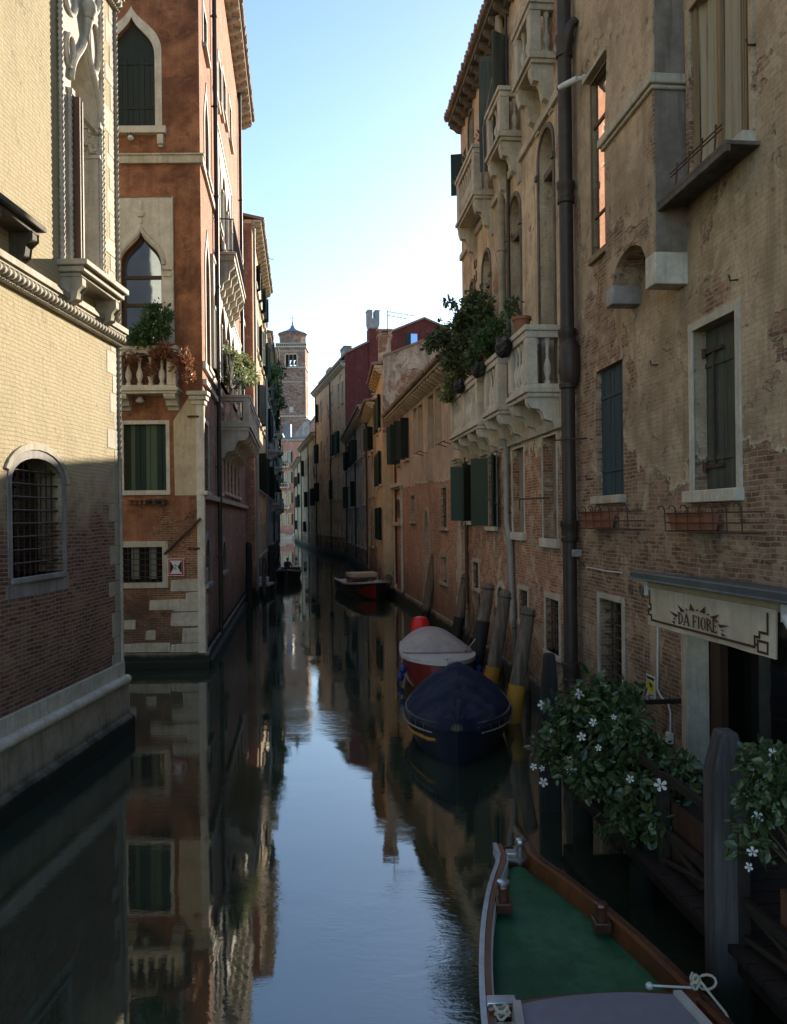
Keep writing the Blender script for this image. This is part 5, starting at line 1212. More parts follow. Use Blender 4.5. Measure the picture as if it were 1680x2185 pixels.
# ================================================================ WATER, GROUND
mb = MB(); mb.add([(-700,-60,0),(700,-60,0),(700,1200,0),(-700,1200,0)], [[0,1,2,3]])
wt = mb.build('water', M['canal_water'], smooth=0); tag(wt, 'still dark green canal water with fine ripples', kind='structure')
def land(name, pts):
    mb = MB(); mb.add([(x, y, .45) for x, y in pts], [list(range(len(pts)))]); o = mb.build(name, M['earth'], smooth=0); tag(o, 'ground behind the canal houses', kind='structure')
land('ground', [(-6.4,1),(-6.0,16),(-14,16),(-300,10),(-300,1)])
land('ground', [(-13,24.2),(-6.2,24.2),(-8.6,44),(-9.8,58.5),(-12,78),(-15,100),(-18,123),(-300,150),(-300,20)])
land('ground', [(5.3,1),(4.0,16),(2.9,27),(.6,45),(-.3,52),(-1.2,61),(-4.2,87),(-9.4,109),(-14.4,136),(-18.8,162),(300,200),(300,1)])
land('ground', [(-300,188),(300,185),(900,900),(-900,900)])
# ================================================================ BOATS
def frame(bow, stern):
    b = Vector((bow[0], bow[1], 0)); s = Vector((stern[0], stern[1], 0)); a = (s-b); L = a.length; a.normalize(); r = Vector((a.y, -a.x, 0)); r = r if r.x > 0 else -r; return b, a, r, L
def hull(root, bow, stern, Wd, zb, zm, zst, mat, matrail, fb=.06, full=.5, deck=None, deckz=-.06, tr=.75, rail=.05, rub=None, keel=None, ns=22, pw=.62, inner=.10):
    b, a, r, L = frame(bow, stern)
    def hb(t):
        g = (1-(1-min(t/full, 1))**2)**pw
        k = 1 if t < full else lerp(1, tr, ((t-full)/(1-full))**1.6)
        return max(fb/2, Wd/2*g*k)
    def zg(t): return lerp(zb, zm, min(1, (t/.5))**.7) if t < .5 else lerp(zm, zst, (t-.5)/.5)
    def P(t, s, z): return b+a*(t*L)+r*s+Vector((0,0,z))
    mb = MB(); V = []; sec = 7
    for i in range(ns+1):
        t = (i/ns)**1.25; w = hb(t); z = zg(t)
        rake = .0 if i else 0
        prof = [(1.0, z), (.97, z*.6), (.90, z*.22), (.82, -.03), (.45, -.22), (0, -.3)]
        row = [P(t+.045*(1-t)**6*(q/5), s*w, h) for q, (s, h) in enumerate(prof)]
        row2 = [P(t+.045*(1-t)**6*(q/5), -s*w, h) for q, (s, h) in enumerate(prof[:-1])][::-1]
        V += row+row2
    m = 11; fs = [[i*m+k, i*m+k+1, (i+1)*m+k+1, (i+1)*m+k] for i in range(ns) for k in range(m-1)]
    fs += [list(range(m)), [ns*m+k for k in range(m)][::-1]]
    mb.add(V, fs); h = mb.build('hull', mat, root)
    mb = MB()   # gunwale with thickness
    for sd in (1, -1):
        V = []
        for i in range(ns+1):
            t = (i/ns)**1.25; w = hb(t); z = zg(t); tt = t
            o = .02; ww = w
            V += [P(tt, sd*(ww+o), z-.07), P(tt, sd*(ww+o), z+.03), P(tt, sd*max(ww-rail, .005), z+.03), P(tt, sd*max(ww-rail, .005), z-inner)]
        fs = [[i*4+k, i*4+(k+1) % 4, (i+1)*4+(k+1) % 4, (i+1)*4+k] for i in range(ns) for k in range(4)]+[[0,1,2,3],[ns*4+k for k in range(4)][::-1]]
        mb.add(V, fs)
    mb.build('gunwale', matrail, root)
    if deck:
        mb = MB(); V = []; fs = []
        for i in range(ns+1):
            t = (i/ns)**1.25; w = max(hb(t)-rail*.8, .004); z = zg(t)+deckz; tt = t
            for k in range(9): s = k/4-1; V.append(P(tt, s*w, z+.03*(1-s*s)))
        fs = [[i*9+k, i*9+k+1, (i+1)*9+k+1, (i+1)*9+k] for i in range(ns) for k in range(8)]
        mb.add(V, fs); mb.build('deck', deck, root)
    return P, hb, zg, L
def cleat(mb, p, d, s=1.):
    p = Vector(p); mb.tube([p, p+Vector((0,0,.05*s))], .018*s, 8); mb.tube([p+d*-.09*s+Vector((0,0,.06*s)), p+d*.09*s+Vector((0,0,.06*s))], .015*s, 8)
# --- foreground boat, green deck
root = empty('work_boat', (1.3, 6, 0), 'varnished wooden work boat with green foredeck and grey cabin lid in the foreground', 'boat')
bw, stn = (1.19, 8.5), (1.82, 1.2)
P, hb, zg, L = hull(root, bw, stn, 1.90, .80, .62, .62, M['varnish_dark'], M['varnish'], fb=.36, full=.62, rail=.07, tr=.85, ns=36, pw=.78, inner=.2)
mb = MB(); V = []; n = 30; t0, t1 = .03, .352
for i in range(n+1):
    t = lerp(t0, t1, i/n); w = hb(t)-.072; z = zg(t)-.13
    for k in range(11): s = k/5-1; V.append(P(t, s*w, z+.035*(1-s*s)))
mb.add(V, [[i*11+k, i*11+k+1, (i+1)*11+k+1, (i+1)*11+k] for i in range(n) for k in range(10)]); mb.build('foredeck', M['deck_green'], root)
for sd in (-1, 1):     # metal strip on the outer rail, pale covering board inside
    mb = MB(); V = []
    for i in range(37):
        t = i/36; tt = t; w = hb(t); z = zg(t); V += [P(tt, sd*(w+.025), z+.0), P(tt, sd*(w+.025), z+.042), P(tt, sd*(w-.018), z+.042), P(tt, sd*(w-.018), z+.0)]
    mb.add(V, [[i*4+k, i*4+(k+1) % 4, (i+1)*4+(k+1) % 4, (i+1)*4+k] for i in range(36) for k in range(4)]+[[0,1,2,3]]); mb.build('metal_strip', M['steel'] if sd < 0 else M['varnish_dark'], root)
mb = MB(); V = []
for i in range(31):
    t = lerp(.02, .40, i/30); w = hb(t); z = zg(t)
    V += [P(t, -(w-.071), z+.002), P(t, -(w-.085), z+.002), P(t, -(w-.085), z-.12), P(t, -(w-.071), z-.12)]
mb.add(V, [[i*4+k, i*4+(k+1) % 4, (i+1)*4+(k+1) % 4, (i+1)*4+k] for i in range(30) for k in range(4)]); mb.build('covering_board', M['boat_white'], root)
# bow block and bitt, side bitts
mb = MB(); q = P(.02, -.04, zg(.03)+.01); mb.cbox(q, .12, .12, .05, 0); mb.lathe(P(.03, .03, zg(.03)+.0), [(.035,0),(.035,.12),(.05,.13),(.05,.17),(.03,.19)], 12); mb.build('bow_post', M['steel'], root, bevel=.01)
mb = MB()
for sd, t in ((-1, .145), (1, .20)):
    mb = MB(); c = P(t, sd*(hb(t)-.15), zg(t)-.02); mb.cbox(c, .14, .18, .09, 0); mb.lathe(c+Vector((0,0,.04)), [(.05,0),(.05,.1),(.06,.11),(.06,.13),(.05,.15)], 14); mb.build('bitt', M['varnish_dark'], root, bevel=.012)
mb = MB(); t = .145; c = P(t, -(hb(t)-.15), zg(t)+.17); mb.lathe(c, [(.058,0),(.058,.025),(.03,.032)], 14); mb.build('bitt_cap', M['steel'], root)
# coaming across the deck and cabin lid
mb = MB(); V = []; t = .352
for i in range(21):
    s = i/10-1; w = hb(t)-.03; x = P(t-.007*(1-s*s)+.0, s*w, zg(t)); z = .05+.02*(1-s*s); V += [x+Vector((0,0,z-.24)), x+Vector((0,0,z)), x+a_ if False else x+Vector((0,-.055,z)), x+Vector((0,-.055,z-.24))]
mb.add(V, [[i*4+k, i*4+(k+1) % 4, (i+1)*4+(k+1) % 4, (i+1)*4+k] for i in range(20) for k in range(4)]+[[0,1,2,3],[80,81,82,83][::-1]]); mb.build('coaming', M['varnish'], root)
mb = MB(); V = []
for i in range(13):
    t = lerp(.362, .80, i/12); w = hb(t)-.26
    for k in range(9): s = k/4-1; V.append(P(t-.004*(1-s*s)*(1-i/12), s*w, zg(t)+.10+.025*(1-s*s)))
mb.add(V, [[i*9+k, i*9+k+1, (i+1)*9+k+1, (i+1)*9+k] for i in range(12) for k in range(8)])
mb.build('cabin_lid', M['grey_panel'], root)
mb = MB()
for sd in (-1, 1):
    V = []
    for i in range(13):
        t = lerp(.362, .80, i/12); w = hb(t)-.26; z = zg(t); V += [P(t, sd*w, z+.13), P(t, sd*(w+.06), z+.13), P(t, sd*(w+.07), z-.1), P(t, sd*w, z-.1)]
    mb.add(V, [[i*4+k, i*4+(k+1) % 4, (i+1)*4+(k+1) % 4, (i+1)*4+k] for i in range(12) for k in range(4)]+[[0,1,2,3]])
mb.build('lid_edge', M['canvas_grey'], root)
mb = MB(); V = []
for i in range(13):
    t = lerp(.36, .80, i/12)
    for s in (-1, 1): V.append(P(t, s*(hb(t)-.05), zg(t)-.06))
mb.add(V, [[2*i, 2*i+1, 2*i+3, 2*i+2] for i in range(12)]); mb.build('side_deck', M['varnish_dark'], root)
def coil(name, label, c, r, n, par=None, ext=(), rr=.014):
    mb = MB(); rq = random.Random(int(c[0]*100)); pts = []
    for k in range(n*12):
        q = 2*math.pi*k/12; pts.append(Vector(c)+Vector((r*math.cos(q)*(1+.15*math.sin(k*.7)), r*.7*math.sin(q), .012*k/12*2+.02*math.sin(k*1.3))))
    mb.tube(pts+[Vector(e) for e in ext], rr, 7)
    o = mb.build(name, M['rope'], parent=par)
    if label: tag(o, label, 'rope')
    return o
c1 = P(.375, -(hb(.375)-.12), zg(.375)+.08); mb = MB()
coil('mooring_rope', 'pale rope coiled on the left rail cleat of the green decked boat', c1, .05, 3, rr=.010)
c2 = P(.352, (hb(.352)-.05), zg(.352)+.09)
coil('mooring_rope', 'pale rope knotted and looped on the right rail of the green decked boat', c2, .03, 4, ext=[c2+Vector((.05+.07*math.cos(q/10*5.2-2.6)+.04, .02, .03+.055*math.sin(q/10*5.2-2.6))) for q in range(11)]+[c2+Vector((.08,-.1,0)), c2+Vector((.13,-.22,-.05)), c2+Vector((.15,-.36,-.12))], rr=.010)
mb = MB(); mb.lathe(c2+Vector((-.33,.02,-.02)), [(.015,-.0),(.028,.015),(.028,.035),(.015,.05)], 10); mb.tube([c2+Vector((-.33,.02,.01)), c2], .009, 7); mb.build('toggle', M['boat_white'], root)
mb = MB(); c3 = P(.385, -(hb(.385)-.15), zg(.385)+.0); mb.cbox(c3, .14, .12, .12); mb.cbox(P(.345, -(hb(.345)-.13), zg(.345)+.02), .22, .10, .10); mb.build('chock', M['steel'], root, bevel=.01)
# --- navy covered boat
root = empty('covered_boat', (1.1, 15.5, 0), 'dark blue boat under a navy tarpaulin with hoop ridges moored by yellow footed poles', 'boat')
P, hb, zg, L = hull(root, (1.02, 13.75), (1.34, 17.6), 2.0, .72, .55, .6, M['hull_blue'], M['stone_dark'], fb=.02, full=.62, tr=.8, rail=.05, pw=.8)
mb = MB(); nt_, ns_ = 64, 24; V = []
for i in range(nt_+1):
    t = .004+i/nt_*.994; w = hb(max(t, .01))+.045; z = zg(t)
    hump = .66*math.sin(min(1, t/.62)*math.pi/2)**1.3*(1 if t < .7 else 1-.35*((t-.7)/.3))
    ridge = .055*max(0, math.cos(t*2*math.pi*6.5))**4*min(1, t*4)
    for k in range(ns_+1):
        s = k/ns_*2-1; pr = 1-abs(s)**1.45; sag = -.02*math.sin(abs(s)*math.pi)*math.cos(t*2*math.pi*7.5)
        fold = -.030*abs(math.sin(s*6.3+t*9+1))**6-.022*abs(math.sin(s*11-t*7))**8+.008*math.sin(s*31-t*9)
        V.append(P(t-.004, s*w, z+.05+hump*pr+ridge*pr**.5+sag+fold-.10*abs(s)**14))
mb.add(V, [[i*(ns_+1)+k, i*(ns_+1)+k+1, (i+1)*(ns_+1)+k+1, (i+1)*(ns_+1)+k] for i in range(nt_) for k in range(ns_)])
mb.build('tarpaulin', M['canvas_navy'], root)
mb = MB()
for i in range(11):
    t = .08+i*.085
    for sd in (-1, 1): w = hb(t); z = zg(t); mb.tube([P(t, sd*(w+.05), z-.04), P(t+.02, sd*(w+.055), z-.12), P(t+.045, sd*(w+.045), z-.2)], .006, 5)
mb.build('lashing', M['rope'], root)
mb = MB(); 
for sd in (-1, 1):
    mb.tube([P((i/24)**1.25, sd*(hb((i/24)**1.25)+.04), zg((i/24)**1.25)-.16) for i in range(4, 25)], .016, 6)
mb.build('rubbing_strake', M['stone_grey'], root)
mb = MB(); mb.tube([P(.045, -.02, .42), P(.14, -hb(.14)-.01, .35), P(.30, -hb(.30)-.015, .31), P(.42, -hb(.42)-.015, .30)], [.02, .035, .035, .01], 6); mb.build('stripe', M['paint_yellow'], root)
# --- white decked red boat
root = empty('motor_boat', (1.1, 20.5, 0), 'small red hulled motorboat with white foredeck and grey canvas hood', 'boat')
P, hb, zg, L = hull(root, (1.25, 19.0), (.98, 23.6), 1.9, .86, .70, .68, M['hull_red'], M['boat_white'], fb=.03, full=.55, pw=.75, tr=.85, rail=.07, deck=M['boat_white'], deckz=-.0)
mb = MB(); V = []
for k in range(15):
    s = k/7-1; V.append(P(.50-.06*(1-s*s)-.003, s*(hb(.5)-.02), zg(.50)-.02))
for i in range(15):
    t = lerp(.50, .96, i/14)
    for k in range(15):
        s = k/7-1; hgt = .06+.34*math.sin(min(1, max(0, (t-.50)/.25))*math.pi/2); V.append(P(t-.06*(1-s*s)*(1-i/14), s*(hb(t)-.02), zg(t)+.05+hgt*(1-abs(s)**2.2)))
mb.add(V, [[i*15+k, i*15+k+1, (i+1)*15+k+1, (i+1)*15+k] for i in range(15) for k in range(14)]); mb.build('canvas_hood', M['canvas_grey'], root)
mb = MB(); mb.tube([P(.50-.06*(1-s*s)-.008, s*(hb(.50)-.02), zg(.50)+.06) for s in [k/10-1 for k in range(21)]], .011, 6)
mb.build('hood_hem', M['lead'], root)
mb = MB()
cleat(mb, P(.08, 0, zg(.08)+.03), Vector((1,0,0)), 1.0); mb.build('cleat', M['steel'], root)
q = P(1.05, -.22, .06); mb = MB(); mb.lathe(q+Vector((0,0,.72)), [(.16,0),(.25,.06),(.28,.2),(.26,.42),(.18,.56),(.06,.60)], 14); mt = mb.build('outboard_motor', M['motor_red'], root)
mb = MB(); mb.tube([q+Vector((0,0,-.3)), q+Vector((0,0,.75))], .09, 10); mb.build('motor_leg', M['iron'], mt)
for i, (t, sd, zf) in enumerate(((.36, -1, .42), (.42, -1, .18), (.34, 1, .4))):
    mb = MB(); c = P(t, sd*(hb(t)+.10), zf); mb.ball(c, .10, 12, (1,1,1.1)); mb.tube([c+Vector((0,0,.1)), P(t, sd*hb(t), zg(t))], .008, 5); mb.build('fender', M['rubber_blue'], root)
# grey dinghy nose between the two boats
# --- far boat with beige hatch
root = empty('cargo_boat', (-1.8, 46, 0), 'red and black wooden boat with a beige topped hatch moored further up on the right', 'boat')
P, hb, zg, L = hull(root, (-.75, 42.6), (-2.6, 49.5), 2.3, 1.0, .68, .72, M['hull_black'], M['boat_white'], fb=.08, full=.42, tr=.9, rail=.07, deck=M['canvas_grey'], deckz=-.08)
b_, a_, r_, L_ = frame((-.75, 42.6), (-2.6, 49.5)); az = math.atan2(a_.y, a_.x)
mb = MB(); mb.cbox(P(.56, 0, .78), 1.9, 1.5, .35, az); mb.build('hatch', M['varnish_dark'], root, bevel=.02)
mb = MB(); mb.cbox(P(.60, .0, 1.08), 1.2, 1.6, .25, az); mb.build('hatch_cover', M['canvas_beige'], root, bevel=.04)
mb = MB(); mb.grid(lambda i, j: P(.01+i*.2, -(hb(.01+i*.2)*lerp(1., .86, j)+.02), lerp(zg(i*.2)-.16-.2*i, .06+.2*i, j)), 12, 3); mb.build('hull_panel', M['hull_red'], root)
mb = MB(); mb.tube([P(.3, -.3, .75), P(.42, .3, .85)], .03, 6); mb.tube([P(.35, .5, .6), P(.35, .5, 1.0)], .03, 6); cleat(mb, P(.1, 0, .9), Vector((1,0,0)), 1.4); mb.build('bow_fitting', M['steel'], root)
# --- black boat on the left with a person
root = empty('black_boat', (-7.2, 57, 0), 'black open boat lying at the left wall with a person in the stern', 'boat')
P, hb, zg, L = hull(root, (-7.15, 54.4), (-7.7, 61.5), 1.75, .95, .62, .7, M['hull_black'], M['stone_grey'], fb=.25, full=.35, tr=.85, rail=.08, deck=M['hull_black'], deckz=-.25)
mb = MB(); mb.cbox(P(.75, 0, .55), 1.3, .35, .08, math.pi/2+math.pi/2); mb.build('thwart', M['wood_brown'], root)
def skin_obj(name, joints, edges, mat, parent=None, loc=(0,0,0), sub=2):
    me = bpy.data.meshes.new(name); bm = bmesh.new(); ly = bm.verts.layers.skin.verify(); vs = []
    for p, r in joints:
        v = bm.verts.new(p); v[ly].radius = (r, r); vs.append(v)
    for a, b in edges: bm.edges.new((vs[a], vs[b]))
    vs[0][ly].use_root = True; bm.to_mesh(me); bm.free(); me.materials.append(mat)
    o = bpy.data.objects.new(name, me); COL.objects.link(o)
    if parent is not None: o.parent = parent
    else: o.location = loc
    m = o.modifiers.new('skin', 'SKIN'); m.use_smooth_shade = True; m2 = o.modifiers.new('sub', 'SUBSURF'); m2.levels = sub; m2.render_levels = sub
    ORG[o.name] = Vector(loc); return o
pl_ = P(.70, -.15, .60)
def person(loc, yaw, label):
    c, s = math.cos(yaw), math.sin(yaw)
    def W(x, y, z): return (x*c-y*s, x*s+y*c, z)
    J = [((0,0,.10),.13), ((0,.03,.32),.12), ((0,.06,.52),.13), ((0,.08,.60),.055), ((0,.06,.68),.07), ((0,.05,.78),.082), ((0,.05,.86),.05),
         ((.19,.07,.55),.06), ((.25,-.05,.32),.045), ((.17,-.28,.27),.034), ((.15,-.36,.27),.03),
         ((-.19,.07,.55),.06), ((-.27,-.02,.33),.045), ((-.20,-.25,.24),.034), ((-.18,-.33,.22),.03),
         ((.10,-.02,.08),.085), ((.14,-.42,.12),.065), ((.14,-.46,-.28),.045), ((.14,-.60,-.34),.035),
         ((-.10,-.02,.08),.085), ((-.15,-.40,.13),.065), ((-.16,-.40,-.28),.045), ((-.16,-.54,-.34),.035)]
    E = [(0,1),(1,2),(2,3),(3,4),(4,5),(5,6),(2,7),(7,8),(8,9),(9,10),(2,11),(11,12),(12,13),(13,14),(0,15),(15,16),(16,17),(17,18),(0,19),(19,20),(20,21),(21,22)]
    body = skin_obj('person', [(W(*p), r) for p, r in J], E, M['skin'], None, loc); tag(body, label, 'person')
    jk = [0,1,2,7,8,9,11,12,13]; mp = {q: i for i, q in enumerate(jk)}
    skin_obj('jacket', [(W(*J[q][0]), J[q][1]*1.22+.012) for q in jk], [(mp[a], mp[b]) for a, b in E if a in mp and b in mp], M['cloth_blue'], body)
    tr_ = [0,15,16,17,19,20,21]; mp = {q: i for i, q in enumerate(tr_)}
    skin_obj('trousers', [(W(*J[q][0]), J[q][1]*1.18+.01) for q in tr_], [(mp[a], mp[b]) for a, b in E if a in mp and b in mp], M['cloth_dark'], body)
    mb = MB(); ORG[body.name] = Vector((0,0,0)); mb.ball(W(0,.075,.80), .098, 12, (1,1,1.08)); mb.build('hair', M['hair_dark'], body)
    return body
person(pl_, rad(25), 'person in a blue jacket sitting in the black boat, facing down the canal')
# --- boats in the sun at the far end
for i, (x, d, L_b, cover, lab) in enumerate(((-25.0, 178, 6, 'canvas_beige', 'white boat with beige cover at the sunny far quay, left of its neighbour'), (-21.4, 180, 6, 'boat_white', 'white open boat at the sunny far quay, right of its neighbour'))):
    root = empty('moored_boat', (x, d, 0), lab, 'boat', 'boats at the far quay')
    P, hb, zg, L = hull(root, (x-L_b/2, d-.6), (x+L_b/2, d+.2), 2.0, 1.0, .7, .8, M['boat_white'], M['boat_white'], full=.4, rail=.1, deck=M[cover], deckz=.05)
    mb = MB(); mb.cbox((x+.5, d-.1, 1.1), 2.2, 1.2, .5, .1); mb.build('cabin', M[cover], root, bevel=.08)

# ================================================================ MOORING POLES
def pole(px0, py0, px1, py1, d, r, mat, label, band=None, bandz=None, bandmat=None, tipmat=None, group='mooring poles', flat=False):
    """seen top pixel, seen waterline pixel, distance at the waterline"""
    b = atZ(px1, py1, 0) if d is None else atY(px1, py1, d); b.z = 0
    t = atY(px0, py0, b.y+.15)
    ax = (t-b); base = b-ax.normalized()*1.6*ax.length/ax.length
    root = empty('mooring_pole', b, label, 'mooring pole', group)
    mb = MB(); n = 16; pts = []; rs = []
    rq = random.Random(int(px0))
    for k in range(n+1):
        q = k/n; p = base.lerp(t, q); pts.append(p+Vector((rq.uniform(-.012,.012), rq.uniform(-.012,.012), 0))); rs.append(r*(1.12-.16*q)*rq.uniform(.97, 1.03))
    rs[-1] *= .93
    pts.append(t+ax.normalized()*.03); rs.append(r*.7)
    mb.tube(pts, rs, 14); mb.build('post', mat, root)
    if bandz:
        mb = MB(); a, c = bandz; zl = ax.normalized()
        h = ax.z; A = b+ax*(a/h); C = b+ax*(c/h); ra = r*1.12; mb.tube([A, A.lerp(C, .3), A.lerp(C, .7), C], [ra*1.06, ra*1.05, ra*1.03, ra*1.02], 14); mb.build('painted_band', bandmat, root)
    mb = MB(); c = t-ax.normalized()*.12; mb.lathe(c, [(r*1.02,-.02),(r*1.05,0),(r*1.02,.02)], 14, ax.normalized()); mb.build('iron_band', M['iron'], root)
    return root
pole(995, 1228, 971, 1376, 27, .16, M['pole_wood'], 'weathered pole with black foot in front of the stone quoins', bandz=(-.1, .95), bandmat=M['pole_black'])
pole(1044, 1247, 1011, 1455, 21.5, .165, M['pole_wood'], 'pole with black foot beside the white decked boat', bandz=(-.1, 1.5), bandmat=M['pole_black'])
pole(1080, 1264, 1042, 1484, 19.3, .155, M['pole_wood'], 'yellow footed grey pole nearer the white decked boat', bandz=(-.1, .70), bandmat=M['paint_yellow'])
pole(1129, 1300, 1092, 1540, 16.9, .155, M['pole_wood'], 'yellow footed grey pole at the bow of the navy covered boat', bandz=(-.1, .75), bandmat=M['paint_yellow'])
pole(928, 1184, 905, 1328, 33, .17, M['pole_wood'], 'brown leaning pole by the blocked pointed doorway')
pole(884, 1175, 864, 1287, 41, .17, M['pole_wood'], 'brown leaning pole just left of the pointed doorway')
pole(848, 1147, 838, 1262, 47, .16, M['pole_wood'], 'pole leaning before the white stone portal')
pole(824, 1144, 811, 1238, 56, .17, M['pole_wood'], 'slim pole standing at the brown brick house')
pole(548, 1184, 551, 1262, 48, .17, M['pole_grey'], 'upright dark pole beside the small jetty on the left')
pole(579, 1164, 579, 1250, 52, .2, M['pole_black'], 'thick black pole between the small jetty and the black boat')
pole(531, 1160, 532, 1290, 41, .16, M['pole_black'], 'black pole close to the red palazzo wall')
pole(563, 1190, 564, 1280, 43.5, .12, M['pole_grey'], 'short grey pole in front of the small jetty')
for k, (x0, y0, x1, y1) in enumerate(((998, 1290, 1001, 1388), (1021, 1268, 1024, 1410), (1058, 1300, 1062, 1440), (1097, 1330, 1104, 1480), (1068, 1410, 1073, 1465), (1118, 1330, 1128, 1520))):
    pole(x0, y0, x1, y1, None, .055, M['pole_wood'], ['thin grey stake against the wall behind the quoin pole', 'thin stake between the two black footed poles', 'thin stake left of the yellow footed pair', 'thin stake between the yellow footed pair', 'shortest thin stake low between the yellow footed pair', 'thin stake just right of the nearer yellow footed pole'][k], group='thin stakes along the right wall')
# flat pointed posts and piles by the platform
def post(name, p, zt, w, d, mat, label, taper=.35, sh=.55):
    mb = MB(); x, y = p; j = .006
    for z0, z1, a, b in ((-1.2, zt-sh, 1, 1),):
        V = [(x-w/2, y-d/2, z0), (x+w/2, y-d/2, z0), (x+w/2, y+d/2, z0), (x-w/2, y+d/2, z0), (x-w/2*.96, y-d/2, zt-sh), (x+w/2*.98, y-d/2, zt-sh), (x+w/2*.98, y+d/2, zt-sh), (x-w/2*.96, y+d/2, zt-sh), (x-w/2*.42, y-d/2*.8, zt), (x+w/2*.55, y-d/2*.8, zt), (x+w/2*.55, y+d/2*.8, zt), (x-w/2*.42, y+d/2*.8, zt)]
        mb.add(V, [[0,3,2,1],[0,1,5,4],[1,2,6,5],[2,3,7,6],[3,0,4,7],[4,5,9,8],[5,6,10,9],[6,7,11,10],[7,4,8,11],[8,9,10,11]])
    return tag(mb.build(name, mat, origin=(x, y, 0), bevel=.025), label, 'post')
post('wooden_post', (atY(1549, 1800, 6.9).x, 6.9), atY(1549, 1558, 6.9).z, .30, .26, M['pole_grey'], 'broad grey timber post with slanted shoulders in the right foreground', sh=.34)
post('wooden_post', (atY(1172, 1500, 11.8).x, 11.8), atY(1172, 1394, 11.8).z, .30, .2, M['pole_black'], 'black slant topped post behind the white flowering shrub', sh=.9)

# ================================================================ WATERSIDE PLATFORM
pf = Fac((2.95, 4.6), (2.3, 11.6), 'L')     # outer edge of the planks
root = empty('landing_stage', pf.p(3, 0), 'dark timber landing stage with braced railings on piles', 'landing stage')
mb = MB(); zt = .66
for i in range(30):
    u = i*.235; mb.bx(pf, u, u+.22, zt-.06, zt+R.uniform(0, .006), -2.3, .03)
mb.build('planking', M['deck_wood'], root)
mb = MB()
for o in (-.05, -1.2, -2.0): mb.bx(pf, -.1, pf.L, zt-.24, zt-.062, o-.12, o)
mb.build('beam', M['deck_wood'], root)
for u in (.5, 2.3, 4.3, 6.3):
    for o in (-.1, -1.9):
        mb = MB(); mb.tube([pf.p(u, -1.5, o), pf.p(u, zt-.24, o)], [.15, .13], 12); mb.build('pile', M['pole_wood'], root)
for u in (.2, 2.2, 3.75, 5.3, 6.85):
    mb = MB(); mb.bx(pf, u-.05, u+.05, zt, 1.62, -.16, -.06); mb.build('rail_post', M['deck_wood'], root, bevel=.008)
for z in (1.58, 1.02): 
    mb = MB(); mb.bx(pf, 0, pf.L, z-.04, z+.04, -.13, -.07); mb.build('rail', M['deck_wood'], root, bevel=.006)
for u in (.2, 2.2, 3.75, 5.3):
    v = {.2: 2.2, 2.2: 3.75, 3.75: 5.3, 5.3: 6.85}[u]
    mb = MB(); mb.tube([pf.p(u, zt+.05, -.11), pf.p(v, 1.0, -.11)], .03, 6); mb.tube([pf.p(u, 1.0, -.10), pf.p(v, zt+.05, -.10)], .03, 6); mb.build('brace', M['deck_wood'], root)
mb = MB()
mb.bx(pf, 6.85, 6.95, zt, 1.6, -1.9, -1.8); mb.bx(pf, 6.9, 6.96, 1.54, 1.6, -1.9, -.1); mb.build('rail_post', M['deck_wood'], root)
# planter boxes on the railing
for u0, u1, lab in ((3.1, 6.6, 'long dark planter box on the landing stage under the large flowering shrub'), (.3, 1.75, 'short brown planter box on the landing stage at the right edge')):
    rt = empty('planter_box', pf.p(u0, 1.0, -.3), lab, 'planter')
    mb = MB(); mb.bx(pf, u0, u1, zt+.02, 1.3, -.62, -.58); mb.bx(pf, u0, u1, zt+.02, 1.3, -.22, -.18); mb.bx(pf, u0, u0+.04, zt+.02, 1.3, -.58, -.22); mb.bx(pf, u1-.04, u1, zt+.02, 1.3, -.58, -.22); mb.bx(pf, u0+.04, u1-.04, zt+.02, zt+.06, -.58, -.22); mb.build('box', M['wood_brown' if u0 < 1 else 'wood_dark'], rt)
    mb = MB(); mb.bx(pf, u0+.045, u1-.045, zt+.07, 1.24, -.575, -.225); mb.build('soil', M['soil'], rt)

# ================================================================ AWNING
V_ = Fac((3.47, 7.45), (3.10, 10.0), 'L')
root = empty('awning', fr.p(7, 3.3), 'cream restaurant awning lettered DA FIORE under a dark canopy lid', 'awning')
ztop, zbot = 3.36, 2.885; LV = V_.L
mb = MB(); V = []
for i in range(31):
    u = LV*i/30
    for j in range(9):
        z = lerp(ztop, zbot, j/8); V.append(V_.p(u, z+.004*math.sin(u*9), .012*math.sin(u*3.1+1)*(j/8)+.006*math.sin(u*8)*(j/8)))
mb.add(V, [[i*9+j, i*9+j+1, (i+1)*9+j+1, (i+1)*9+j] for i in range(30) for j in range(8)])
n0 = len(V); V2 = [v-V_.n*.012 for v in V]; mb.add(V2, [[i*9+j, (i+1)*9+j, (i+1)*9+j+1, i*9+j+1] for i in range(30) for j in range(8)])
vl = mb.build('valance', M['awning_cloth'], root)
mb = MB(); mb.tube([V_.p(-.03, ztop+.01, -.05), V_.p(LV+.03, ztop+.01, -.05)], .062, 16); mb.build('front_bar', M['awning_roll'], root)
mb = MB()
mb.add([V_.p(0, ztop+.03, -.06), V_.p(LV, ztop+.03, -.06), V_.p(LV, 3.26, -1.0), V_.p(0, 3.26, -1.0)], [[0,1,2,3]]); mb.build('canopy_cloth', M['awning_cloth'], root)
mb = MB()
lid0, lid1 = -1.9, LV+.28
A = [V_.p(lid0, 3.43, .12), V_.p(lid1, 3.43, .12), V_.p(lid1+.1, 3.29, -1.15), V_.p(lid0, 3.29, -1.15)]; B = [v+Vector((0,0,.10)) for v in A]
mb.add(A+B, [[0,1,2,3],[4,5,6,7],[0,1,5,4],[1,2,6,5],[2,3,7,6],[3,0,4,7]]); mb.build('lid', M['awning_lid'], root, bevel=.02)
mb = MB()
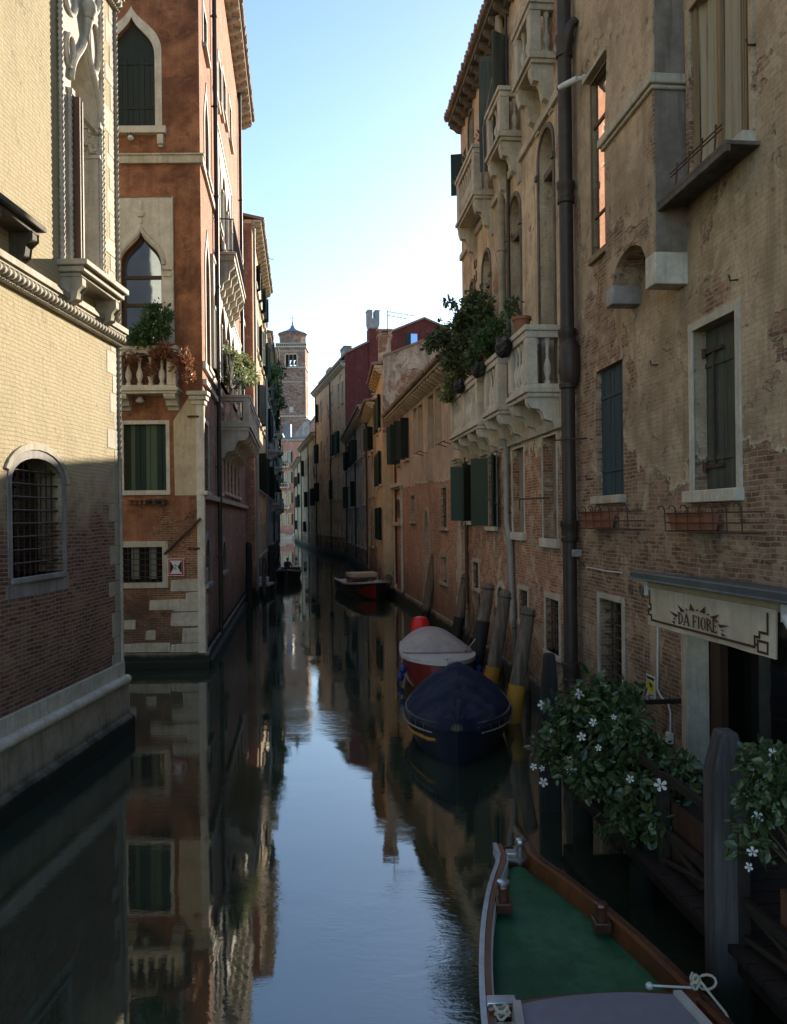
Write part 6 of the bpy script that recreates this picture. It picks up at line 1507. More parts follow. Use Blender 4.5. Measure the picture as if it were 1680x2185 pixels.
for u in (-.12, LV+.05):
    mb = MB(); mb.bx(V_, u-.03, u+.03, 3.24, 3.40, -.9, .02); mb.build('arm', M['white_plastic'], root)
mb = MB()
mb.tube([V_.p(-.3, 3.25, -.1), V_.p(-.34, 3.05, -.5), V_.p(-.3, 3.3, -.95)], .025, 8); mb.build('arm_tube', M['white_plastic'], root); mb = MB(); mb.tube([V_.p(-.14, 3.3, 0), V_.p(-.2, 3.2, -.02)], .05, 10)
mb.build('joint', M['white_plastic'], root)
# print: border, sun rays, letters (all cut from sheet, 4 mm proud)
mb = MB()
def U(x): return LV*(1-x)          # x from left edge (far end) to right edge of the cloth, 0..1
hh = ztop-.055-zbot
def Zf(y): return zbot+hh*y
def strip(pts, w=.024):
    for (x0, y0), (x1, y1) in zip(pts, pts[1:]):
        a = (U(x0), Zf(y0)); b = (U(x1), Zf(y1))
        if abs(a[0]-b[0]) < 1e-6: mb.bx(V_, a[0]-w/2, a[0]+w/2, min(a[1], b[1])-w/2, max(a[1], b[1])+w/2, .016, .020)
        else: mb.bx(V_, min(a[0], b[0])-w/2, max(a[0], b[0])+w/2, a[1]-w/2, a[1]+w/2, .016, .0205)
strip([(.02, .98), (.02, .60), (.035, .60), (.035, .46), (.012, .46), (.012, .30), (.04, .30), (.04, .16), (.875, .16), (.875, .40), (.905, .40), (.905, .52), (.955, .52), (.955, .96)])
strip([(.895, .08), (.895, .32), (.955, .32), (.955, .08), (.895, .08)]); strip([(.875, .22), (.895, .22)])
cx, cy, rx, ry = .458, .25, .175, .42
for k in range(15):
    q = math.pi*(k+.0)/14; big_ = k % 2 == 0
    for_r = 1.10; r2 = 1.55 if big_ else 1.24; dq = .10 if big_ else .05
    if k in (0, 14): r2 = 1.25
    P_ = []
    for rr_, qq in ((for_r, q-dq), (for_r, q+dq), (r2, q+.03)): P_.append((U(cx-rx*rr_*math.cos(qq)), Zf(cy+ry*rr_*math.sin(qq)*.95)))
    mb.ext(V_, P_, .016, .020)
# serif capitals from strokes
def glyph(ch, x, w, y0, y1):
    lw = .021; H_ = y1-y0; zs_, ze = Zf(y0), Zf(y1); hz_ = ze-zs_
    def vx(xx): return U(xx)
    def vert(xx, a=0, b=1, t=1.): u = vx(xx); mb.bx(V_, u-lw/2*t, u+lw/2*t, zs_+hz_*a, zs_+hz_*b, .0165, .0212)
    def hor(x0, x1, yy, t=.5): mb.bx(V_, vx(x1), vx(x0), zs_+hz_*yy-lw*t/2, zs_+hz_*yy+lw*t/2, .0165, .0207)
    def ser(xx, yy): hor(xx-w*.16, xx+w*.16, yy, .42)
    def arc(cx_, cy_, rx_, ry_, q0, q1, n=14, thick=1):
        O = []; I = []
        for k in range(n+1):
            q = lerp(q0, q1, k/n); th = lw*(.35+.65*abs(math.cos(q)))*thick/LV
            O.append((vx(cx_+(rx_)*math.cos(q)), zs_+hz_*(cy_+ry_*math.sin(q)))); I.append((vx(cx_+(rx_-th)*math.cos(q)), zs_+hz_*(cy_+ry_*math.sin(q))-lw*.3*math.sin(q)*1.3))
        mb.ring(V_, O, I, .0165, .0212, closed=False)
    def diag(x0, ya, x1, yb, t): 
        u0_, u1_ = vx(x0), vx(x1); tt = lw*t/2; za, zb2 = zs_+hz_*ya, zs_+hz_*yb
        mb.ext(V_, [(u0_-tt, za), (u0_+tt, za), (u1_+tt, zb2), (u1_-tt, zb2)], .0165, .0212)
    l = x+w*.18; r = x+w*.82
    if ch == 'D': vert(l); ser(l, .02); ser(l, .98); arc(l, .5, (r-l)*1.05, .5, -math.pi/2, math.pi/2)
    if ch == 'A': diag(x+w*.08, 0, x+w*.5, 1, .55); diag(x+w*.92, 0, x+w*.5, 1, 1.1); hor(x+w*.25, x+w*.75, .32); ser(x+w*.08, .02); ser(x+w*.92, .02)
    if ch == 'F': vert(l); ser(l, .02); hor(l-w*.16, r, .98); vert(r, .8, 1, .4); hor(l, x+w*.62, .5); vert(x+w*.62, .42, .6, .4)
    if ch == 'I': vert(x+w*.5); ser(x+w*.5, .02); ser(x+w*.5, .98)
    if ch == 'O': arc(x+w*.5, .5, w*.42, .51, 0, 2*math.pi, 24)
    if ch == 'R': vert(l); ser(l, .02); ser(l, .98); arc(l, .74, (r-l)*.85, .26, -math.pi/2, math.pi/2); diag(x+w*.9, 0, x+w*.48, .5, 1.1); ser(x+w*.92, .02)
    if ch == 'E': vert(l); hor(l-w*.16, r, .02); hor(l-w*.16, r, .98); hor(l, x+w*.66, .52); vert(r, 0, .2, .4); vert(r, .82, 1, .4); vert(x+w*.66, .44, .6, .4)
x = .298
for ch, w in (('D', .048), ('A', .050), (' ', .026), ('F', .040), ('I', .024), ('O', .048), ('R', .048), ('E', .040)):
    if ch != ' ': glyph(ch, x, w, .25, .56)
    x += w
mb.build('lettering', M['awning_print'], vl, smooth=0)
# ================================================================ SIGNS, LAMPS, CAMERA
def textmesh(txt, size, f, u, z, o, mat, parent, flip=True):
    cu = bpy.data.curves.new('lettering', 'FONT'); cu.body = txt; cu.size = size; cu.align_x = 'CENTER'; cu.align_y = 'CENTER'; cu.resolution_u = 3
    to = bpy.data.objects.new('lettering', cu); COL.objects.link(to); dg = bpy.context.evaluated_depsgraph_get(); dg.update()
    me = bpy.data.meshes.new_from_object(to.evaluated_get(dg)); bpy.data.objects.remove(to)
    X = f.u if f.n.cross(f.u).z > -2 and Vector((0,0,1)).cross(f.n).dot(f.u) > 0 else -f.u
    org = ORG[parent.name]
    for v in me.vertices: v.co = f.p(u, z, o)+X*v.co.x+Vector((0,0,v.co.y))-org
    me.materials.clear(); me.materials.append(mat); ob = bpy.data.objects.new('lettering', me); COL.objects.link(ob); ob.parent = parent; return ob
r = f2.rect(359, 1192, 394, 1228)
rt = empty('canal_sign', f2.p(r[0], r[2]), 'square red bordered canal width sign reading 2 on the red palazzo corner', 'sign')
u0, u1, z0, z1 = r; w = u1-u0; hgt = z1-z0
mb = MB(); mb.bx(f2, u0, u1, z0, z1, .02, .05); bd = mb.build('panel', M['sign_white'], rt)
mb = MB(); Q = lambda e: [(u0+e, z0+e), (u1-e, z0+e), (u1-e, z1-e), (u0+e, z1-e)]
mb.ring(f2, Q(w*.035), Q(w*.12), .045, .054); mb.build('border', M['sign_red'], rt)
mb = MB()
for a, b in ((u0+w*.14, 1), (u1-w*.14, -1)): mb.ext(f2, [(a, z0+hgt*.17), (a+b*w*.05, z0+hgt*.17), (a+b*w*.24, z0+hgt*.5), (a+b*w*.05, z0+hgt*.83), (a, z0+hgt*.83)], .045, .055)
mb.build('arrow', M['sign_black'], rt)
textmesh('2', hgt*.42, f2, u0+w*.46, z0+hgt*.5, .056, M['sign_black'], rt); textmesh('m', hgt*.16, f2, u0+w*.62, z0+hgt*.58, .056, M['sign_black'], rt)
r = fr.rect(1381, 1437, 1400, 1502)
rt = empty('camera_notice', fr.p(r[0], r[2]), 'small white and yellow video surveillance notice on bricks under the awning', 'sign')
u0, u1, z0, z1 = r; mb = MB(); mb.bx(fr, u0, u1, z0, z1, .0, .012); mb.build('panel', M['sign_white'], rt)
h_ = z1-z0; mb = MB(); mb.bx(fr, u0+.02, u1-.02, z0+h_*.34, z1-h_*.2, .010, .015); mb.build('yellow_field', M['sign_yellow'], rt)
mb = MB(); mb.bx(fr, u0+.02, u1-.02, z1-h_*.17, z1-h_*.06, .010, .015)
m_ = (u0+u1)/2; mb.ext(fr, [(m_-.05, z0+h_*.58), (m_+.05, z0+h_*.66), (m_+.03, z0+h_*.74), (m_-.07, z0+h_*.66)], .013, .019); mb.bx(fr, m_-.06, m_-.045, z0+h_*.46, z0+h_*.6, .013, .018)
for k in range(5): mb.bx(fr, u0+.03, u1-.03-.02*(k % 2), z0+h_*(.05+.055*k), z0+h_*(.07+.055*k), .010, .015)
mb.build('print', M['sign_black'], rt)
rt = empty('security_camera', fr.p(*fr.uv(1245, 168)), 'white cylindrical security camera beside the iron downpipe', 'security camera')
a, z = fr.uv(1250, 168); a2 = fr.uv(1222, 166, .35)[0]
mb = MB(); mb.tube([fr.p(a, z, 0), fr.p(a, z, .06)], .075, 16); mb.tube([fr.p(a, z, .06), fr.p(a+.02, z-.01, .16)], .05, 14); mb.build('mount', M['white_plastic'], rt)
mb = MB(); mb.tube([fr.p(a, z-.01, .16), fr.p(a+.25, z-.01, .34), fr.p(a+.34, z-.01, .40)], [.06, .06, .05], 16); mb.build('housing', M['white_plastic'], rt)
mb = MB(); mb.tube([fr.p(a+.34, z-.01, .40), fr.p(a+.37, z-.01, .42)], [.035, .035], 14); mb.build('lens', M['glass_dark'], rt)
rt = empty('floodlight', fr.p(*fr.uv(1231, 1180)), 'small unlit floodlight clipped beside the iron downpipe', 'lamp')
a, z = fr.uv(1231, 1180, .35); c = fr.p(a, z, .35); mb = MB(); mb.cbox(c, .18, .06, .13, .3); mb.build('housing', M['stone_grey'], rt, bevel=.01)
mb = MB(); mb.tube([c, c+Vector((.05,.1,-.12)), fr.p(a, z-.25, .2)], .018, 6); mb.build('bracket', M['iron'], rt)
rt = empty('wall_lamp', f2.p(*f2.uv(304, 858)), 'little white lamp on a hook beneath the plant filled balcony', 'lamp')
a, z = f2.uv(304, 858); mb = MB(); mb.tube([f2.p(a, z+.35, 0), f2.p(a, z+.35, .2), f2.p(a, z+.1, .22)], .018, 6); mb.build('hook', M['rust'], rt)
mb = MB(); mb.lathe(f2.p(a, z, .22), [(.02,.12),(.06,.1),(.13,.0),(.11,-.03),(.04,-.06)], 12); mb.build('lamp_shade', M['white_plastic'], rt)
rt = empty('wall_lamp', f2.p(*f2.uv(283, 302)), 'little lamp under the sill of the tall dark pointed window', 'lamp')
a, z = f2.uv(283, 302); mb = MB(); mb.tube([f2.p(a, z+.2, 0), f2.p(a, z+.2, .15), f2.p(a, z+.05, .16)], .018, 6); mb.build('hook', M['rust'], rt)
mb = MB(); mb.lathe(f2.p(a, z, .16), [(.02,.1),(.07,.08),(.10,.0),(.05,-.04)], 12); mb.build('lamp_shade', M['white_plastic'], rt)
# ================================================================ POTS, RACKS, PLANTS
def trough(mb, f, u0, u1, z0, z1, o0, o1, t=.015):
    e = .03
    V = [f.p(u0+e,z0,o0+e), f.p(u1-e,z0,o0+e), f.p(u1-e,z0,o1-e), f.p(u0+e,z0,o1-e), f.p(u0,z1,o0), f.p(u1,z1,o0), f.p(u1,z1,o1), f.p(u0,z1,o1),
         f.p(u0+t,z1,o0+t), f.p(u1-t,z1,o0+t), f.p(u1-t,z1,o1-t), f.p(u0+t,z1,o1-t), f.p(u0+t+e,z1-.04,o0+t+e), f.p(u1-t-e,z1-.04,o0+t+e), f.p(u1-t-e,z1-.04,o1-t-e), f.p(u0+t+e,z1-.04,o1-t-e)]
    mb.add(V, [[0,1,2,3],[0,1,5,4],[1,2,6,5],[2,3,7,6],[3,0,4,7],[4,5,9,8],[5,6,10,9],[6,7,11,10],[7,4,8,11],[8,9,13,12],[9,10,14,13],[10,11,15,14],[11,8,12,15],[12,13,14,15]])
    mb.bx(f, u0-.008, u1+.008, z1-.03, z1-.0, o1-.004, o1+.012)
for (xa, xb, yt, yb, lab, fl) in ((1236, 1340, 1092, 1130, 'iron balcony rack with one terracotta trough below the blue grey shutter', .5), (1420, 1584, 1094, 1137, 'iron balcony rack with one terracotta trough below the green shuttered window', .48)):
    ua = fr.uv(xa, (yt+yb)/2, .32)[0]; ub = fr.uv(xb, (yt+yb)/2, .32)[0]; u0, u1 = min(ua, ub), max(ua, ub); z1 = fr.uv((xa+xb)/2, yt, .32)[1]; z0 = fr.uv((xa+xb)/2, yb, .32)[1]
    rt = empty('planter_rack', fr.p(u0, z0), lab, 'planter', 'iron planter racks under windows')
    mb = MB()
    for z in (z1, (z0+z1)/2, z0+.01): mb.tube([fr.p(u0, z, .05), fr.p(u0, z, .32), fr.p(u1, z, .32), fr.p(u1, z, .05)], .011, 6)
    mb.tube([fr.p(u0, z0+.01, .05), fr.p(u1, z0+.01, .05)], .011, 6)
    n = 6
    for i in range(n+1):
        u = lerp(u0, u1, i/n); mb.tube([fr.p(u, z0+.01, .03), fr.p(u, z0+.01, .32), fr.p(u, z1+.05, .33), fr.p(u, z1+.10, .36), fr.p(u, z1+.10, .41), fr.p(u, z1+.06, .42)], .009, 6)
    mb.build('rack', M['rust'], rt)
    rt2 = empty('flower_trough', fr.p(u1, z0), 'empty terracotta trough at the far end of the rack below the %s' % ('blue grey shutter' if xa < 1300 else 'green shuttered window'), 'flower pot')
    mb = MB(); trough(mb, fr, lerp(u0, u1, fl), u1-.02, z0+.03, z1-.01, .08, .29); tb = mb.build('trough', M['terracotta'], rt2)
    mb = MB()
    for k in range(14): 
        q = Vector(fr.p(lerp(u0, u1, R.uniform(fl+.05, .95)), z1-.06, R.uniform(.12, .26))); mb.tube([q, q+Vector((R.uniform(-.06,.06), R.uniform(-.06,.06), R.uniform(.05,.16)))], .004, 4)
    mb.build('dry_stem', M['stem'], rt2)
# pots rack under the mezzanine window
a, z = f2.uv(277, 1072); b, _ = f2.uv(357, 1072)
rt = empty('pot_rack', f2.p(a, z), 'little iron shelf holding a row of small pots under the striped shutters', 'shelf'); mb = MB()
mb.tube([f2.p(a, z-.07, .02), f2.p(a, z-.07, .22), f2.p(b, z-.07, .22), f2.p(b, z-.07, .02)], .012, 5); mb.tube([f2.p(a, z+.04, .02), f2.p(a, z+.04, .22), f2.p(b, z+.04, .22), f2.p(b, z+.04, .02)], .012, 5); mb.build('rack', M['rust'], rt)
pot_m = None
cols = ['terracotta', 'terracotta', 'terracotta', 'terracotta', 'shutter_green', 'shutter_grey', 'shutter_green', 'shutter_grey']
for i in range(8):
    q = lerp(a+.07, b-.07, i/7); mb = MB(); mb.lathe(f2.p(q, z-.055, .12), [(.045,0),(.06,.10),(.07,.11),(.07,.14),(.055,.14),(.05,.11),(.0,.11)], 12)
    o = mb.build('flower_pot', M[cols[i]], origin=f2.p(q, z-.05, .12)); tag(o, ('small terracotta pot on the shelf under the striped shutters' if i < 4 else 'small dull green pot on the shelf under the striped shutters'), 'flower pot', 'terracotta pots on the little shelf' if i < 4 else 'green pots on the little shelf')
def leaves(mb, c, rad3, n, size, rq, droop=.2, shape='leaf', hollow=.35):
    c = Vector(c)
    for _ in range(n):
        while True:
            d = Vector((rq.gauss(0, 1), rq.gauss(0, 1), rq.gauss(0, 1)))
            if d.length > .1: break
        d.normalize(); r_ = rq.random()**(1/3.)*(1-hollow)+hollow*rq.random()**.3 if False else (hollow+(1-hollow)*rq.random())
        p = c+Vector((d.x*rad3[0], d.y*rad3[1], d.z*rad3[2]))*r_
        a = (d*.8+Vector((rq.gauss(0,.6), rq.gauss(0,.6), rq.gauss(0,.6)-droop))).normalized(); b = a.orthogonal().normalized(); b.rotate(Matrix.Rotation(rq.uniform(0, 6.28), 3, a)); nn = a.cross(b)
        s = size*rq.uniform(.5, 1.45); w = s*rq.uniform(.42, .62)
        m1 = p+a*s*.35+b*w*.5+nn*w*.15; m2 = p+a*s*.35-b*w*.5+nn*w*.15; m3 = p+a*s*.75+b*w*.36; m4 = p+a*s*.75-b*w*.36
        mb.add([p, m1, p+a*s*.4, m2, m3, p+a*s*1.0, m4], [[0,1,2],[0,2,3],[1,4,5,2],[2,5,6,3]])
def shrub(name, label, cat, base, blobs, n, size, mat, group=None, stems=10, seed=1, flowers=(), fsize=.05, droop=.2, dens=None, twigs=0):
    rq = random.Random(seed); rt = empty(name, base, label, cat, group); mb = MB()
    tot = sum(b[1][0]*b[1][1]*b[1][2] for b in blobs)**1
    for c, r3 in blobs:
        k = max(4, int(n*(r3[0]*r3[1]*r3[2])/tot)); nsub = max(3, k//28)
        for _ in range(nsub):      # each blob is many small twig clusters with air between
            d = Vector((rq.gauss(0,1), rq.gauss(0,1), rq.gauss(0,1))).normalized()*rq.uniform(.25, 1.0); q = Vector(c)+Vector((d.x*r3[0], d.y*r3[1], d.z*r3[2]))
            rr = size*rq.uniform(1.0, 2.2); leaves(mb, q, (rr, rr, rr*.8), k//nsub, size, rq, droop)
    mb.build('foliage', mat, rt, smooth=0)
    mb = MB(); B = Vector(base)
    for _ in range(stems):
        c, r3 = rq.choice(blobs); e = Vector(c)+Vector((rq.uniform(-.6,.6)*r3[0], rq.uniform(-.6,.6)*r3[1], rq.uniform(-.3,.9)*r3[2])); m = B.lerp(e, .5)+Vector((rq.uniform(-.08,.08), rq.uniform(-.08,.08), .05))
        mb.tube([B+Vector((rq.uniform(-.06,.06), rq.uniform(-.06,.06), 0)), m, e], [.016, .012, .005], 5)
    mb.build('stem', M['stem'], rt)
    for p, s in flowers:
        s *= .78
        p = Vector(p); nrm = Vector((rq.uniform(-.5,.2), -1, rq.uniform(-.2,.5))).normalized(); a = nrm.orthogonal().normalized(); b = nrm.cross(a); mb = MB(); ph = rq.uniform(0, 6)
        for k in range(5):
            q = ph+k*2*math.pi/5; d = a*math.cos(q)+b*math.sin(q); t = nrm.cross(d)
            mb.add([p, p+d*s*.45+t*s*.26+nrm*.1*s, p+d*s*.9+t*s*.30+nrm*.05*s, p+d*s*1.0-t*s*.05, p+d*s*.75-t*s*.30+nrm*.12*s, p+d*s*.35-t*s*.14+nrm*.1*s], [[0,1,2,3],[0,3,4,5]])
        fo = mb.build('flower', M['petal'], rt, smooth=0)
        mb = MB(); mb.ball(p+nrm*.008, s*.16, 6); mb.tube([p, p-nrm*s*1.1], [s*.12, s*.05], 5); mb.build('flower_throat', M['petal_eye'], fo)
    return rt
def blob(px, py, d, rx, ry, rz): return (atY(px, py, d), (rx, ry, rz))
A = atY
fl = [(A(1158, 1504, 10.5), .085), (A(1237, 1480, 10.0), .085), (A(1266, 1541, 9.3), .06), (A(1241, 1572, 9.4), .07), (A(1277, 1596, 9.1), .05), (A(1220, 1644, 9.5), .085), (A(1216, 1621, 9.6), .05), (A(1139, 1636, 10.4), .06), (A(1157, 1640, 10.4), .05), (A(1160, 1669, 10.3), .08), (A(1410, 1675, 7.95), .085), (A(1345, 1662, 8.3), .055), (A(1180, 1560, 10.2), .05), (A(1310, 1530, 9.2), .045)]
shrub('flowering_shrub', 'large dark glossy shrub with white star flowers on the landing stage', 'shrub', pf.p(4.8, 1.25, -.4),
      [blob(1230, 1540, 10.3, .42, .45, .42), blob(1300, 1500, 9.9, .42, .4, .28), blob(1195, 1585, 10.6, .28, .35, .38), blob(1330, 1590, 9.4, .45, .45, .42), blob(1270, 1650, 9.5, .38, .4, .32), blob(1390, 1670, 8.9, .36, .35, .36), blob(1340, 1725, 8.9, .36, .35, .25), blob(1420, 1730, 8.5, .26, .3, .28), blob(1445, 1655, 8.6, .2, .25, .2)],
      6200, .112, M['leaf_dark'], seed=3, flowers=fl, stems=40)
fl = [(A(1650, 1608, 6.0), .055), (A(1640, 1640, 6.0), .05), (A(1617, 1744, 6.05), .058), (A(1606, 1817, 6.05), .055), (A(1598, 1850, 6.05), .045), (A(1640, 1664, 6.05), .035)]
shrub('flowering_shrub', 'smaller shrub with white star flowers spilling beside the broad grey post', 'shrub', pf.p(1.2, 1.2, -.4),
      [blob(1625, 1640, 6.2, .15, .3, .15), blob(1670, 1650, 6.1, .2, .3, .2), blob(1645, 1700, 6.2, .16, .3, .14), blob(1608, 1780, 6.2, .06, .2, .2), blob(1600, 1715, 6.2, .06, .2, .16)],
      1500, .075, M['leaf_dark'], seed=8, flowers=fl, stems=12)
# balcony greenery on the ochre palazzo
def pot(f, u, z, o, r, h, mat, label, group):
    mb = MB(); mb.lathe(f.p(u, z, o), [(r*.7,0),(r*.95,h*.8),(r*1.1,h*.8),(r*1.1,h),(r*.9,h),(r*.85,h*.85),(0,h*.85)], 14); ob = mb.build('flower_pot', mat, origin=f.p(u, z, o)); return tag(ob, label, 'flower pot', group)
ub = udist
pot(fp, ub(17.9), 8.22, .58, .19, .34, M['terracotta'], 'terracotta pot on the nearest balcony rail corner', 'pots along the ochre palazzo balconies')
pot(fp, ub(21.15), 8.18, .58, .17, .28, M['terracotta'], 'terracotta pot on the middle balcony rail', 'pots along the ochre palazzo balconies')
for d, s, lab in ((18.6, 1., 'black wrapped planter hanging outside the nearest balcony'), (21.3, .95, 'black wrapped planter hanging outside the middle balcony'), (24.0, .9, 'black wrapped planter hanging outside the farthest balcony'), (26.0, .8, 'small black planter at the far tip of the balconies')):
    mb = MB(); c = fp.p(ub(d), 8.05, .82); rq = random.Random(int(d*10))
    def fn(i, j, c=c, s=s, ph=d):
        q = 2*math.pi*i; t = math.pi*j; e = .05*math.sin(q*5+ph)+.04*math.sin(t*7+q*2+ph)
        k = (math.sin(t)**.55); return c+fp.u*(.42*s+e)*k*math.cos(q)+fp.n*(.17*s+e*.5)*k*math.sin(q)+Vector((0,0,(.20*s)*math.cos(t)+e*.4))
    mb.grid(fn, 26, 14); o = mb.build('hanging_planter', M['pot_black'], origin=c); tag(o, lab, 'planter', 'black wrapped planters on the balconies')
shrub('balcony_tree', 'tall leafy potted tree rising over the far balconies of the ochre palazzo', 'tree', fp.p(ub(23.2), 8.1, .5),
      [blob(1010, 655, 22.5, .42, .5, .42), blob(1040, 660, 22, .3, .4, .3), blob(985, 690, 23, .45, .5, .35), blob(950, 720, 23.8, .42, .5, .38), blob(1000, 730, 22.8, .4, .5, .35), blob(925, 735, 24.2, .25, .4, .25), blob(960, 640, 23.5, .12, .3, .2), blob(975, 770, 23.6, .3, .4, .35), blob(1035, 705, 22, .35, .4, .3), blob(960, 760, 23.8, .3, .4, .3)],
      3700, .13, M['leaf_olive'], seed=21, stems=34)
shrub('balcony_shrub', 'bright green bushy plant on the middle balcony of the ochre palazzo', 'plant', fp.p(ub(20.8), 8.1, .5),
      [blob(1040, 730, 20.8, .35, .35, .38), blob(1010, 765, 21.5, .3, .35, .3), blob(1060, 700, 20, .2, .3, .25)], 2600, .10, M['leaf_mid'], seed=22, stems=10)
shrub('balcony_shrub', 'yellow green trailing plant at the far end of the ochre palazzo balconies', 'plant', fp.p(ub(25.2), 8.1, .6),
      [blob(968, 815, 25, .28, .3, .3), blob(955, 840, 25.3, .2, .3, .2), blob(985, 800, 24.5, .2, .3, .2)], 1300, .10, M['leaf_pale'], seed=23, stems=8)
shrub('potted_plant', 'thin pink flowered plant in the terracotta pot of the nearest balcony', 'plant', fp.p(ub(17.9), 8.5, .58), [blob(1095, 660, 18.2, .12, .12, .32)], 260, .08, M['leaf_mid'], seed=24, stems=8, flowers=[(A(1093, 640, 18.1), .03)])
for i, (x, y, d, lab) in enumerate(((1032, 290, 23.5, 'red flowers and pots on the upper far balcony, nearer one'), (996, 350, 25.2, 'red flowers on the upper far balcony beside the shutters'), (986, 385, 25.6, 'small red flowers at the tip of the upper far balcony'))):
    shrub('balcony_flowers', lab, 'plant', A(x, y+18, d), [blob(x, y, d, .2, .2, .22)], 320, .08, M['leaf_mid' if i else 'leaf_rust'], seed=30+i, stems=6)
# red palazzo plants
shrub('balcony_shrub', 'dark green upright plant on the front balcony of the red palazzo', 'plant', f2.p(f2.uv(318, 760)[0], f2.uv(318, 745, .4)[1]-.3, .35),
      [blob(300, 720, 22.9, .38, .25, .3), blob(335, 700, 22.9, .34, .25, .4), blob(325, 660, 22.9, .2, .2, .3), blob(352, 680, 22.9, .16, .2, .3)], 1500, .12, M['leaf_mid'], seed=41, stems=26)
shrub('balcony_shrub', 'rust red bushy plant hanging over the corner of the front balcony', 'plant', f2.p(f2.uv(350, 760)[0], f2.uv(350, 745, .4)[1]-.2, .45),
      [blob(345, 750, 22.8, .4, .25, .25), blob(385, 770, 22.8, .28, .25, .3), blob(400, 790, 22.8, .14, .2, .22), blob(325, 785, 22.8, .12, .2, .3), blob(278, 765, 22.8, .2, .2, .2)], 1700, .085, M['leaf_rust'], seed=42, stems=30)
p0 = g2.p(g2.uv(500, 850, .8)[0], g2.uv(500, 830, .8)[1], .7)
shrub('balcony_shrub', 'pale silvery bush filling the canal side balcony of the red palazzo', 'plant', p0,
      [(A(492, 780, 29.6), (.35,.6,.55)), (A(515, 785, 31.5), (.4,.8,.5)), (A(500, 800, 30.5), (.45,.8,.4)), (A(530, 805, 33), (.35,.8,.35)), (A(485, 760, 29.5), (.2,.4,.4))], 5000, .12, M['leaf_pale'], seed=43, stems=20)
for i, (x, y, d, r_, mt, lab) in enumerate(((566, 800, 60, .6, 'leaf_mid', 'green plants hanging from a ledge of the slate coloured house'), (574, 840, 68, .8, 'leaf_dark', 'dark plants trailing down the slate coloured house'), (582, 790, 84, .9, 'leaf_dark', 'plants on the highest ledge of the grey house'), (583, 860, 88, .9, 'leaf_mid', 'green creeper halfway up the grey house'))):
    f = FL[1][0] if i < 2 else FL[2][0]; u = max(.5, min(f.L-.5, (d-f.A.y)/(f.B.y-f.A.y)*f.L)); c = f.p(u, A(x, y, d).z, .5)
    shrub('ledge_plant', lab, 'plant', c-Vector((0,0,.3)), [(c, (r_*.7, r_*1.2, r_*1.2))], 700, .22, M[mt], seed=50+i, stems=8)
shrub('balcony_shrub', 'pale green plants on the upper white balcony of the rose pink house', 'plant', fz.p(8, 17.2, .5), [(fz.p(7+1.2*k, 17.0, .5), (.9,.4,.5)) for k in range(3)], 700, .3, M['leaf_pale'], seed=60)
shrub('balcony_shrub', 'pale green plants on the middle white balcony of the rose pink house', 'plant', fz.p(8, 12.6, .5), [(fz.p(7+1.2*k, 12.4, .5), (.9,.4,.5)) for k in range(3)], 700, .3, M['leaf_pale'], seed=61)
# jetty on the left
rt = empty('jetty', atZ(556, 1262, 0), 'tiny wooden jetty with a white box on the left bank near the black boat', 'jetty')
j = atZ(556, 1262, 0); 
mb = MB(); mb.cbox((-7.75, 47.6, .52), 1.3, 2.0, .10); mb.build('planking', M['canvas_grey'], rt)
mb = MB(); mb.cbox((-7.7, 47.8, .75), .75, .6, .36); mb.build('box', M['boat_white'], rt, bevel=.03)
mb = MB()
for x in (-8.2, -7.2):
    for y in (46.8, 48.4): mb.tube([(x, y, -1), (x, y, .5)], .09, 8)
mb.build('pile', M['pole_black'], rt)
# laundry
rt = empty('washing_line', fc.p(fc.L*.8, 11, .5), 'pale washing hanging on a line under the green shutters of the apricot house', 'laundry')
mb = MB(); u0 = fc.L*.72; mb.tube([fc.p(u0, 11.3, .6), fc.p(u0+5, 11.3, .6)], .02, 4); mb.build('line', M['rope'], rt)
for k in range(4):
    mb = MB(); a = u0+.4+k*1.15; mb.grid(lambda i, j, a=a: fc.p(a+i*.8, 11.3-j*(1.2+.5*(k % 2)), .6+.06*math.sin(i*9+j*4)), 8, 6); mb.build('cloth', M['linen' if k % 2 == 0 else 'shutter_blue'], rt)
for k, (f_, u_, z_, h_, lab) in enumerate(((FL[0][0], .95, 20.9, 2.2, 'roof aerial leaning over the gutter of the red and yellow house'), (FL[1][0], .5, 18.4, 2.5, 'roof aerial on the slate coloured house'), (FL[2][0], .7, 21.5, 2.5, 'roof aerial on the tall grey house'), (fd, .3, 16.6, 2.2, 'roof aerial on the weathered umber house'))):
    antenna('roof_antenna', lab, f_.p(f_.L*u_, z_, -.8), h_, .4+k)
for k, (h_, f_, u_, z_) in enumerate(((FL[1][1], FL[1][0], .3, 19.6), (FL[2][1], FL[2][0], .4, 22.6), (hd, fd, .75, 18.2), (HGR, fb, .35, 14.6), (HGR, fb, .8, 14.9), (hk, fk, .55, 11.6))):
    mb = MB(); c = f_.p(f_.L*u_, z_, -1.6); az = math.atan2(f_.u.y, f_.u.x); mb.cbox(c-Vector((0,0,1.4)), .55, .55, 2.6, az); mb.cbox(c, .75, .75, .12, az); mb.cbox(c+Vector((0,0,.17)), .5, .5, .22, az); mb.cbox(c+Vector((0,0,.33)), .8, .8, .09, az); mb.build('chimney', M['render_umber'], h_.root)
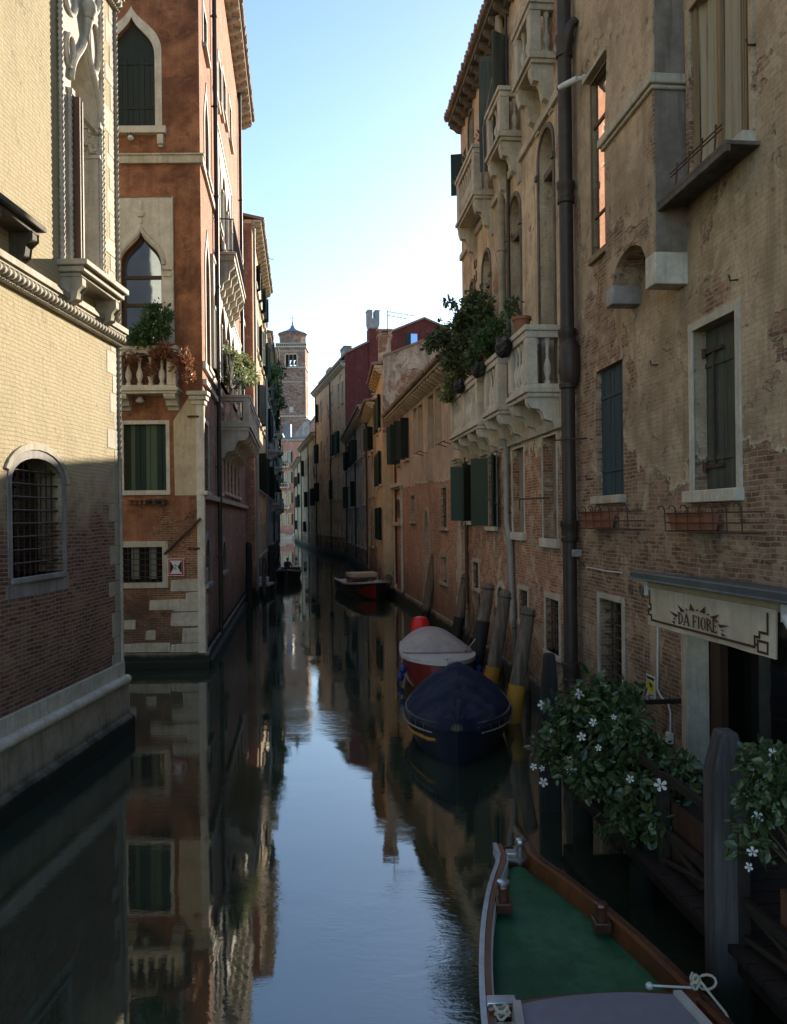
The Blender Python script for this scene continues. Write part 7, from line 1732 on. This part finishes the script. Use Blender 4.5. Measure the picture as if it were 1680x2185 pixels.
# mooring lines
def rope_line(label, pts, r=.014, mat='rope'):
    P_ = [Vector(p) for p in pts]; Q = []
    for a, b in zip(P_, P_[1:]):
        for k in range(8): t = k/8; q = a.lerp(b, t); q.z -= .12*(b-a).length*t*(1-t); Q.append(q)
    Q.append(P_[-1]); mb = MB(); mb.tube(Q, r, 6); return tag(mb.build('mooring_rope', M[mat], origin=P_[0]), label, 'rope')
rope_line('pale rope from the navy covered boat to the yellow footed poles', [A(1078, 1532, 15.6), A(1097, 1510, 16.9), A(1075, 1490, 17.5), A(1055, 1484, 19.0)], .016)
rope_line('pale rope from the white decked boat to the black footed pole', [A(985, 1392, 20.8), A(1005, 1376, 21.3), A(1018, 1358, 21.5)], .014)
rope_line('dark rope from the pole in front of the quoins down to the white decked boat', [A(1000, 1240, 26.8), A(1012, 1300, 24), A(995, 1390, 21)], .012, 'iron')
# ================================================================ CAMERA, LIGHT, SKY
cam = bpy.data.cameras.new('camera'); co = bpy.data.objects.new('camera', cam); COL.objects.link(co)
cam.sensor_fit = 'VERTICAL'; cam.sensor_height = 24; cam.lens = 24*F/2185; cam.shift_y = (CY-1092.5)/2185
cam.clip_start = .05; cam.clip_end = 3000
co.matrix_world = Matrix.Translation((0,0,H)) @ Matrix.Rotation(math.pi/2, 4, 'X') @ Matrix.Rotation(-ROLL, 4, 'Z')
SC.camera = co
AZ, EL = rad(25.5), rad(15.9)
sd = Vector((math.sin(AZ)*math.cos(EL), math.cos(AZ)*math.cos(EL), math.sin(EL)))
sun = bpy.data.lights.new('sun', 'SUN'); sun.energy = SUN_E; sun.angle = rad(.5); sun.color = (1, .88, .68)
so = bpy.data.objects.new('sun', sun); COL.objects.link(so); so.rotation_euler = sd.to_track_quat('Z', 'Y').to_euler(); so.location = (0, 0, 60)
wd = bpy.data.worlds.new('World'); SC.world = wd; wd.use_nodes = True; t = wd.node_tree; t.nodes.clear()
o = t.nodes.new('ShaderNodeOutputWorld'); bg = t.nodes.new('ShaderNodeBackground'); sk = t.nodes.new('ShaderNodeTexSky'); sk.sky_type = 'NISHITA'
sk.sun_disc = False; sk.sun_elevation = EL; sk.sun_rotation = AZ; sk.air_density = 1.0; sk.dust_density = DUST; sk.ozone_density = OZ
t.links.new(sk.outputs[0], bg.inputs[0]); bg.inputs[1].default_value = SKY_S; t.links.new(bg.outputs[0], o.inputs[0])
SC.view_settings.view_transform = 'Standard'; SC.view_settings.look = 'None'; SC.view_settings.exposure = EXPO; SC.view_settings.gamma = 1
SC.cycles.max_bounces = 7; SC.cycles.diffuse_bounces = 4; SC.cycles.glossy_bounces = 4; SC.cycles.transmission_bounces = 2; SC.cycles.volume_bounces = 0
SC.cycles.caustics_reflective = False; SC.cycles.caustics_refractive = False; SC.cycles.sample_clamp_indirect = 6
SC.cycles.use_denoising = True
